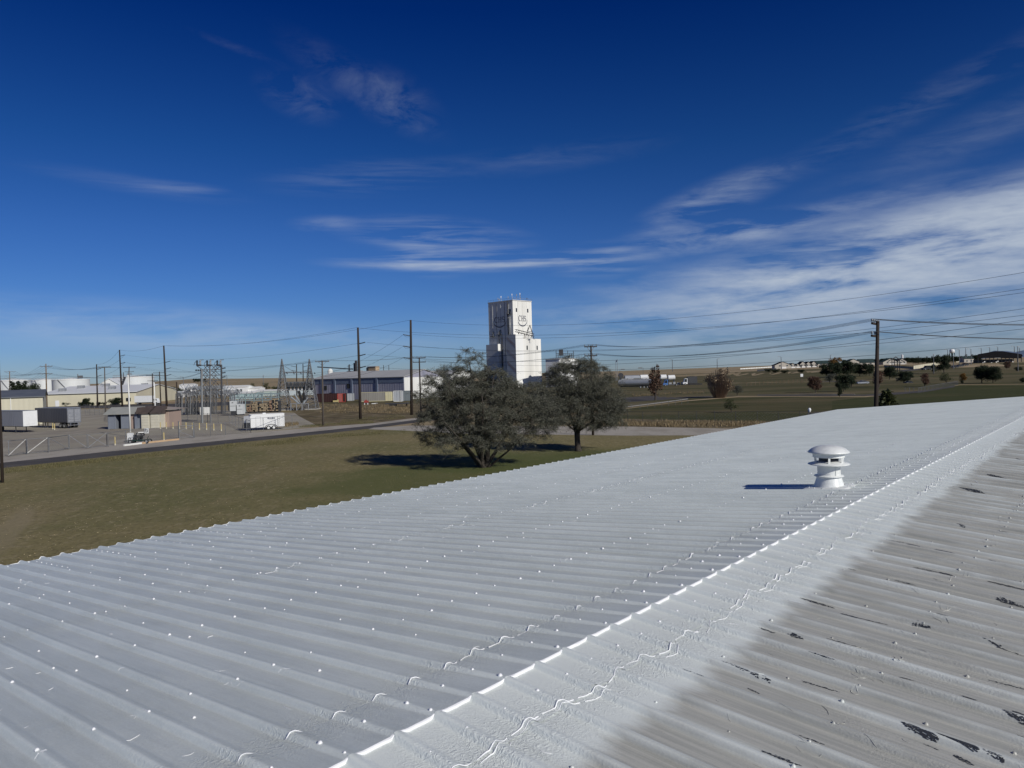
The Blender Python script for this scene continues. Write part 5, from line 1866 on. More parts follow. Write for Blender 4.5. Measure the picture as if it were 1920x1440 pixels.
b_.box(((x1 + x2) / 2 + 0.0, 2.5, 1.45), (x2 - x1, 5, 2.9)); b_.box(((x2 + x4) / 2, 3.6, 1.5), (x4 - x2, 5, 3.0))
b_.build('wall', PINK, sh)
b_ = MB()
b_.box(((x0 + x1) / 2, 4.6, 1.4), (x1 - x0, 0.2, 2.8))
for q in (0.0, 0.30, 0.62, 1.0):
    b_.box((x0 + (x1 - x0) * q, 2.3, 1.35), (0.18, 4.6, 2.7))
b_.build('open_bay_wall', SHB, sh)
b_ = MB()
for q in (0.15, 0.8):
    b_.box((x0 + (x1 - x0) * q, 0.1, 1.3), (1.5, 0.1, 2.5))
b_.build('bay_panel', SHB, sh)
b_ = MB()   # left low roof
b_.prism([(x0 - 0.7, -0.5, 2.85), (x0 - 0.7, 2.4, 4.0), (x0 - 0.7, 5.2, 2.85), (x0 - 0.7, 5.2, 2.72), (x0 - 0.7, -0.5, 2.72)], (x2 - x0 + 1.0, 0, 0))
b_.build('roof', RFG, sh)
b_ = MB()   # main hipped tan roof
r0, r1 = ps(236), ps(318)
zr = zz(763.5)
pk0, pk1 = ps(272), ps(277)
b_.add([(r0, 0.6, 2.9), (r1, 0.6, 3.3), (r1, 8.2, 3.3), (r0, 8.2, 3.0), (pk0, 4.2, zr), (pk1, 4.2, zr)], [(0, 1, 5, 4), (1, 2, 5), (2, 3, 4, 5), (3, 0, 4), (3, 2, 1, 0)])
b_.build('hip_roof', RFT, sh)
b_ = MB(); b_.bar((pk0 + 0.2, 4.0, zr), (ps(276.5), 0.6, 3.45), 0.16); b_.build('chimney_pipe', DARK, sh)
for xa, xb in ((ps(271), ps(286)), (ps(288), ps(305))):
    b_ = MB(); b_.box(((xa + xb) / 2, 0.2, 1.35), (xb - xa, 2.6, 2.7)); b_.build('garage_bay', CRM, sh)
    b_ = MB()
    for i in range(5):
        b_.box(((xa + xb) / 2, -1.13, 0.35 + i * 0.5), (xb - xa - 0.3, 0.05, 0.46))
    b_.build('garage_door', CRM, sh)
    b_ = MB(); b_.prism([(xa - 0.25, -1.4, 2.72), (xa - 0.25, -1.4, 2.9), (xa - 0.25, 1.3, 4.05), (xa - 0.25, 1.6, 3.85), (xa - 0.25, 1.5, 2.72)], (xb - xa + 0.5, 0, 0)); b_.build('garage_roof', RFD, sh)
b_ = MB(); b_.add([(ps(260), -1.2, 2.75), (ps(265), -1.2, 3.95), (ps(271), -1.2, 2.75), (ps(260), 1.5, 2.75), (ps(265), 1.5, 3.95), (ps(271), 1.5, 2.75)], [(0, 2, 1), (3, 4, 5), (0, 1, 4, 3), (1, 2, 5, 4)]); b_.build('porch_gable', RFD, sh)
b_ = MB(); b_.box((ps(266), -0.4, 1.35), (1.5, 0.1, 2.6)); b_.box((ps(258.5), -0.3, 1.35), (0.5, 0.6, 2.7)); b_.build('door', SHB, sh)

# ================================================================== BOLLARDS, FENCES, GATE
proto = None
NB = [(73, 800, 'leftmost yellow bollard against the cream building wall'), (81, 801.5, 'yellow bollard second from the left near the semi-trailers'), (90, 802, 'yellow bollard third from the left, beside the dark trailer nose'),
      (99, 805, 'left one of the two bollards just before the dark trailer wheels'), (102.5, 806, 'right one of the two bollards just before the dark trailer wheels')]
NB += [(216, 835, 'cream bollard standing behind the fence left of the white lamp mast'), (307.5, 826.5, 'cream bollard by the fence right of the wheeled machine')]
NB += [(301, 804, 'short bollard right at the foot of the second garage door'), (312, 804, 'first yellow bollard beyond the shed corner'), (324.5, 804, 'second yellow bollard beyond the shed corner'), (336.5, 804, 'striped bollard by the dark gate post'),
       (349, 804.5, 'bollard seen through the swing gate'), (361, 805, 'bollard just right of the swing gate'), (374, 806, 'yellow bollard, fourth from the right end of the row'), (387.5, 806, 'yellow bollard, third from the right end of the row'),
       (401, 807, 'yellow bollard, second from the right end of the row'), (415, 808, 'yellow bollard at the right end of the row before the white cargo trailer')]
for px, py, lab in NB:
    p = base_at(px, py)
    if proto is None:
        proto = thing('bollard', lab, 'bollard', p, 0, 'yellow bollards in the yard')
        b_ = MB(); b_.lathe([(0.09, -0.1), (0.09, 1.12), (0.075, 1.19), (0.0, 1.22)], n=12); b_.build('post', YELLOW, proto, 40)
        b_ = MB(); b_.lathe([(0.095, 0.0), (0.095, 0.25)], n=12); b_.build('base_band', CREAM, proto, True)
    else:
        dup(proto, p, 0, lab)


def fence(label, pts, h, spacing, braces=(), wirestep=0.35, rad=0.035, name='chain_link_fence', mt=GALVD, top=True, mesh=True, cat='fence'):
    P = [base_at(*q) for q in pts]
    t = thing(name, label, cat, P[0])
    O = P[0]
    first = None
    rails, mesh_b = MB(), MB()
    npost = 0
    for a, b in zip(P, P[1:]):
        ln = (b - a).length
        n_ = max(1, round(ln / spacing))
        for i in range(n_ + (1 if b is P[-1] else 0)):
            if npost > 95:
                break
            q = a.lerp(b, i / n_) - O
            if first is None:
                b_ = MB(); b_.tube([(0, 0, -0.1), (0, 0, h + 0.06)], rad * 1.3, 6); first = b_.build('post', mt, t)
            else:
                c_ = first.copy(); col.objects.link(c_); c_.parent = t; c_.location = q
            npost += 1
        if top:
            rails.bar(a - O + Vector((0, 0, h)), b - O + Vector((0, 0, h)), rad * 1.2)
        if mesh:
            m_ = int(ln / wirestep)
            for i in range(m_):
                for s_ in (1, -1):
                    k = max(1, int(round(h / wirestep)))
                    j = i + s_ * k
                    ta, tb_, h1 = i / m_, j / m_, h
                    if tb_ > 1:
                        h1 = h * (1 - ta) / (tb_ - ta); tb_ = 1
                    if tb_ < 0:
                        h1 = h * ta / (ta - tb_); tb_ = 0
                    p_, q_ = a.lerp(b, ta) - O + Vector((0, 0, 0.05)), a.lerp(b, tb_) - O + Vector((0, 0, h1))
                    mesh_b.bar(p_, q_, 0.006)
    if top:
        rails.build('rail', mt, t)
    if mesh:
        mesh_b.build('mesh', GALV, t)
    for x0_, y0_, x1_, y1_ in braces:
        b_ = MB()
        d = base_at(x0_, max(y0_, y1_) + 0.01)
        b_.bar(W(x0_, y0_, d.y) - O, W(x1_, y1_, d.y) - O, 0.06)
        b_.build('brace', GALV, t)
    return t


FG = [(-60, 862), (17, 856), (51, 852), (91, 848.5), (129, 842.5)]
fence('galvanised chain-link fence with diagonal braces along the road at the left', FG, 1.9, 4.2, ())
for a, b, lab in (((17, 856), (50, 851.5), 'left leaf of the wide gate with a white diagonal brace'), ((52, 851.5), (91, 848), 'second gate leaf with a long white diagonal brace'), ((93, 848), (129, 842.5), 'third gate leaf with a thin dark brace'),
                  ((131, 842.5), (164, 841), 'fourth gate leaf with a falling brace'), ((166, 841), (201, 837.5), 'cross-braced gate leaf next to the cream bollard')):
    pa_, pb_ = base_at(*a), base_at(*b)
    t = thing('gate_leaf', lab, 'gate', pa_, 0, 'leaves of the yard gates')
    v = pb_ - pa_
    b_ = MB(); b_.bar((0, -0.05, 0.12), v + Vector((0, -0.05, 0.12)), 0.05); b_.bar((0, -0.05, 1.85), v + Vector((0, -0.05, 1.85)), 0.05); b_.bar((0, -0.05, 0.1), (0, -0.05, 1.9), 0.07); b_.bar(v + Vector((0, -0.05, 0.1)), v + Vector((0, -0.05, 1.9)), 0.07)
    b_.build('frame', GALVD, t)
    b_ = MB()
    if 'white' in lab:
        b_.bar((0, -0.1, 0.15), v + Vector((0, -0.1, 1.85)), 0.05)
        b_.build('brace', WHITED, t)
    else:
        b_.bar((0, -0.1, 1.85), v + Vector((0, -0.1, 0.15)), 0.05)
        if 'cross' in lab:
            b_.bar((0, -0.1, 0.15), v + Vector((0, -0.1, 1.85)), 0.05)
        b_.build('brace', GALV, t)
fence('chain-link fence from the gates past the wheeled machine to the dark gate post', [(203, 838), (236, 833), (271, 829.5), (304, 826.5), (335, 822.5)], 1.9, 3.0)
t = thing('swing_gate', 'steel swing gate with crossing braces right of the dark gate post', 'gate', base_at(336, 822.5))
v = base_at(363, 821.5) - base_at(336, 822.5)
b_ = MB(); b_.bar((0, 0, 0), (0, 0, 2.6), 0.14); b_.bar(v, v + Vector((0, 0, 2.4)), 0.12); b_.build('post', GALVD, t)
b_ = MB(); b_.bar((0, 0, 0.2), v + Vector((0, 0, 0.2)), 0.06); b_.bar((0, 0, 1.9), v + Vector((0, 0, 1.9)), 0.06); b_.bar((0, 0, 1.1), v + Vector((0, 0, 0.2)), 0.05); b_.bar((0, 0, 1.1), v + Vector((0, 0, 1.9)), 0.05); b_.build('frame', GALV, t)
fence('thin chain-link fence between the swing gate and the white cargo trailer', [(365, 821), (395, 818.5), (423, 816), (470, 811)], 1.9, 3.4)
fence('chain-link fence in front of and beyond the white cargo trailer', [(470, 811), (494, 808.5), (548, 803)], 2.2, 3.6)
fence('long chain-link fence enclosing the substation yard', [(470, 811), (430, 795), (335, 789), (312, 786)], 1.9, 4.5, wirestep=0.6)
fence('chain-link fence behind the shed along the yard street', [(160, 778), (205, 779), (205, 792)], 2.4, 3.0, wirestep=0.6)
fence('thin wire fence of dark posts along the dry verge right of the trees', [(1150, 788), (1205, 789.5), (1240, 789.5), (1340, 790), (1420, 790.5), (1500, 791), (1640, 792)], 1.5, 3.3, mt=DARK, wirestep=0.5, rad=0.03, name='wire_fence')
fence('row of pale wooden posts along the far park road', [(1190, 744), (1320, 737)], 1.1, 2.6, mesh=False, top=False, rad=0.05, name='post_fence', mt=WOODG)
fence('row of thin dark posts along the prairie edge left of the white sign', [(1400, 724), (1470, 719.5), (1512, 717)], 1.6, 3.2, mesh=False, top=False, rad=0.07, name='post_fence', mt=MATS['brown_pole_wood'])
fence('grey metal fence along the parking lot near the green corner', [(1697, 735.5), (1722, 737), (1760, 729), (1796, 722)], 1.4, 2.2, mesh=False, rad=0.045, name='rail_fence', mt=GALVD)
fence('thin fence in front of the park path', [(1150, 771), (1200, 767), (1290, 757)], 1.1, 3.0, mesh=False, rad=0.025, name='post_fence', mt=GALVD)

# sleeper beams by the road and fence sign
for a, b, mt_, lab in (((232, 836.5), (265, 832.5), WHITED, 'white half of the low parking beam beside the road'), ((265, 832.5), (335, 825), mat('faded_orange_beam', (0.42, 0.28, 0.16), (0.5, 0.36, 0.22), 1, 0.7), 'faded orange half of the low parking beam beside the road')):
    p, q = base_at(*a), base_at(*b)
    b_ = MB(p); b_.bar(p + Vector((0, 0, 0.12)), q + Vector((0, 0, 0.12)), 0.26, 0.24)
    tag(b_.build('parking_beam', mt_), lab, 'beam')
p = base_at(276, 829)
t = thing('fence_sign', 'square white sign with a dark round symbol hanging on the fence above the wheeled machine', 'sign', p + Vector((0, -0.08, 0)))
b_ = MB(); b_.box((0, 0, 1.62), (0.62, 0.02, 0.72)); b_.build('plate', WHITE, t)
b_ = MB(); b_.tube([(0.2 * math.cos(R(a)), -0.02, 1.62 + 0.2 * math.sin(R(a))) for a in range(0, 361, 24)], 0.03, 4); b_.bar((-.12, -0.02, 1.72), (.12, -0.02, 1.52), 0.04); b_.build('symbol', DARK, t)
p = base_at(245, 829.5)
t = thing('junction_cabinet', 'white square cabinet with a round opening at the foot of the tall white mast', 'cabinet', p)
b_ = MB(); b_.box((0, 0, 0.75), (0.72, 0.5, 1.15)); b_.build('body', WHITE, t)
b_ = MB(); b_.tube([(0.2 * math.cos(R(a)), -0.27, 0.5 + 0.2 * math.sin(R(a))) for a in range(0, 361, 24)], 0.035, 4); b_.build('round_emblem', DARK, t)
# wheeled machine (small trailer with a dark covered engine)
p = base_at(260, 831.5)
t = thing('wheeled_machine', 'small dark wheeled machine with a humped engine parked by the fence', 'machine', p)
b_ = MB()
for i in range(12):
    b_.blob((random.uniform(-0.6, 0.6), random.uniform(-0.3, 0.3), random.uniform(0.75, 1.25)), random.uniform(0.22, 0.4), 0.9, 7, 0, 0.3)
b_.build('engine', DARK, t)
b_ = MB(); b_.box((0, 0, 0.45), (2.5, 0.9, 0.14)); b_.bar((-1.2, 0, 0.45), (-1.9, 0, 0.4), 0.08); b_.bar((1.2, 0, 0.5), (1.4, 0, 1.0), 0.06); b_.build('frame', mat('dark_green_paint', (0.02, 0.045, 0.035), None, 1, 0.5), t)
b_ = MB(); b_.box((0.45, -0.1, 1.55), (0.7, 0.4, 0.12), 0.3); b_.build('cover', WHITED, t)
for x in (-0.9, 1.35):
    wheel(t, (x, -0.5, 0.3), 0.3, 0.18, (0, 1, 0), GALV)
    wheel(t, (x, 0.5, 0.3), 0.3, 0.18, (0, 1, 0), GALV)

# ================================================================== SUBSTATION
def lattice(b_, p0, p1, w0, w1, n, th=0.09):
    """square lattice mast between two points"""
    p0, p1 = Vector(p0), Vector(p1)
    cs = [(-1, -1), (1, -1), (1, 1), (-1, 1)]
    d = (p1 - p0).normalized()
    x = Vector((1, 0, 0)) if abs(d.x) < 0.9 else Vector((0, 0, 1))
    y = d.cross(x).normalized()
    x = y.cross(d)
    pt = lambda i, k: p0.lerp(p1, i / n) + (x * cs[k % 4][0] + y * cs[k % 4][1]) * (w0 + (w1 - w0) * i / n) / 2
    for k in range(4):
        b_.bar(pt(0, k), pt(n, k), th)
        for i in range(n):
            b_.bar(pt(i, k), pt(i + 1, k + 1) if i % 2 else pt(i + 1, k), th * 0.6) if False else None
            b_.bar(pt(i, k), pt(i + 1, k + 1), th * 0.6)
            b_.bar(pt(i, k + 1), pt(i + 1, k), th * 0.6)
            b_.bar(pt(i + 1, k), pt(i + 1, k + 1), th * 0.55)


def insul(b_, a, b, r=0.12, n=8):
    a, b = Vector(a), Vector(b)
    k = max(4, int((b - a).length / 0.16))
    b_.tube([a.lerp(b, i / k) for i in range(k + 1)], [r if i % 2 else r * 0.55 for i in range(k + 1)], 7)


D0 = base_at(394, 793).y
sb = base_at(394, 793)
sx = lambda px, py, d=D0: W(px, py, d) - sb
t = thing('switch_structure', 'tall steel switch structure with braced lattice and three raised switch pairs in the substation', 'substation frame', sb)
b_ = MB()
b_.bar(sx(379, 795), sx(378, 692), 0.34); b_.build('left_column', mat('pale_steel_column', (0.15, 0.16, 0.165), (0.2, 0.21, 0.215), 1, 0.7), t)
b_ = MB(); b_.bar(sx(395, 792), sx(393.5, 685), 0.22); b_.build('middle_column', GALVD, t)
b_ = MB(); b_.bar(sx(416, 776), sx(415, 684), 0.26); b_.build('right_column', DARK, t)
b_ = MB()
for (xa, xb) in ((382, 389), (397, 405)):
    ys = [685, 694, 703, 713, 724, 737]
    for i in range(5):
        f0, f1 = i * 0.55, (i + 1) * 0.55
        b_.bar(sx(xa - f0, ys[i]), sx(xb + f1, ys[i + 1]), 0.11)
        b_.bar(sx(xb + f0, ys[i]), sx(xa - f1, ys[i + 1]), 0.11)
        b_.bar(sx(xa - f0, ys[i]) + Vector((0, 1.5, 0)), sx(xb + f1, ys[i + 1]) + Vector((0, 1.5, 0)), 0.09)
for y in (684.5, 693, 704, 713.5):
    b_.bar(sx(378, y + 0.5), sx(415, y - 0.6), 0.13)
for xa, ya, xb, yb in ((369, 686, 381, 694), (415, 686, 402, 694), (381, 685, 369, 685)):
    b_.bar(sx(xa, ya), sx(xb, yb), 0.13)
b_.build('lattice_bracing', GALVD, t)
for x in (368.5, 387.5, 406.5):
    b_ = MB(); b_.bar(sx(x, 685), sx(x + 8.5, 684.8), 0.35); b_.build('switch_base', DARK, t)
    for k, dx in enumerate((1, 7)):
        b_ = MB(); insul(b_, sx(x + dx, 684.5), sx(x + dx, 675.5), 0.24); b_.build('insulator', INSD if k == 0 else INS, t)
    b_ = MB(); b_.bar(sx(x + 6, 675), sx(x + 13, 674.6), 0.13); b_.tube([sx(x - 5, 685), sx(x - 3.5, 680), sx(x, 676.5), sx(x + 1.5, 675.5)], 0.05, 4); b_.build('switch_arm', GALVD, t)
for y in (690.5, 699, 707):
    b_ = MB(); insul(b_, sx(417, y + 0.3), sx(423, y - 0.8), 0.16); b_.build('line_insulator', INSD, t)
for x in (367, 371, 375):
    b_ = MB(); insul(b_, sx(x, 693), sx(x + 1.5, 695.5), 0.2); b_.build('strain_insulator', INSD, t)

# low bus structure: beams, columns, disconnect switches
DB = 188
sb = base_at(400, 776, DB)
sx = lambda px, py, d=DB: W(px, py, d) - sb
t = thing('bus_structure', 'dense low steel bus rack with many insulators left of the transformers', 'substation frame', sb)
b_ = MB()
for x, yb in ((334, 777), (352, 777), (366, 778), (388, 778), (402, 778), (419, 777), (436, 772)):
    lattice(b_, sx(x, yb), sx(x, 727.5 if 350 < x < 410 else 738), 0.9, 0.9, 6, 0.09)
for x, yb in ((341, 777), (348, 777), (357, 777)):
    b_.bar(sx(x, yb), sx(x, 742), 0.32)
b_.build('columns', GALVD, t)
b_ = MB()
for dy in (0, 5):
    lattice(b_, sx(333, 739) + Vector((0, dy, 0)), sx(436, 735) + Vector((0, dy, 0)), 0.8, 0.8, 26, 0.07)
    lattice(b_, sx(352, 728) + Vector((0, dy, 0)), sx(403, 726.5) + Vector((0, dy, 0)), 0.7, 0.7, 14, 0.07)
for x in range(334, 440, 9):
    b_.bar(sx(x, 738), sx(x, 738) + Vector((0, 6, 0.2)), 0.14)
b_.build('beams', GALV, t)
rr = random.Random(3)
bi = MB()
for i in range(150):
    x = rr.uniform(334, 436)
    y = rr.uniform(728, 748)
    p_ = sx(x, y) + Vector((0, rr.uniform(-1, 6), 0))
    insul(bi, p_, p_ + Vector((rr.uniform(-0.9, 0.9), rr.uniform(-.6, .6), rr.uniform(0.7, 1.3))), 0.10)
o = bi.build('bus_insulators', INS, t)
o['kind'] = 'stuff'
bj = MB()
for i in range(60):
    x = rr.uniform(334, 430); y = rr.uniform(728, 750)
    p_ = sx(x, y) + Vector((0, rr.uniform(-1, 6), 0))
    q_ = p_ + Vector((rr.uniform(-3, 3), rr.uniform(-1, 1), rr.uniform(-1.4, 1.0)))
    bj.tube([p_, p_.lerp(q_, 0.5) + Vector((0, 0, -0.4)), q_], 0.035, 4)
o = bj.build('bus_conductors', GALV, t); o['kind'] = 'stuff'
b_ = MB()
for i in range(10):
    x = 350 + i * 5.2
    for s_ in (0,):
        b_.tube([sx(x, 776), sx(x, 760), sx(x + 1.5, 752)], [0.28, 0.22, 0.12], 7)
b_.build('breaker_columns', DARK, t)
for x, w_ in ((383, 6), (390, 6), (395, 5)):
    b_ = MB(); b_.box(sx(x, 770) + Vector((0, -1.2, 0)), (w_ * DB / F, 0.9, 1.9)); b_.build('control_box', WHITED, t)

# twin lattice masts joined by a beam
for i, (xb, xt, lab) in enumerate(((530, 530.5, 'left pointed lattice mast of the pair beside the grey warehouse'), (589, 582, 'right pointed lattice mast of the pair beside the grey warehouse'))):
    d = 200
    c_ = base_at(xb - (3 if i else 0), 771, d)
    t = thing('lattice_mast', lab, 'lattice mast', c_, 0, 'pair of pointed lattice masts')
    top = W(xt, 673, d) - c_
    cx_ = W(xt, 740, d) - c_
    b_ = MB(); lattice(b_, (cx_.x, 0, 0), (cx_.x, 0, top.z * 0.62), 3.6, 1.4, 7, 0.16); lattice(b_, (cx_.x, 0, top.z * 0.62), (cx_.x, 0, top.z), 1.4, 0.12, 7, 0.11)
    b_.build('lattice', GALVD, t)
    b_ = MB(); b_.box((cx_.x, 0, 0.1), (4.4, 4.4, 0.25)); b_.build('footing', CONC, t)
sb = base_at(556, 771, 200)
sx = lambda px, py, d=200: W(px, py, d) - sb
t = thing('strain_beam', 'horizontal steel beam hung with dark V-shaped insulator strings between the two lattice masts', 'substation frame', sb)
b_ = MB(); b_.bar(sx(531, 698), sx(583, 697.5), 0.22); b_.bar(sx(531, 699.5), sx(583, 699), 0.1); b_.bar(sx(534, 687), sx(556, 700), 0.09); b_.build('beam', GALVD, t)
for i in range(6):
    x = 524 + i * 13
    b_ = MB(); insul(b_, sx(x, 698.5), sx(x + 2, 701.5), 0.16); b_.build('string', INSD, t)
for i in range(7):
    x = 538 + i * 7.0
    b_ = MB(); insul(b_, sx(x, 717), sx(x + 3.8, 731), 0.34); insul(b_, sx(x + 7.5, 717), sx(x + 3.8, 731), 0.34); b_.build('insulator_string', INSD, t)
b_ = MB(); b_.bar(sx(534, 717), sx(584, 716), 0.3); lattice(b_, sx(534, 722), sx(584, 721), 0.9, 0.9, 14, 0.08); b_.build('lower_beam', GALVD, t)
# arc of tilted switch posts below the beam
sb = base_at(562, 772, 196)
sx = lambda px, py, d=196: W(px, py, d) - sb
t = thing('switch_bank', 'fan of tilted grey and dark switch posts on a low stand between the lattice masts', 'switch bank', sb)
for x0, y0, x1, y1, r_, m_ in ((561, 757, 545, 744, 0.28, INS), (564, 756, 552, 739, 0.28, INS), (567, 755, 560, 733, 0.5, DARK), (570, 756, 572, 738, 0.3, INS), (568, 757, 577, 745, 0.26, INS), (572, 750, 569, 737, 0.6, DARK), (557, 756, 556, 742, .2, INS)):
    b_ = MB(); insul(b_, sx(x0, y0), sx(x1, y1), r_); b_.build('switch_post', m_, t)
b_ = MB()
for x in (545, 556, 566, 578):
    b_.bar(sx(x, 771), sx(x, 757), 0.18)
b_.bar(sx(544, 757), sx(579, 757), 0.22); b_.bar(sx(544, 771), sx(556, 757), 0.1); b_.bar(sx(556, 771), sx(566, 757), 0.1)
b_.build('stand', GALV, t)
# transformers
TRW = mat('transformer_paint', (0.60, 0.62, 0.61), (0.52, 0.54, 0.53), 2, 0.5)
for x0, x1, lab in ((433, 445, 'left white transformer cabinet with a dark lower bay behind the cargo trailer'), (446, 458, 'right taller white transformer cabinet behind the cargo trailer')):
    d = 178
    c_ = base_at((x0 + x1) / 2, 776, d)
    w_ = (x1 - x0 - 1) / F * d
    t = thing('transformer', lab, 'transformer', c_, 0, 'white transformers')
    z0 = 1.1 if x0 == 433 else 0.3
    b_ = MB(); b_.box((0, 0, z0 + 1.2), (w_, 1.6, 2.4)); b_.build('cabinet', TRW, t)
    b_ = MB()
    for q in range(5):
        b_.box((-w_ / 2 - 0.25, -0.6 + q * 0.3, z0 + 1.1), (0.45, 0.08, 2.0))
    b_.box((0, 0, 0.55), (w_ * 0.8, 1.4, 1.0)); b_.build('radiator', DARK, t)
    b_ = MB(); b_.box((0, -0.82, z0 + 1.2), (w_ * 0.9, 0.05, 0.06)); b_.box((0, -0.82, z0 + 2.0), (w_ * 0.25, 0.05, 0.2)); b_.build('door_trim', GALVD, t)
    for q in (-0.4, 0, 0.4):
        b_ = MB(); insul(b_, (q, 0, z0 + 2.4), (q * 1.3, 0, z0 + 3.5), 0.11); b_.build('bushing', INS, t)
# stacked cable reels, crates and spare coils behind the cargo trailer
TAN = mat('raw_timber_end', (0.46, 0.37, 0.24), (0.22, 0.17, 0.11), 5, 0.8)
ORW = mat('orange_timber', (0.40, 0.27, 0.18), (0.22, 0.14, 0.09), 2, 0.8)
rr = random.Random(11)
d = 190
k = 0
ORDS = ('far left', 'second', 'third', 'fourth', 'fifth', 'sixth', 'seventh', 'far right')
for i, (x, w_, h_) in enumerate(((466, 8, 1.6), (475, 12, 2.5), (489, 17, 2.3), (508, 5, 2.9), (514, 5, 3.3), (520, 5, 2.7))):
    if not w_:
        continue
    c_ = base_at(x + w_ / 2, 775, d)
    t = thing('timber_rack', ORDS[i] + ' rack of stacked pale timber and crossarm bundles behind the cargo trailer', 'timber rack', c_, 0, 'racks of stored timber')
    ww = w_ / F * d * 0.92
    b_ = MB()
    z = 0.35
    while z < h_:
        x_ = -ww / 2
        while x_ < ww / 2 - 0.1:
            s_ = rr.uniform(0.2, 0.42)
            if rr.random() < 0.84:
                b_.box((x_ + s_ / 2, rr.uniform(-0.15, 0.15), z + 0.17), (s_ * 0.86, 2.4, 0.30))
            x_ += s_
        z += 0.4
    b_.build('timber', TAN if i % 3 else ORW, t)
    b_ = MB()
    for q in (-0.5, 0.5):
        b_.box((ww * q, 0, h_ / 2 + 0.1), (0.12, 2.2, h_ + 0.3))
    for z in (0.25, h_ * 0.5, h_ + 0.2):
        b_.box((0, -0.9, z), (ww, 0.1, 0.14))
    b_.build('rack_frame', DARK, t)
# disconnect rack over the timber
sb = base_at(480, 772, 196)
sx = lambda px, py, d=196: W(px, py, d) - sb
t = thing('disconnect_rack', 'teal-grey steel rack with rows of switches above the timber racks', 'substation frame', sb)
b_ = MB()
for x in (460, 476, 492, 508, 522):
    b_.bar(sx(x, 775), sx(x, 738), 0.2)
for y in (739, 746, 751):
    b_.bar(sx(436, y), sx(524, y - 1.2), 0.2)
    b_.bar(sx(436, y) + Vector((0, 3, 0)), sx(524, y - 1.2) + Vector((0, 3, 0)), 0.16)
b_.build('frame', mat('teal_grey_steel', (0.16, 0.23, 0.24), (0.22, 0.28, 0.29), 1, 0.6), t)
bi = MB()
for i in range(70):
    p_ = sx(rr.uniform(420, 523), rr.uniform(739, 752)) + Vector((0, rr.uniform(0, 3), 0))
    insul(bi, p_, p_ + Vector((rr.uniform(-.7, .7), 0, rr.uniform(.5, 1.1))), 0.1)
o = bi.build('switch_insulators', INS, t); o['kind'] = 'stuff'


# ================================================================== TREES
LEAFG = {}


def leaf_mat(name, c1, c2, trans=0.25):
    mt = bpy.data.materials.new(name)
    mt.use_nodes = True
    t = mt.node_tree
    nn, lk = t.nodes.new, t.links.new
    b = t.nodes['Principled BSDF']
    b.inputs['Roughness'].default_value = 0.6
    b.inputs['Specular IOR Level'].default_value = 0.25
    g_ = nn('ShaderNodeNewGeometry')
    rp = nn('ShaderNodeValToRGB')
    rp.color_ramp.elements[0].color = (*c1, 1)
    rp.color_ramp.elements[1].color = (*c2, 1)
    lk(g_.outputs['Random Per Island'], rp.inputs[0])
    lk(rp.outputs[0], b.inputs['Base Color'])
    tr = nn('ShaderNodeBsdfTranslucent')
    lk(rp.outputs[0], tr.inputs[0])
    mx = nn('ShaderNodeMixShader')
    mx.inputs[0].default_value = trans
    lk(b.outputs[0], mx.inputs[1])
    lk(tr.outputs[0], mx.inputs[2])
    lk(mx.outputs[0], t.nodes['Material Output'].inputs[0])
    return mt


BARK = mat('dark_bark', (0.035, 0.028, 0.022), (0.075, 0.062, 0.05), 6, 0.9, bump=0.02, bscale=14, stretch=(1, 1, 0.3))
OLIVE = leaf_mat('olive_leaf', (0.040, 0.044, 0.030), (0.21, 0.215, 0.165), 0.15)
RR = random.Random(21)


def leafq(b_, p, ln, wd, d=None):
    if d is None:
        z = RR.uniform(-1, 1)
        a = RR.uniform(0, 6.283)
        q = math.sqrt(1 - z * z)
        d = Vector((q * math.cos(a), q * math.sin(a), z))
    s_ = d.cross(Vector((RR.uniform(-1, 1), RR.uniform(-1, 1), RR.uniform(-1, 1))))
    if s_.length < 1e-3:
        return
    s_.normalize()
    n = len(b_.v)
    a, b, c = p + s_ * (wd / 2), p + d * ln, p - s_ * (wd / 2)
    e = p + d * (-ln * 0.0)
    b_.v += [tuple(p), tuple(p + d * ln * 0.45 + s_ * wd / 2), tuple(p + d * ln), tuple(p + d * ln * 0.45 - s_ * wd / 2)]
    b_.f.append((n, n + 1, n + 2, n + 3))
    b_.m.append(0)


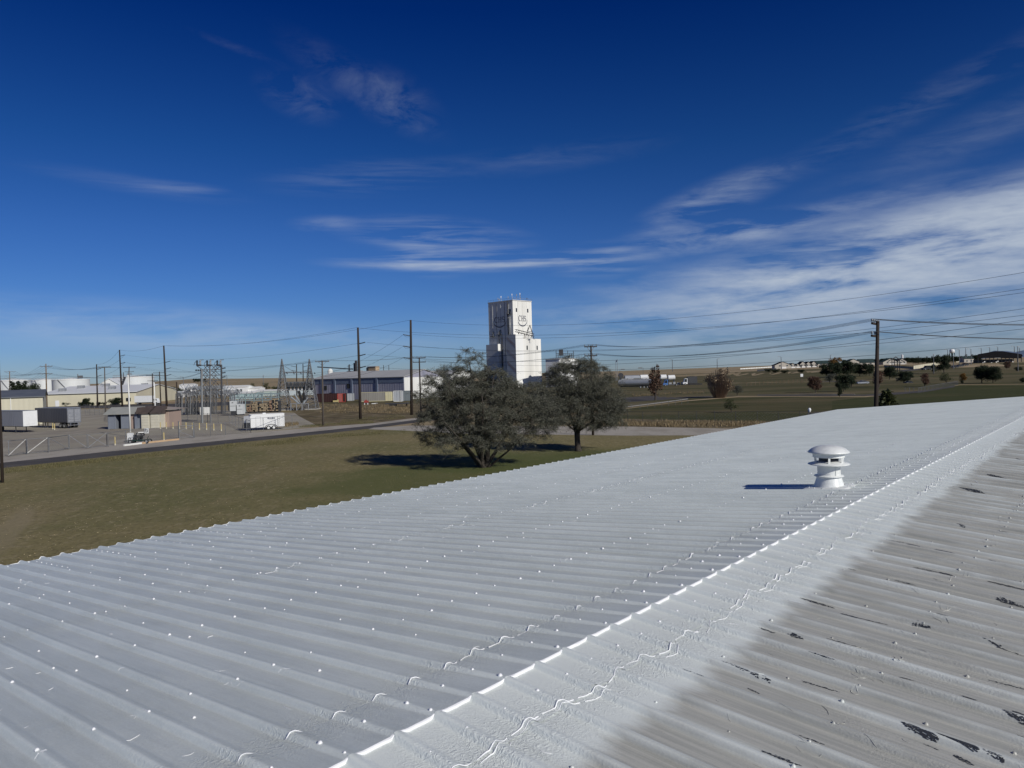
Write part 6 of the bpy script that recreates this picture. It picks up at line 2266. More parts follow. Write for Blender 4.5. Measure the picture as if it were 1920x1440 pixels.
def big_tree(label, base, depth, ells, trunks, n_br, n_tw, leaves, droop=0.4, tip=1.0, fork=None):
    B = base_at(*base)
    t = thing('tree', label, 'tree', B)
    EL = []
    for px, py, rx, rz, dy in ells:
        c = W(px, py, B.y + dy) - B
        k = (B.y + dy) / F
        EL.append((c, rx * k, (rx * 0.5 + rz * 0.5) * k, rz * k))
    vol = [e[1] * e[2] * e[3] for e in EL]
    tot = sum(vol)

    def rnd_pt(shell=0.0):
        x = RR.uniform(0, tot)
        for e, v in zip(EL, vol):
            x -= v
            if x <= 0:
                break
        z = RR.uniform(-1, 1); a = RR.uniform(0, 6.283); q = math.sqrt(1 - z * z)
        r = RR.uniform(shell, 1.0) ** (1 / 2.2)
        return e[0] + Vector((e[1] * q * math.cos(a), e[2] * q * math.sin(a), e[3] * z)) * r

    nodes = []      # (pos, radius)
    tr = MB()
    br = MB()
    for tg in trunks:
        end = W(tg[0], tg[1], B.y + tg[2]) - B
        st = Vector((RR.uniform(-0.35, 0.35), RR.uniform(-0.3, 0.3), -0.1)) if not fork else Vector((RR.uniform(-.08, .08), RR.uniform(-.08, .08), fork))
        mid = st.lerp(end, 0.45) + Vector((0, 0, tg[4]))
        r0 = tg[3]
        pts, rs = [], []
        for i in range(13):
            s_ = i / 12
            p = st * (1 - s_) ** 2 + mid * 2 * s_ * (1 - s_) + end * s_ * s_
            p += Vector((noise.noise(p * 0.7 + Vector((r0 * 99, 0, 0))), noise.noise(p * 0.7 + Vector((0, 9, r0 * 50))), 0)) * 0.25 * s_
            pts.append(p)
            rs.append(r0 * (1 - 0.82 * s_) * (1.25 if i == 0 else 1))
        tr.tube(pts, rs, 9)
        nodes += [(p, r) for p, r in list(zip(pts, rs))[4:]]
    if fork:
        tr.tube([(0.1, 0, -.2), (0.05, 0, 0.25), (0, 0, fork * .6), (0, 0, fork + .25)], [.46, .33, .29, .30], 12)
    tr.build('trunk', BARK, t, True)

    def grow(target, r0, nseg, grav, out_b, keep=True, n=5):
        best = min(nodes, key=lambda q: (q[0] - target).length_squared * (1.0 if q[0].z < target.z + 0.5 else 1.8))
        st, rr = best
        r = min(r0, rr * 0.75)
        ln = (target - st).length
        mid = st.lerp(target, 0.5) + Vector((RR.uniform(-.15, .15) * ln, RR.uniform(-.15, .15) * ln, grav * ln))
        pts = []
        for i in range(nseg + 1):
            s_ = i / nseg
            p = st * (1 - s_) ** 2 + mid * 2 * s_ * (1 - s_) + target * s_ * s_
            if 0 < i < nseg:
                p = p + Vector((RR.uniform(-1, 1), RR.uniform(-1, 1), RR.uniform(-1, 1))) * 0.035 * ln
            pts.append(p)
        rs = [max(0.005, r * (1 - 0.75 * i / nseg)) for i in range(nseg + 1)]
        out_b.tube(pts, rs, n, cap=False)
        if keep:
            nodes.extend(zip(pts[1:], rs[1:]))
        return pts

    for i in range(n_br):
        grow(rnd_pt(0.15) * 1.0, 0.075, 5, 0.16, br)
    nodes_main = list(nodes)
    tips = []
    for i in range(n_br * 5):
        pts = grow(rnd_pt(0.25), 0.03, 4, 0.10, br, n=4)
        tips.append(pts)
    br.build('branches', BARK, t, True)
    tw = MB()
    lf = MB()
    allp = [p for p, r in nodes if r < 0.05]
    for i in range(n_tw):
        st = RR.choice(allp)
        z = RR.uniform(-0.5, 1.0); a = RR.uniform(0, 6.283)
        d = Vector((math.cos(a), math.sin(a), z)).normalized()
        ln = RR.uniform(0.35, 0.95) * tip
        p1 = st + d * ln * 0.5
        p2 = st + d * ln + Vector((0, 0, -droop * ln * RR.uniform(0.2, 1)))
        tw.tube([st, p1, p2], [0.010, 0.007, 0.003], 3, cap=False)
        for k in range(leaves):
            s_ = RR.uniform(0.1, 1.05)
            q = st * (1 - s_) ** 2 + p1 * 2 * s_ * (1 - s_) + p2 * s_ * s_
            leafq(lf, q + Vector((RR.gauss(0, .06), RR.gauss(0, .06), RR.gauss(0, .06))), RR.uniform(0.06, 0.13), RR.uniform(0.022, 0.038))
    tw.build('twigs', mat('grey_twig', (0.075, 0.068, 0.055), (0.12, 0.11, 0.09), 2, 0.9), t)
    lf.build('leaves', OLIVE, t)
    return t


big_tree('large multi-stemmed grey-green tree with a wide bushy crown on the lawn left of centre', (908, 876), 0,
         [(885, 700, 42, 48, 0), (845, 725, 45, 42, 1), (810, 745, 42, 50, -1), (815, 800, 44, 42, 1), (905, 765, 85, 70, 0), (965, 765, 66, 62, 1), (1012, 785, 46, 46, 0), (925, 820, 55, 32, -1.5), (842, 838, 24, 26, -2), (975, 825, 30, 16, -2), (870, 800, 60, 45, 0), (925, 715, 35, 34, 0)],
         [(800, 760, 1, 0.20, 0.3), (840, 720, -2, 0.22, 0.2), (880, 680, 1, 0.24, 0.2), (925, 700, -1, 0.24, 0.0), (985, 750, 1, 0.20, -0.3), (950, 740, 3, 0.2, 0), (830, 790, -3, 0.15, 0.2), (1000, 800, -2, 0.13, -0.3), (905, 740, -3, 0.2, 0)],
         200, 13000, 22)
big_tree('round dark grey-green tree on a single trunk right of the large multi-stemmed tree', (1083, 846), 0,
         [(1085, 715, 62, 48, 0), (1125, 745, 48, 52, 0), (1044, 745, 54, 54, 0), (1085, 770, 92, 38, 0), (1088, 685, 36, 22, 0), (1150, 772, 34, 40, -1), (1125, 792, 44, 22, -2), (1022, 765, 30, 34, 1), (1060, 700, 30, 30, 0)],
         [(1084, 775, 0, 0.30, 0), (1050, 745, 1, 0.17, 0.2), (1118, 750, -1, 0.18, 0.2), (1085, 705, 1, 0.22, 0), (1030, 775, -1, 0.10, 0.2), (1140, 775, 1, 0.12, 0.2), (1100, 720, -2, 0.18, 0)],
         170, 12000, 22, fork=2.0)

# generic smaller trees: trunk, limbs and leaf clumps; each kind is built once and copied
KINDS = {}
CL = {
    'dark': leaf_mat('dark_leaf', (0.012, 0.022, 0.012), (0.045, 0.060, 0.030)),
    'green': leaf_mat('green_leaf', (0.030, 0.045, 0.018), (0.095, 0.105, 0.045)),
    'rust': leaf_mat('rust_leaf', (0.055, 0.034, 0.026), (0.19, 0.115, 0.08)),
    'gold': leaf_mat('gold_leaf', (0.10, 0.06, 0.02), (0.35, 0.20, 0.06)),
    'grey': leaf_mat('grey_leaf', (0.05, 0.055, 0.045), (0.15, 0.155, 0.125)),
    'tan': leaf_mat('tan_leaf', (0.16, 0.12, 0.08), (0.40, 0.31, 0.21)),
}


def kind_tree(kind, shape, n_leaf=900, seed=1):
    """unit tree: height 1, crown half-width .35 or so"""
    key = (kind, shape)
    if key in KINDS:
        return KINDS[key]
    global RR
    RR = random.Random(hash(shape) % 97 + seed) if False else random.Random(seed + len(KINDS) * 7)
    t = thing('tree', 'x', 'tree')
    tr, lf = MB(), MB()
    if shape == 'round':
        cl = [(RR.uniform(-.30, .30), RR.uniform(-.30, .30), RR.uniform(.30, .86), RR.uniform(.10, .19)) for _ in range(20)] + [(0, 0, .6, .26), (0, 0, .8, .18)]
        th = .5
    elif shape == 'column':
        cl = [(RR.uniform(-.06, .06), RR.uniform(-.06, .06), z / 14, 0.11 * math.sin(math.pi * min(1, (z / 14) * 0.9 + .08)) + .02) for z in range(2, 14)]
        th = .8
    elif shape == 'cone':
        cl = []
        for z in range(1, 15):
            r = 0.30 * (1 - z / 15)
            for k in range(6):
                a = k * 1.047 + z
                cl.append((r * math.cos(a) * .8, r * math.sin(a) * .8, z / 15 + .02, .035 + r * .32))
        th = .9
    elif shape == 'bush':
        cl = [(RR.uniform(-.42, .42), RR.uniform(-.42, .42), RR.uniform(.2, .7), RR.uniform(.14, .26)) for _ in range(14)]
        th = .3
    elif shape == 'forked':
        cl = [(-.07 + RR.uniform(-.03, .03), 0, z / 12, .035 + .085 * (1 - z / 12)) for z in range(3, 11)] + [(.09 + RR.uniform(-.03, .03), 0, z / 12, .03 + .08 * (1 - z / 13)) for z in range(4, 12)] + [(RR.uniform(-.12, .12), RR.uniform(-.1, .1), RR.uniform(.2, .6), .09) for _ in range(8)]
        th = .9
    elif shape == 'stems':
        cl = [(RR.uniform(-.3, .3), RR.uniform(-.3, .3), RR.uniform(.3, .9), .10) for _ in range(22)]
        th = .2
        for _ in range(330):
            a = RR.uniform(0, 6.283); q = RR.random() ** .6
            r1, r0 = .38 * q, .16 * q
            zt_ = RR.uniform(.72, 1.02) * (1 - .25 * q * q)
            tr.tube([(r0 * math.cos(a), r0 * math.sin(a), 0), (r1 * .85 * math.cos(a + .1), r1 * .85 * math.sin(a + .1), zt_ * .5), (r1 * math.cos(a + .1) * .95, r1 * math.sin(a + .1) * .95, zt_)], [.005, .0035, .0015], 3, cap=False)
    elif shape == 'oval':
        cl = [(RR.uniform(-.16, .16), RR.uniform(-.16, .16), RR.uniform(.28, .88), RR.uniform(.07, .13)) for _ in range(14)] + [(0, 0, .55, .2), (0, 0, .75, .15)]
        th = .6
    tr.tube([(0, 0, -.02), (0.01, 0, th * .5), (0, 0.01, th)], [.026, .02, .008], 6)
    for c in cl[::2]:
        tr.tube([(0, 0, min(th * .6, c[2] * .5)), Vector((c[0], c[1], c[2])) * .6 + Vector((0, 0, c[2] * .25)), (c[0], c[1], c[2])], [.012, .007, .003], 4, cap=False)
    per = max(8, int(n_leaf * 2.6) // len(cl))
    for cx_, cy_, cz_, r in cl:
        wgt = int(per * (r / .13) ** 1.3)
        for _ in range(wgt):
            z = RR.uniform(-1, 1); a = RR.uniform(0, 6.283); q = math.sqrt(1 - z * z)
            rr_ = r * RR.uniform(.35, 1.12)
            leafq(lf, Vector((cx_ + rr_ * q * math.cos(a), cy_ + rr_ * q * math.sin(a), cz_ + rr_ * z * .9)), RR.uniform(.035, .07), RR.uniform(.02, .04))
    tr.build('trunk', BARK if shape != 'stems' else mat('pale_stem', (0.20, 0.145, 0.095), (0.30, 0.225, 0.155), 3, 0.9), t)
    lf.build('crown', CL[kind], t)
    KINDS[key] = t
    t['added'] = 1
    return t


def plant(kind, shape, px, base_y, top_y, label, wscale=1.0, depth=None, n_leaf=900, name='tree', cat='tree', group=None):
    p = base_at(px, base_y, depth)
    h = max(0.5, W(px, top_y, p.y).z - p.z)
    t = kind_tree(kind, shape, n_leaf)
    sc_ = (h * wscale, h * wscale, h)
    if t.get('added'):
        del t['added']
        t.location = p; t.scale = sc_
        c = t
    else:
        c = dup(t, p, RR.uniform(0, 6.28), None, sc_)
    c.name = name
    c['label'] = label
    c['category'] = cat
    if group:
        c['group'] = group
    elif 'group' in c:
        del c['group']
    return c


# right side, nearest first
plant('green', 'cone', 1664, 776, 732, 'bushy young conifer with upright shoots right of the dark utility pole', 1.25, 72, 5200)
plant('green', 'round', 1371, 774, 745, 'small green tree standing alone on the park lawn', 1.1, None, 420)
plant('rust', 'forked', 1229, 751, 680, 'slim reddish-brown autumn tree with a forked top beside the tanker trailer', 1.0, None, 1100)
plant('tan', 'stems', 1349, 746, 690, 'large pale brown leafless shrub standing by the park road', 1.15, None, 800, 'shrub', 'shrub')
plant('grey', 'round', 1382, 742, 722, 'grey low shrub tucked against the right side of the pale brown shrub', 1.2, None, 900, 'shrub', 'shrub')
plant('rust', 'round', 1529, 737, 705, 'rust-tinged round tree at the left end of the verge strip', 1.05, None, 1800)
plant('dark', 'round', 1582, 735, 701, 'dark round tree behind the right end of the verge strip', 1.0, None, 1800)
plant('dark', 'oval', 1596.5, 727, 700, 'narrow dark tree just right of the round verge tree', 1.3)
plant('dark', 'column', 1574.5, 744, 718, 'thin sapling in front of the verge strip kerb', 1.0)
plant('grey', 'round', 1556, 720, 700, 'pale grey round tree behind the verge strip', 1.15, None, 1200)
for px, by, ty, ws, lab in ((1549, 708, 681, 1.0, 'leftmost dark tree of the thick clump left of the right utility pole'), (1568, 708, 678, 1.1, 'dark tree under the golden treetop in the thick clump'), (1590, 707, 676, 1.15, 'broad dark tree in the middle of the thick clump'),
                        (1612, 706, 680, 1.1, 'dark tree above the silver sedan'), (1630, 706, 681, 1.0, 'dark tree touching the left side of the right utility pole')):
    plant('dark', 'round', px, by, ty, lab, ws, None, 1800)
plant('gold', 'round', 1568, 693, 668, 'golden-orange treetop rising above the dark clump', 0.9, 520, 900)
plant('rust', 'oval', 1648, 727, 691, 'brownish tree immediately right of the dark utility pole', 1.4, None, 1200)
plant('dark', 'round', 1668, 712, 686, 'dim round tree behind the brownish tree by the utility pole', 1.2)
plant('grey', 'bush', 1683, 716, 706, 'low grey bush by the parked dark car', 1.0, None, 900, 'shrub', 'shrub')
plant('dark', 'round', 1695, 720, 695, 'dim loose tree above the small dark car', 1.0)
plant('dark', 'oval', 1707, 714, 694, 'small black-looking tree right of the small dark car', 1.2)
plant('rust', 'oval', 1734, 726, 697, 'reddish oval tree by the parking lot edge', 1.2, None, 1200)
plant('dark', 'round', 1770, 700, 664, 'big dark tree with a bare reddish top on the hill road', 0.9, None, 1800)
plant('green', 'round', 1774, 720, 697, 'green-brown round tree in front of the big dark hill tree', 1.2)
plant('gold', 'oval', 1806, 720, 698, 'brown-gold small tree between the hill road and the lawn', 1.4)
plant('dark', 'oval', 1804, 721, 712, 'small dark shrub under the brown-gold tree', 1.2, None, 900, 'shrub', 'shrub')
plant('dark', 'round', 1841, 719, 684, 'left one of two large near-black trees at the far lawn edge', 1.05, None, 1800)
plant('dark', 'round', 1862, 719, 686, 'right one of two large near-black trees at the far lawn edge', 1.0, None, 1800)
plant('dark', 'bush', 1917, 718, 706, 'dark clipped bush cut by the right edge', 1.0, None, 900, 'shrub', 'shrub')
plant('rust', 'round', 1888, 693, 677, 'small reddish tree below the pavilion', 1.0)
plant('dark', 'oval', 1750, 703, 680, 'dark slim tree with a pole-like stem left of the hill road', .9)
plant('dark', 'bush', 1909, 696, 686, 'dark bushes by the tall lamp post near the right edge', 1.4, None, 900, 'shrub', 'shrub')
for i, (px, ty, sh) in enumerate(sorted(((1655, 672, 'round'), (1673, 671, 'round'), (1722, 668, 'cone'), (1738, 668, 'cone'), (1748, 667, 'cone'), (1760, 668, 'round'), (1700, 670, 'round'), (1712, 670, 'round'), (1688, 671, 'cone'), (1800, 668, 'round'), (1812, 664, 'cone'), (1823, 664, 'cone'), (1833, 665, 'round'), (1640, 673, 'round'), (1780, 664, 'cone'), (1565, 675, 'round'), (1585, 674, 'round'), (1604, 674, 'round'), (1622, 675, 'round'), (1665, 671, 'round'), (1730, 670, 'round'), (1744, 670, 'round'), (1755, 669, 'round'), (1769, 668, 'round'), (1791, 668, 'round'), (1806, 667, 'round'), (1818, 667, 'round'), (1682, 673, 'round'), (1716, 671, 'round'), (1540, 677, 'round')))):
    plant('dark', sh, px, 690, ty, 'dark tree in the continuous line of trees along the right horizon', 1.7, 820, 500, group='dark trees along the horizon')
for i, (px, by, ty) in enumerate(((1440, 698, 690), (1455, 699, 690), (1472, 700, 692), (1502, 699, 691))):
    plant('dark', 'bush', px, by, ty, ('low dark bush left of the house row', 'low dark bush under the left gable', 'low spreading bush before the white garage', 'low round bush right of the houses')[i], 1.5, None, 500, 'shrub', 'shrub')
# left side
for px, lab in ((24, 'leftmost dark poplar in front of the storage tank'), (34, 'second dark poplar in front of the storage tank'), (48, 'thin third poplar left of the gap between tanks')):
    plant('dark', 'column', px, 738, 713, lab, 1.3, 400)
plant('dark', 'bush', 61, 736, 713, 'broad dark shrub mass between the first two tanks', 0.9, 400, 900, 'shrub', 'shrub')
for px, by, ty, sh, ws, lab in ((90, 762, 751, 'bush', 1.0, 'dark bush right beside the near cream building corner'), (126, 760, 752, 'bush', 1.3, 'rounded dark bush left of the orange dump box'), (162, 758, 746, 'round', 1.2, 'small tree right of the orange dump box'),
                            (212, 757, 746, 'bush', 1.2, 'dark bush behind the tall dark pole at the warehouse end'), (220, 757, 745, 'round', 1.3, 'loose small tree beside the warehouse end window'), (152, 758, 752, 'bush', 1, 'low bush at the left end of the hedge'),
                            (173, 758, 753, 'bush', 1.1, 'low clipped hedge bush right of the small tree'), (186, 757.5, 752.5, 'bush', 1.1, 'low clipped hedge bush behind the plain dark pole'), (196, 757, 752.5, 'bush', 1.1, 'low clipped hedge bush left of the warehouse end')):
    plant('dark', sh, px, by, ty, lab, ws, 296, 700, 'tree' if sh == 'round' else 'shrub', 'tree' if sh == 'round' else 'shrub')
for px, by, ty, lab in ((310, 737, 719, 'dark tree mass behind the shed poles'), (322, 737, 722, 'dark tree right of the tall shed pole'), (296, 744, 731, 'dark tree behind the white box truck'), (262, 748, 737, 'dark bush behind the pale pickup'), (336, 736, 724, 'dark tree left of the substation rack')):
    plant('dark', 'bush', px, by, ty, lab, 1.2, 440)
plant('green', 'round', 500, 731, 716, 'olive round tree behind the substation between white buildings', 1.2, 520)
plant('green', 'round', 475, 728, 717, 'small olive tree left of the larger round one behind the white buildings', 1.0, 620)
plant('green', 'bush', 517, 731, 722, 'low olive bush right of the round tree behind the substation', 1.2, 520, 700, 'shrub', 'shrub')
for px in (366, 372, 383):
    plant('dark', 'round', px, 714, 709.5, 'tiny dark tree on the crest of the tan hill', 1.2, 1900, 300, group='tiny trees on the hill crest')

# houses on the right horizon
HW = mat('house_siding', (0.44, 0.41, 0.35), (0.38, 0.35, 0.30), 0.3, 0.7)
HD = mat('dark_house_roof', (0.022, 0.025, 0.03), (0.035, 0.038, 0.043), 0.3, 0.95, spec=0.05)
HG = mat('greenish_house_roof', (0.025, 0.042, 0.042), (0.04, 0.06, 0.06), 0.3, 0.95, spec=0.05)
GD = mat('white_garage_door', (0.72, 0.72, 0.70), None, 1, 0.6)
WIND = mat('house_window', (0.08, 0.09, 0.10), None, 1, 0.3)
for px0, px1, by, yt, ye, lab, ra, rm in (
        (1453, 1484, 692, 678, 684, 'big dark-roofed house at the left end of the house row, its gable in sunlight', 'b', HD),
        (1481, 1493, 692, 681, 685, 'second house in the row with a cream gable', 'b', HD), (1490, 1503, 692, 682, 686.5, 'third house in the row with two pale garage doors', 'b', HD),
        (1500, 1512, 691, 677.5, 683, 'dark-roofed house behind the pale garages', 'b', HD), (1510, 1523, 691, 678, 684, 'house with white trim in the middle of the row', 'b', HD), (1520, 1533, 691, 677, 683, 'house with a bright white gable edge', 'b', HD),
        (1531, 1560, 690, 676, 681, 'long greenish-roofed house right of the row', 'a', HG), (1590, 1612, 688, 673, 678, 'pale house with a lit roof slope above the dark clump', 'b', HG), (1612, 1640, 688, 673, 679, 'pale house partly hidden left of the utility pole', 'a', HG),
        (1656, 1684, 686, 672, 678, 'pale curved-gabled house right of the utility pole', 'b', HG), (1684, 1700, 686, 672, 677, 'dark-fronted house left of the small water tank', 'b', HD), (1808, 1826, 683, 668, 672, 'blue-grey low building left of the pavilion', 'a', HG)):
    d = 780
    cR = base_at(px1, by, d)
    zg = W((px0 + px1) / 2, by, d).z
    cR.z = zg
    wd_ = (px1 - px0) / F * d
    t, P, ad, bd = shed_building('house', lab, cR, wd_, 9, W(px1, ye, d).z - zg, W(px1, yt, d).z - zg, HW, rm, Vector((-1, 0, 0)), Vector((0, 1, 0)), ridge_along=ra, over=0.5, cat='house')
    lw = wd_
    b_ = MB()
    for q in (0.25, 0.7):
        b_.box((-lw * q, -0.08, 3.6), (1.6, 0.15, 1.3))
    b_.build('window', WIND, t)
    b_ = MB(); b_.box((-lw * 0.45, -0.1, 1.2), (min(4.6, lw * .6), 0.15, 2.3)); b_.build('garage_door', GD, t)

# white wall strips and fences on the hill
for a, b, h_, mt, lab in (((1713, 692.5), (1762, 684), 2.4, CREAM, 'pale cream board fence climbing left of the big hill tree'), ((1793, 679.5), (1821, 676), 2.2, CREAM, 'pale cream board fence right of the water tower'),
                          ((1388, 693), (1452, 689), 2.2, WHITED, 'long low white wall left of the houses'), ((1420, 696.5), (1455, 693.5), 1.6, DARK, 'dark low strip of fence below the long white wall'), ((1658, 688.5), (1712, 691.5), 1.6, DARK, 'dark low fence joining the pale board fence')):
    p, q = base_at(*a), base_at(*b)
    t = thing('board_fence', lab, 'fence', p)
    v = q - p
    n_ = 14
    b_ = MB()
    for i in range(n_):
        u0, u1 = v * (i / n_), v * ((i + 0.93) / n_)
        b_.bar(u0 + Vector((0, 0, h_ / 2)), u1 + Vector((0, 0, h_ / 2)), 0.1, h_)
    b_.build('board', mt, t)
    b_ = MB()
    for i in range(n_ + 1):
        b_.bar(v * (i / n_), v * (i / n_) + Vector((0, 0, h_ + 0.15)), 0.2)
    b_.build('post', mt, t)

# water tower
d = 1500
c = base_at(1785.5, 680, d)
zt_, zb_ = W(1785, 654.5, d).z, W(1785, 661.5, d).z
t = thing('water_tower', 'small white water tower on dark legs above the far trees at the right', 'water tower', c)
r = 4.4 / F * d
b_ = MB(); b_.lathe([(0.1, zb_ - c.z - 1.5), (r * .7, zb_ - c.z - 0.6), (r, zb_ - c.z + 1), (r, zt_ - c.z - 2), (r * .7, zt_ - c.z - .5), (0, zt_ - c.z)], n=24); b_.build('tank', WHITE, t, True)
b_ = MB()
for k in range(4):
    a = math.pi / 4 + k * math.pi / 2
    b_.bar((r * .9 * math.cos(a), r * .9 * math.sin(a), zb_ - c.z), (r * 1.15 * math.cos(a), r * 1.15 * math.sin(a), -2), 1.1)
b_.build('leg', mat('teal_dark_steel', (0.05, 0.10, 0.10), None, 1, 0.6), t)
b_ = MB(); b_.cyl((0, 0, zb_ - c.z), (0, 0, -2), 0.8, n=8); b_.build('riser', DARK, t)
t = thing('grain_bin', 'small white silo with a sloping spout above the far houses', 'silo', base_at(1692, 680, 1100))
b_ = MB(); z0 = W(1692, 664.5, 1100).z - t.location.z; b_.lathe([(1.5, 0), (1.5, z0 - 1), (0, z0)], n=14); b_.build('bin', WHITE, t)
b_ = MB(); b_.bar((0, 0, z0), (-11, 0, z0 - 3.2), 0.4); b_.build('spout', GALVD, t)

# pavilion
d = 640
c = base_at(1833, 684, d); c.z = W(1833, 683, d).z
w_ = (1916 - 1833) / F * d
q = lambda px, py, dy=0: W(px, py, d + dy) - c
t = thing('pavilion', 'wide dark pavilion with a low hipped roof and open sides at the far right', 'pavilion', c)
b_ = MB()
b_.add([q(1831, 667), q(1918, 668), q(1916, 664, 30), q(1834, 664, 30), q(1866, 658.5, 12), q(1880, 658.5, 12)], [(0, 1, 5, 4), (1, 2, 5), (2, 3, 4, 5), (3, 0, 4), (3, 2, 1, 0)])
b_.add([q(1833, 671), q(1916, 672), q(1916, 668), q(1833, 667)], [(0, 1, 2, 3)])
b_.build('roof', mat('black_shingle', (0.010, 0.010, 0.011), (0.016, 0.016, 0.018), 0.5, 1.0, spec=0.0), t)
b_ = MB()
for i in range(12):
    x = q(1834 + i * 7.4, 676).x
    b_.bar((x, 0.3, 0), (x, 0.3, q(1834, 671).z), 0.5)
b_.box((w_ * .5, 9, 2.0), (w_ * .9, 0.4, 3.6))
b_.build('column', DARK, t)
b_ = MB()
for px in (1843, 1846, 1859, 1868, 1885, 1890, 1871, 1899):
    b_.box((q(px, 676).x, 0.0, RR.uniform(0.8, 2.2)), (1.0, 0.3, 0.9))
b_.build('bench', WHITED, t)
b_ = MB(); b_.box((w_ * .12, -.3, 4.7), (3.2, 0.2, 0.4)); b_.box((w_ * .45, -.3, 5.0), (5.2, 0.2, 0.4)); b_.build('fascia_light', GALVD, t)

# street lamps
def lamp(px, by, ty, label, depth=None, arm=-1, single=True, hz=None):
    p = base_at(px, by, depth)
    if depth:
        p.z = W(px, by, depth).z
    h = W(px, ty, p.y).z - p.z
    t = thing('street_lamp', label, 'street lamp', p)
    k = p.y / 400
    b_ = MB(); b_.tube([(0, 0, 0), (0, 0, h)], [0.16 * k + .06, 0.10 * k + .05], 6); b_.build('pole', GALVD, t)
    b_ = MB(); b_.bar((0, 0, h), (arm * 2.2, 0, h + 0.25), 0.1 * k + .05); b_.build('lamp_arm', GALVD, t)
    b_ = MB(); b_.box((arm * 2.2, 0, h + 0.2), (0.9, 0.4, 0.22 * k + .1)); b_.build('lamp_head', GALV, t)
    return t


for px, by, ty, d, arm, lab in ((1261, 697, 674, 700, -1, 'thin street lamp above the reddish-brown tree'), (1345, 692, 673, 800, 1, 'thin street lamp above the pale brown shrub'), (1465, 693, 669, 620, -1, 'street lamp in front of the dark-roofed house'),
                               (1557, 678, 666, 900, 1, 'faint street lamp left of the golden treetop'), (1777, 668, 656, 700, -1, 'street lamp just left of the water tower'), (1799, 684, 655.5, 560, -1, 'tall street lamp just right of the water tower'),
                               (1811, 672, 653, 640, 0, 'plain thin mast second right of the water tower'), (1821, 684, 654.5, 560, -1, 'tall street lamp left of the pavilion by the white post'), (1840, 667, 653, 700, -1, 'street lamp above the left end of the pavilion roof'),
                               (1856, 664, 651.5, 700, -1, 'street lamp above the left slope of the pavilion roof'), (1871, 660, 650.5, 700, -1, 'street lamp at the pavilion ridge'), (1902, 661, 649.5, 700, -1, 'left one of three lamps near the right edge'),
                               (1912, 661, 653, 800, 0, 'short faint mast by the mountains at the right edge'), (1909, 696, 650.5, 330, 0, 'tallest thin mast near the right edge rising from dark bushes'), (1788, 692, 668, 420, 0, 'thin pale mast on the hill below the water tower'),
                               (1751, 700, 665, 380, 0, 'thin dark mast on the slope left of the big hill tree'), (344, 722, 707, 600, -1, 'thin street lamp before the tan hill left of the switch structure'), (426, 722, 704, 600, -1, 'thin street lamp before the tan hill right of the switch structure'), (494, 722, 704.5, 620, 0, 'thin mast before the tan hill left of the lattice masts')):
    lamp(px, by, ty, lab, d, arm if arm else 0.1)
# flag poles and signs near the highway
for px, ty, lab, fl in ((1155, 675, 'left flagpole of the pair, without a flag', 0), (1158, 673, 'right flagpole of the pair flying a small dark flag', 1)):
    d = 560
    p = base_at(px, 703, d); h = W(px, ty, d).z - p.z
    t = thing('flagpole', lab, 'flagpole', p)
    b_ = MB(); b_.tube([(0, 0, 0), (0, 0, h)], [0.2, 0.12], 6); b_.build('pole', GALV, t)
    if fl:
        b_ = MB(); b_.prism([(-0.05, 0, h - 0.3), (-0.9, 0.1, h - 1.6), (-1.1, 0, h - 2.6), (-0.05, 0, h - 2.2)], (0, 0.05, 0)); b_.build('flag', NAVY, t)
for px, ty, lab, sx_ in ((1162.5, 692, 'small sign on a pole right of the flagpoles', 1), (1206, 689, 'small dark sign on a pole left of the reddish tree', -1)):
    d = 560
    p = base_at(px, 703, d); h = W(px, ty, d).z - p.z
    t = thing('pole_sign', lab, 'sign', p)
    b_ = MB(); b_.tube([(0, 0, 0), (0, 0, h)], [0.14, 0.12], 6); b_.build('pole', GALVD, t)
    b_ = MB(); b_.box((sx_ * 2.2, 0, h - 0.3), (3.0, 0.15, 0.7)); b_.build('sign_panel', GALVD, t)
p = base_at(1503.5, 718)
t = thing('white_sign', 'white square sign board on two legs by the park road', 'sign', p)
h = W(1503, 701, p.y).z - p.z
b_ = MB()
for x in (-0.45, 0.45):
    b_.bar((x, 0, 0), (x, 0, h), 0.1)
b_.build('leg', WOODG, t)
b_ = MB(); b_.box((0, -0.08, h - 0.65), (1.15, 0.05, 1.3)); b_.build('board', WHITE, t)
p = base_at(1680, 697); 
t = thing('park_gate', 'dark timber gateway of several posts beyond the utility pole', 'gate', p)
h = W(1680, 668, p.y).z - p.z
b_ = MB()
for x in (-2.4, -1.0, 1.0, 2.4):
    b_.bar((x, 0, 0), (x, 0, h * .8), 0.4)
b_.bar((-5, 0, h * .68), (0, 0, h * .95), 0.45); b_.bar((5.5, 0, h * .62), (0, 0, h * .95), 0.45); b_.bar((-3.6, 0, h * .6), (4, 0, h * .6), 0.35)
b_.build('frame', DARK, t)

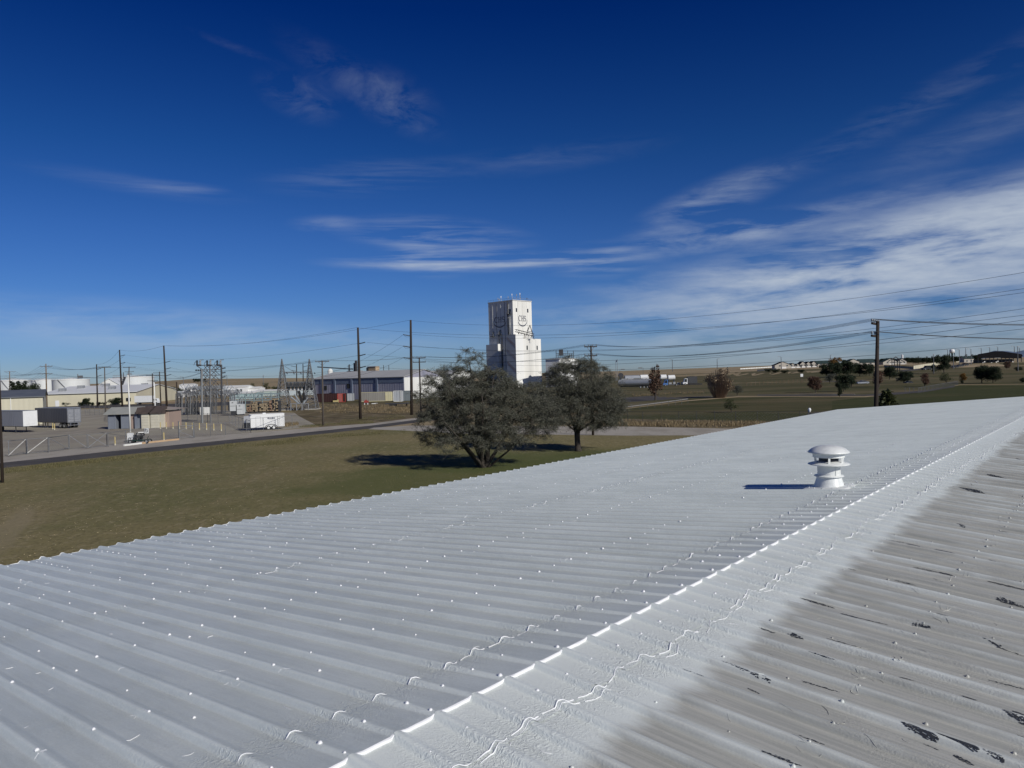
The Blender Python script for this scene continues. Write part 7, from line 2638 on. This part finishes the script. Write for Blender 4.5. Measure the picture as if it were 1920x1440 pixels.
# tanker trailer, storage vessels and trucks right of the second tree
TKM = mat('tanker_metal', (0.42, 0.44, 0.46), (0.36, 0.38, 0.40), 0.4, 0.35, 0.35)
p = base_at(1160, 733, 330); 
t = thing('tanker_trailer', 'long silver tank with walkway brackets lying beyond the trees', 'tank', p)
ln_ = base_at(1226, 733, 322) - p
b_ = MB()
dirv = ln_.normalized()
L_ = ln_.length
prof = [(0.0, 0.2), (0.25, 1.0), (0.6, 1.35), (L_ - 0.6, 1.35), (L_ - 0.2, 1.0), (L_, 0.3)]
b_.tube([dirv * a + Vector((0, 0, 2.5)) for a, r in prof], [r * 1.15 for a, r in prof], 24)
b_.build('vessel', TKM, t, 40)
b_ = MB(); b_.bar(dirv * 0.5 + Vector((0, 0, 4.15)), dirv * (L_ - .5) + Vector((0, 0, 4.15)), 0.9, 0.1)
for k in range(6):
    q_ = dirv * (1 + k * (L_ - 2) / 5)
    b_.bar(q_ + Vector((-.3, -.8, 3.6)), q_ + Vector((.5, -.9, 4.4)), 0.18)
b_.build('walkway', GALVD, t)
b_ = MB(); b_.bar(dirv * 1 + Vector((0, 0, .9)), dirv * (L_ - 1) + Vector((0, 0, .9)), 1.0, 0.4)
b_.build('chassis', DARK, t)
for k in (0.62, 0.72, 0.82):
    wheel(t, dirv * L_ * k + Vector((0, -1.0, .52)), 0.52, 0.4, (0, 1, 0), GALV)
for px0, px1, py, z1, d, lab, m1 in ((1164, 1190, 716, 5.4, 380, 'white-topped long tank behind the silver tank, left section', WHITE), (1190, 1204, 716, 5.4, 381, 'grey middle section of the long tanks', TKM), (1204, 1222, 715, 5.5, 382, 'white right section of the long tanks behind the reddish tree', WHITE),
                                    (1170, 1200, 709, 6.0, 430, 'grey farther horizontal tank with a dark round end', TKM), (1200, 1216, 708, 6.0, 432, 'short bright white farther tank', WHITE), (1238, 1250, 708, 6.2, 434, 'white tank end right of the reddish tree', WHITE), (1252, 1266, 709, 5.8, 440, 'white low roofed box right of the tanks', WHITE)):
    a = base_at(px0, 720, d); b = base_at(px1, 720, d)
    zc = W(px0, py, d).z
    t = thing('storage_vessel', lab, 'tank', a)
    v = b - a
    b_ = MB(); rr_ = 1.5
    b_.tube([Vector((0, 0, zc)) + v * s_ for s_ in (0, .06, .94, 1)], [rr_ * .6, rr_, rr_, rr_ * .6], 18); b_.build('vessel', m1, t, 40)
    b_ = MB()
    for s_ in (.15, .85):
        b_.box(v * s_ + Vector((0, 0, zc / 2 - .3)), (.5, 2.4, max(.5, zc - .6)))
    b_.build('saddle', DARK, t)
t = thing('round_tank_end', 'dark round-ended tank left of the grey farther tank', 'tank', base_at(1165, 720, 428))
z_ = W(1165, 704, 428).z
b_ = MB(); b_.tube([(0, 0, z_), (0.1, 3, z_)], [1.4, 1.4], 18); b_.build('vessel', DARK, t, 40)
b_ = MB(); b_.box((0, 1, z_ / 2 - .6), (.6, 2, z_ - 1.2)); b_.build('saddle', DARK, t)
truck('dark blue-nosed truck parked right of the reddish-brown tree', base_at(1243, 722, 350), R(0), BLUE, None, 6.5, 3.0)
clutter('machinery_row', 'row of small grey pumps and pallets between the blue truck and the white truck', 'machine', 1268, 722,
        [('body', [((-3, 0, 0.8), (1.3, 1, 1.2)), ((-1, 0, 0.9), (1.1, 1, 1.4)), ((1, 0, 0.7), (1.3, 1, 1.1)), ((3, 0, .8), (1, 1, 1.3))], GALV), ('skid', [((0, 0, 0.12), (8, 1.2, 0.2))], DARK)])
truck('white semi tractor with a dark box facing left at the end of the truck row', base_at(1280, 722), R(0), WHITE, DARK, 6.0, 3.2, 4.0, name='semi_tractor')
clutter('tyre_heap', 'dark low heap of equipment right of the white semi tractor', 'equipment', 1302, 722,
        [('heap', [((-1.4, 0, .5), (2.4, 1.2, .9)), ((1, 0, .4), (2.6, 1.2, .8)), ((3, 0, .35), (1.2, 1, .6))], BLACK), ('top', [((0, 0, 0.95), (1.6, .8, .25))], DARK)])

# stuff: fallen leaves on the lawn, weeds
RR = random.Random(77)
b_ = MB()
for _ in range(9000):
    px = RR.uniform(-20, 1300)
    py = RR.uniform(822, 1075)
    if RR.random() > 0.35 + 0.65 * sstep(800, 0, px):
        continue
    cl_ = noise.noise(Vector((px * 0.012, py * 0.03, 0)))
    if cl_ + RR.uniform(-0.35, 0.35) < -0.02:
        continue
    p = G(px, py, 0.0)
    u_, v_ = p.dot(UD), p.dot(VD)
    if v_ < EV + 0.3 or p.y < 12 or py < 878 - 0.099 * px - 2:
        continue
    a = RR.uniform(0, 6.28)
    s_ = RR.uniform(0.022, 0.055)
    n = len(b_.v)
    for k in range(4):
        b_.v.append((p.x + s_ * math.cos(a + k * 1.57), p.y + s_ * math.sin(a + k * 1.57), 0.02 + RR.uniform(0, 0.035)))
    b_.f.append((n, n + 1, n + 2, n + 3)); b_.m.append(0)
o = b_.build('fallen_leaves', leaf_mat('fallen_leaf', (0.26, 0.19, 0.09), (0.62, 0.52, 0.30), 0.1))
tag(o, 'pale fallen leaves scattered over the dry lawn', 'leaves', kind='stuff')


def weeds(name, label, regions, n_, hmin, hmax, mt, wd=0.05):
    b_ = MB()
    for _ in range(n_):
        x0, y0, x1, y1, hw = RR.choice(regions)
        t_ = RR.random()
        p = G(x0 + (x1 - x0) * t_, y0 + (y1 - y0) * t_ + RR.uniform(-hw, hw))
        if noise.noise(Vector((p.x * .25, p.y * .12, 3))) + RR.uniform(-.3, .3) < -0.05:
            continue
        h = RR.uniform(hmin, hmax)
        a = RR.uniform(0, 6.28)
        n = len(b_.v)
        dx, dy = math.cos(a) * wd / 2, math.sin(a) * wd / 2
        lx, ly = RR.uniform(-.3, .3) * h, RR.uniform(-.3, .3) * h
        z = T(p.x, p.y)
        b_.v += [(p.x - dx, p.y - dy, z), (p.x + dx, p.y + dy, z), (p.x + lx, p.y + ly, z + h)]
        b_.f.append((n, n + 1, n + 2)); b_.m.append(0)
    o = b_.build(name, mt)
    tag(o, label, 'weeds', kind='stuff')


weeds('roadside_grass', 'rough green and tan grass along the road edge', [(10, 884, 240, 858, 4), (240, 858, 600, 820, 3.5), (600, 820, 760, 808, 3), (420, 838, 600, 822, 5), (560, 800, 700, 792, 2), (640, 790, 760, 780, 4)], 26000, 0.06, 0.22, leaf_mat('rough_grass', (0.06, 0.065, 0.025), (0.22, 0.19, 0.09), .2))
weeds('dry_weeds', 'tall dry tan weeds in front of the containers and along the wire fence', [(594, 762, 770, 764, 4), (600, 770, 770, 772, 4), (1150, 792, 1500, 797, 4), (1150, 796, 1420, 800, 3), (1185, 742, 1320, 736, 1.5), (690, 768, 775, 766, 5), (480, 800, 560, 797, 3)], 26000, 0.15, 0.6, leaf_mat('dry_weed', (0.10, 0.075, 0.04), (0.36, 0.28, 0.16), .2), 0.08)
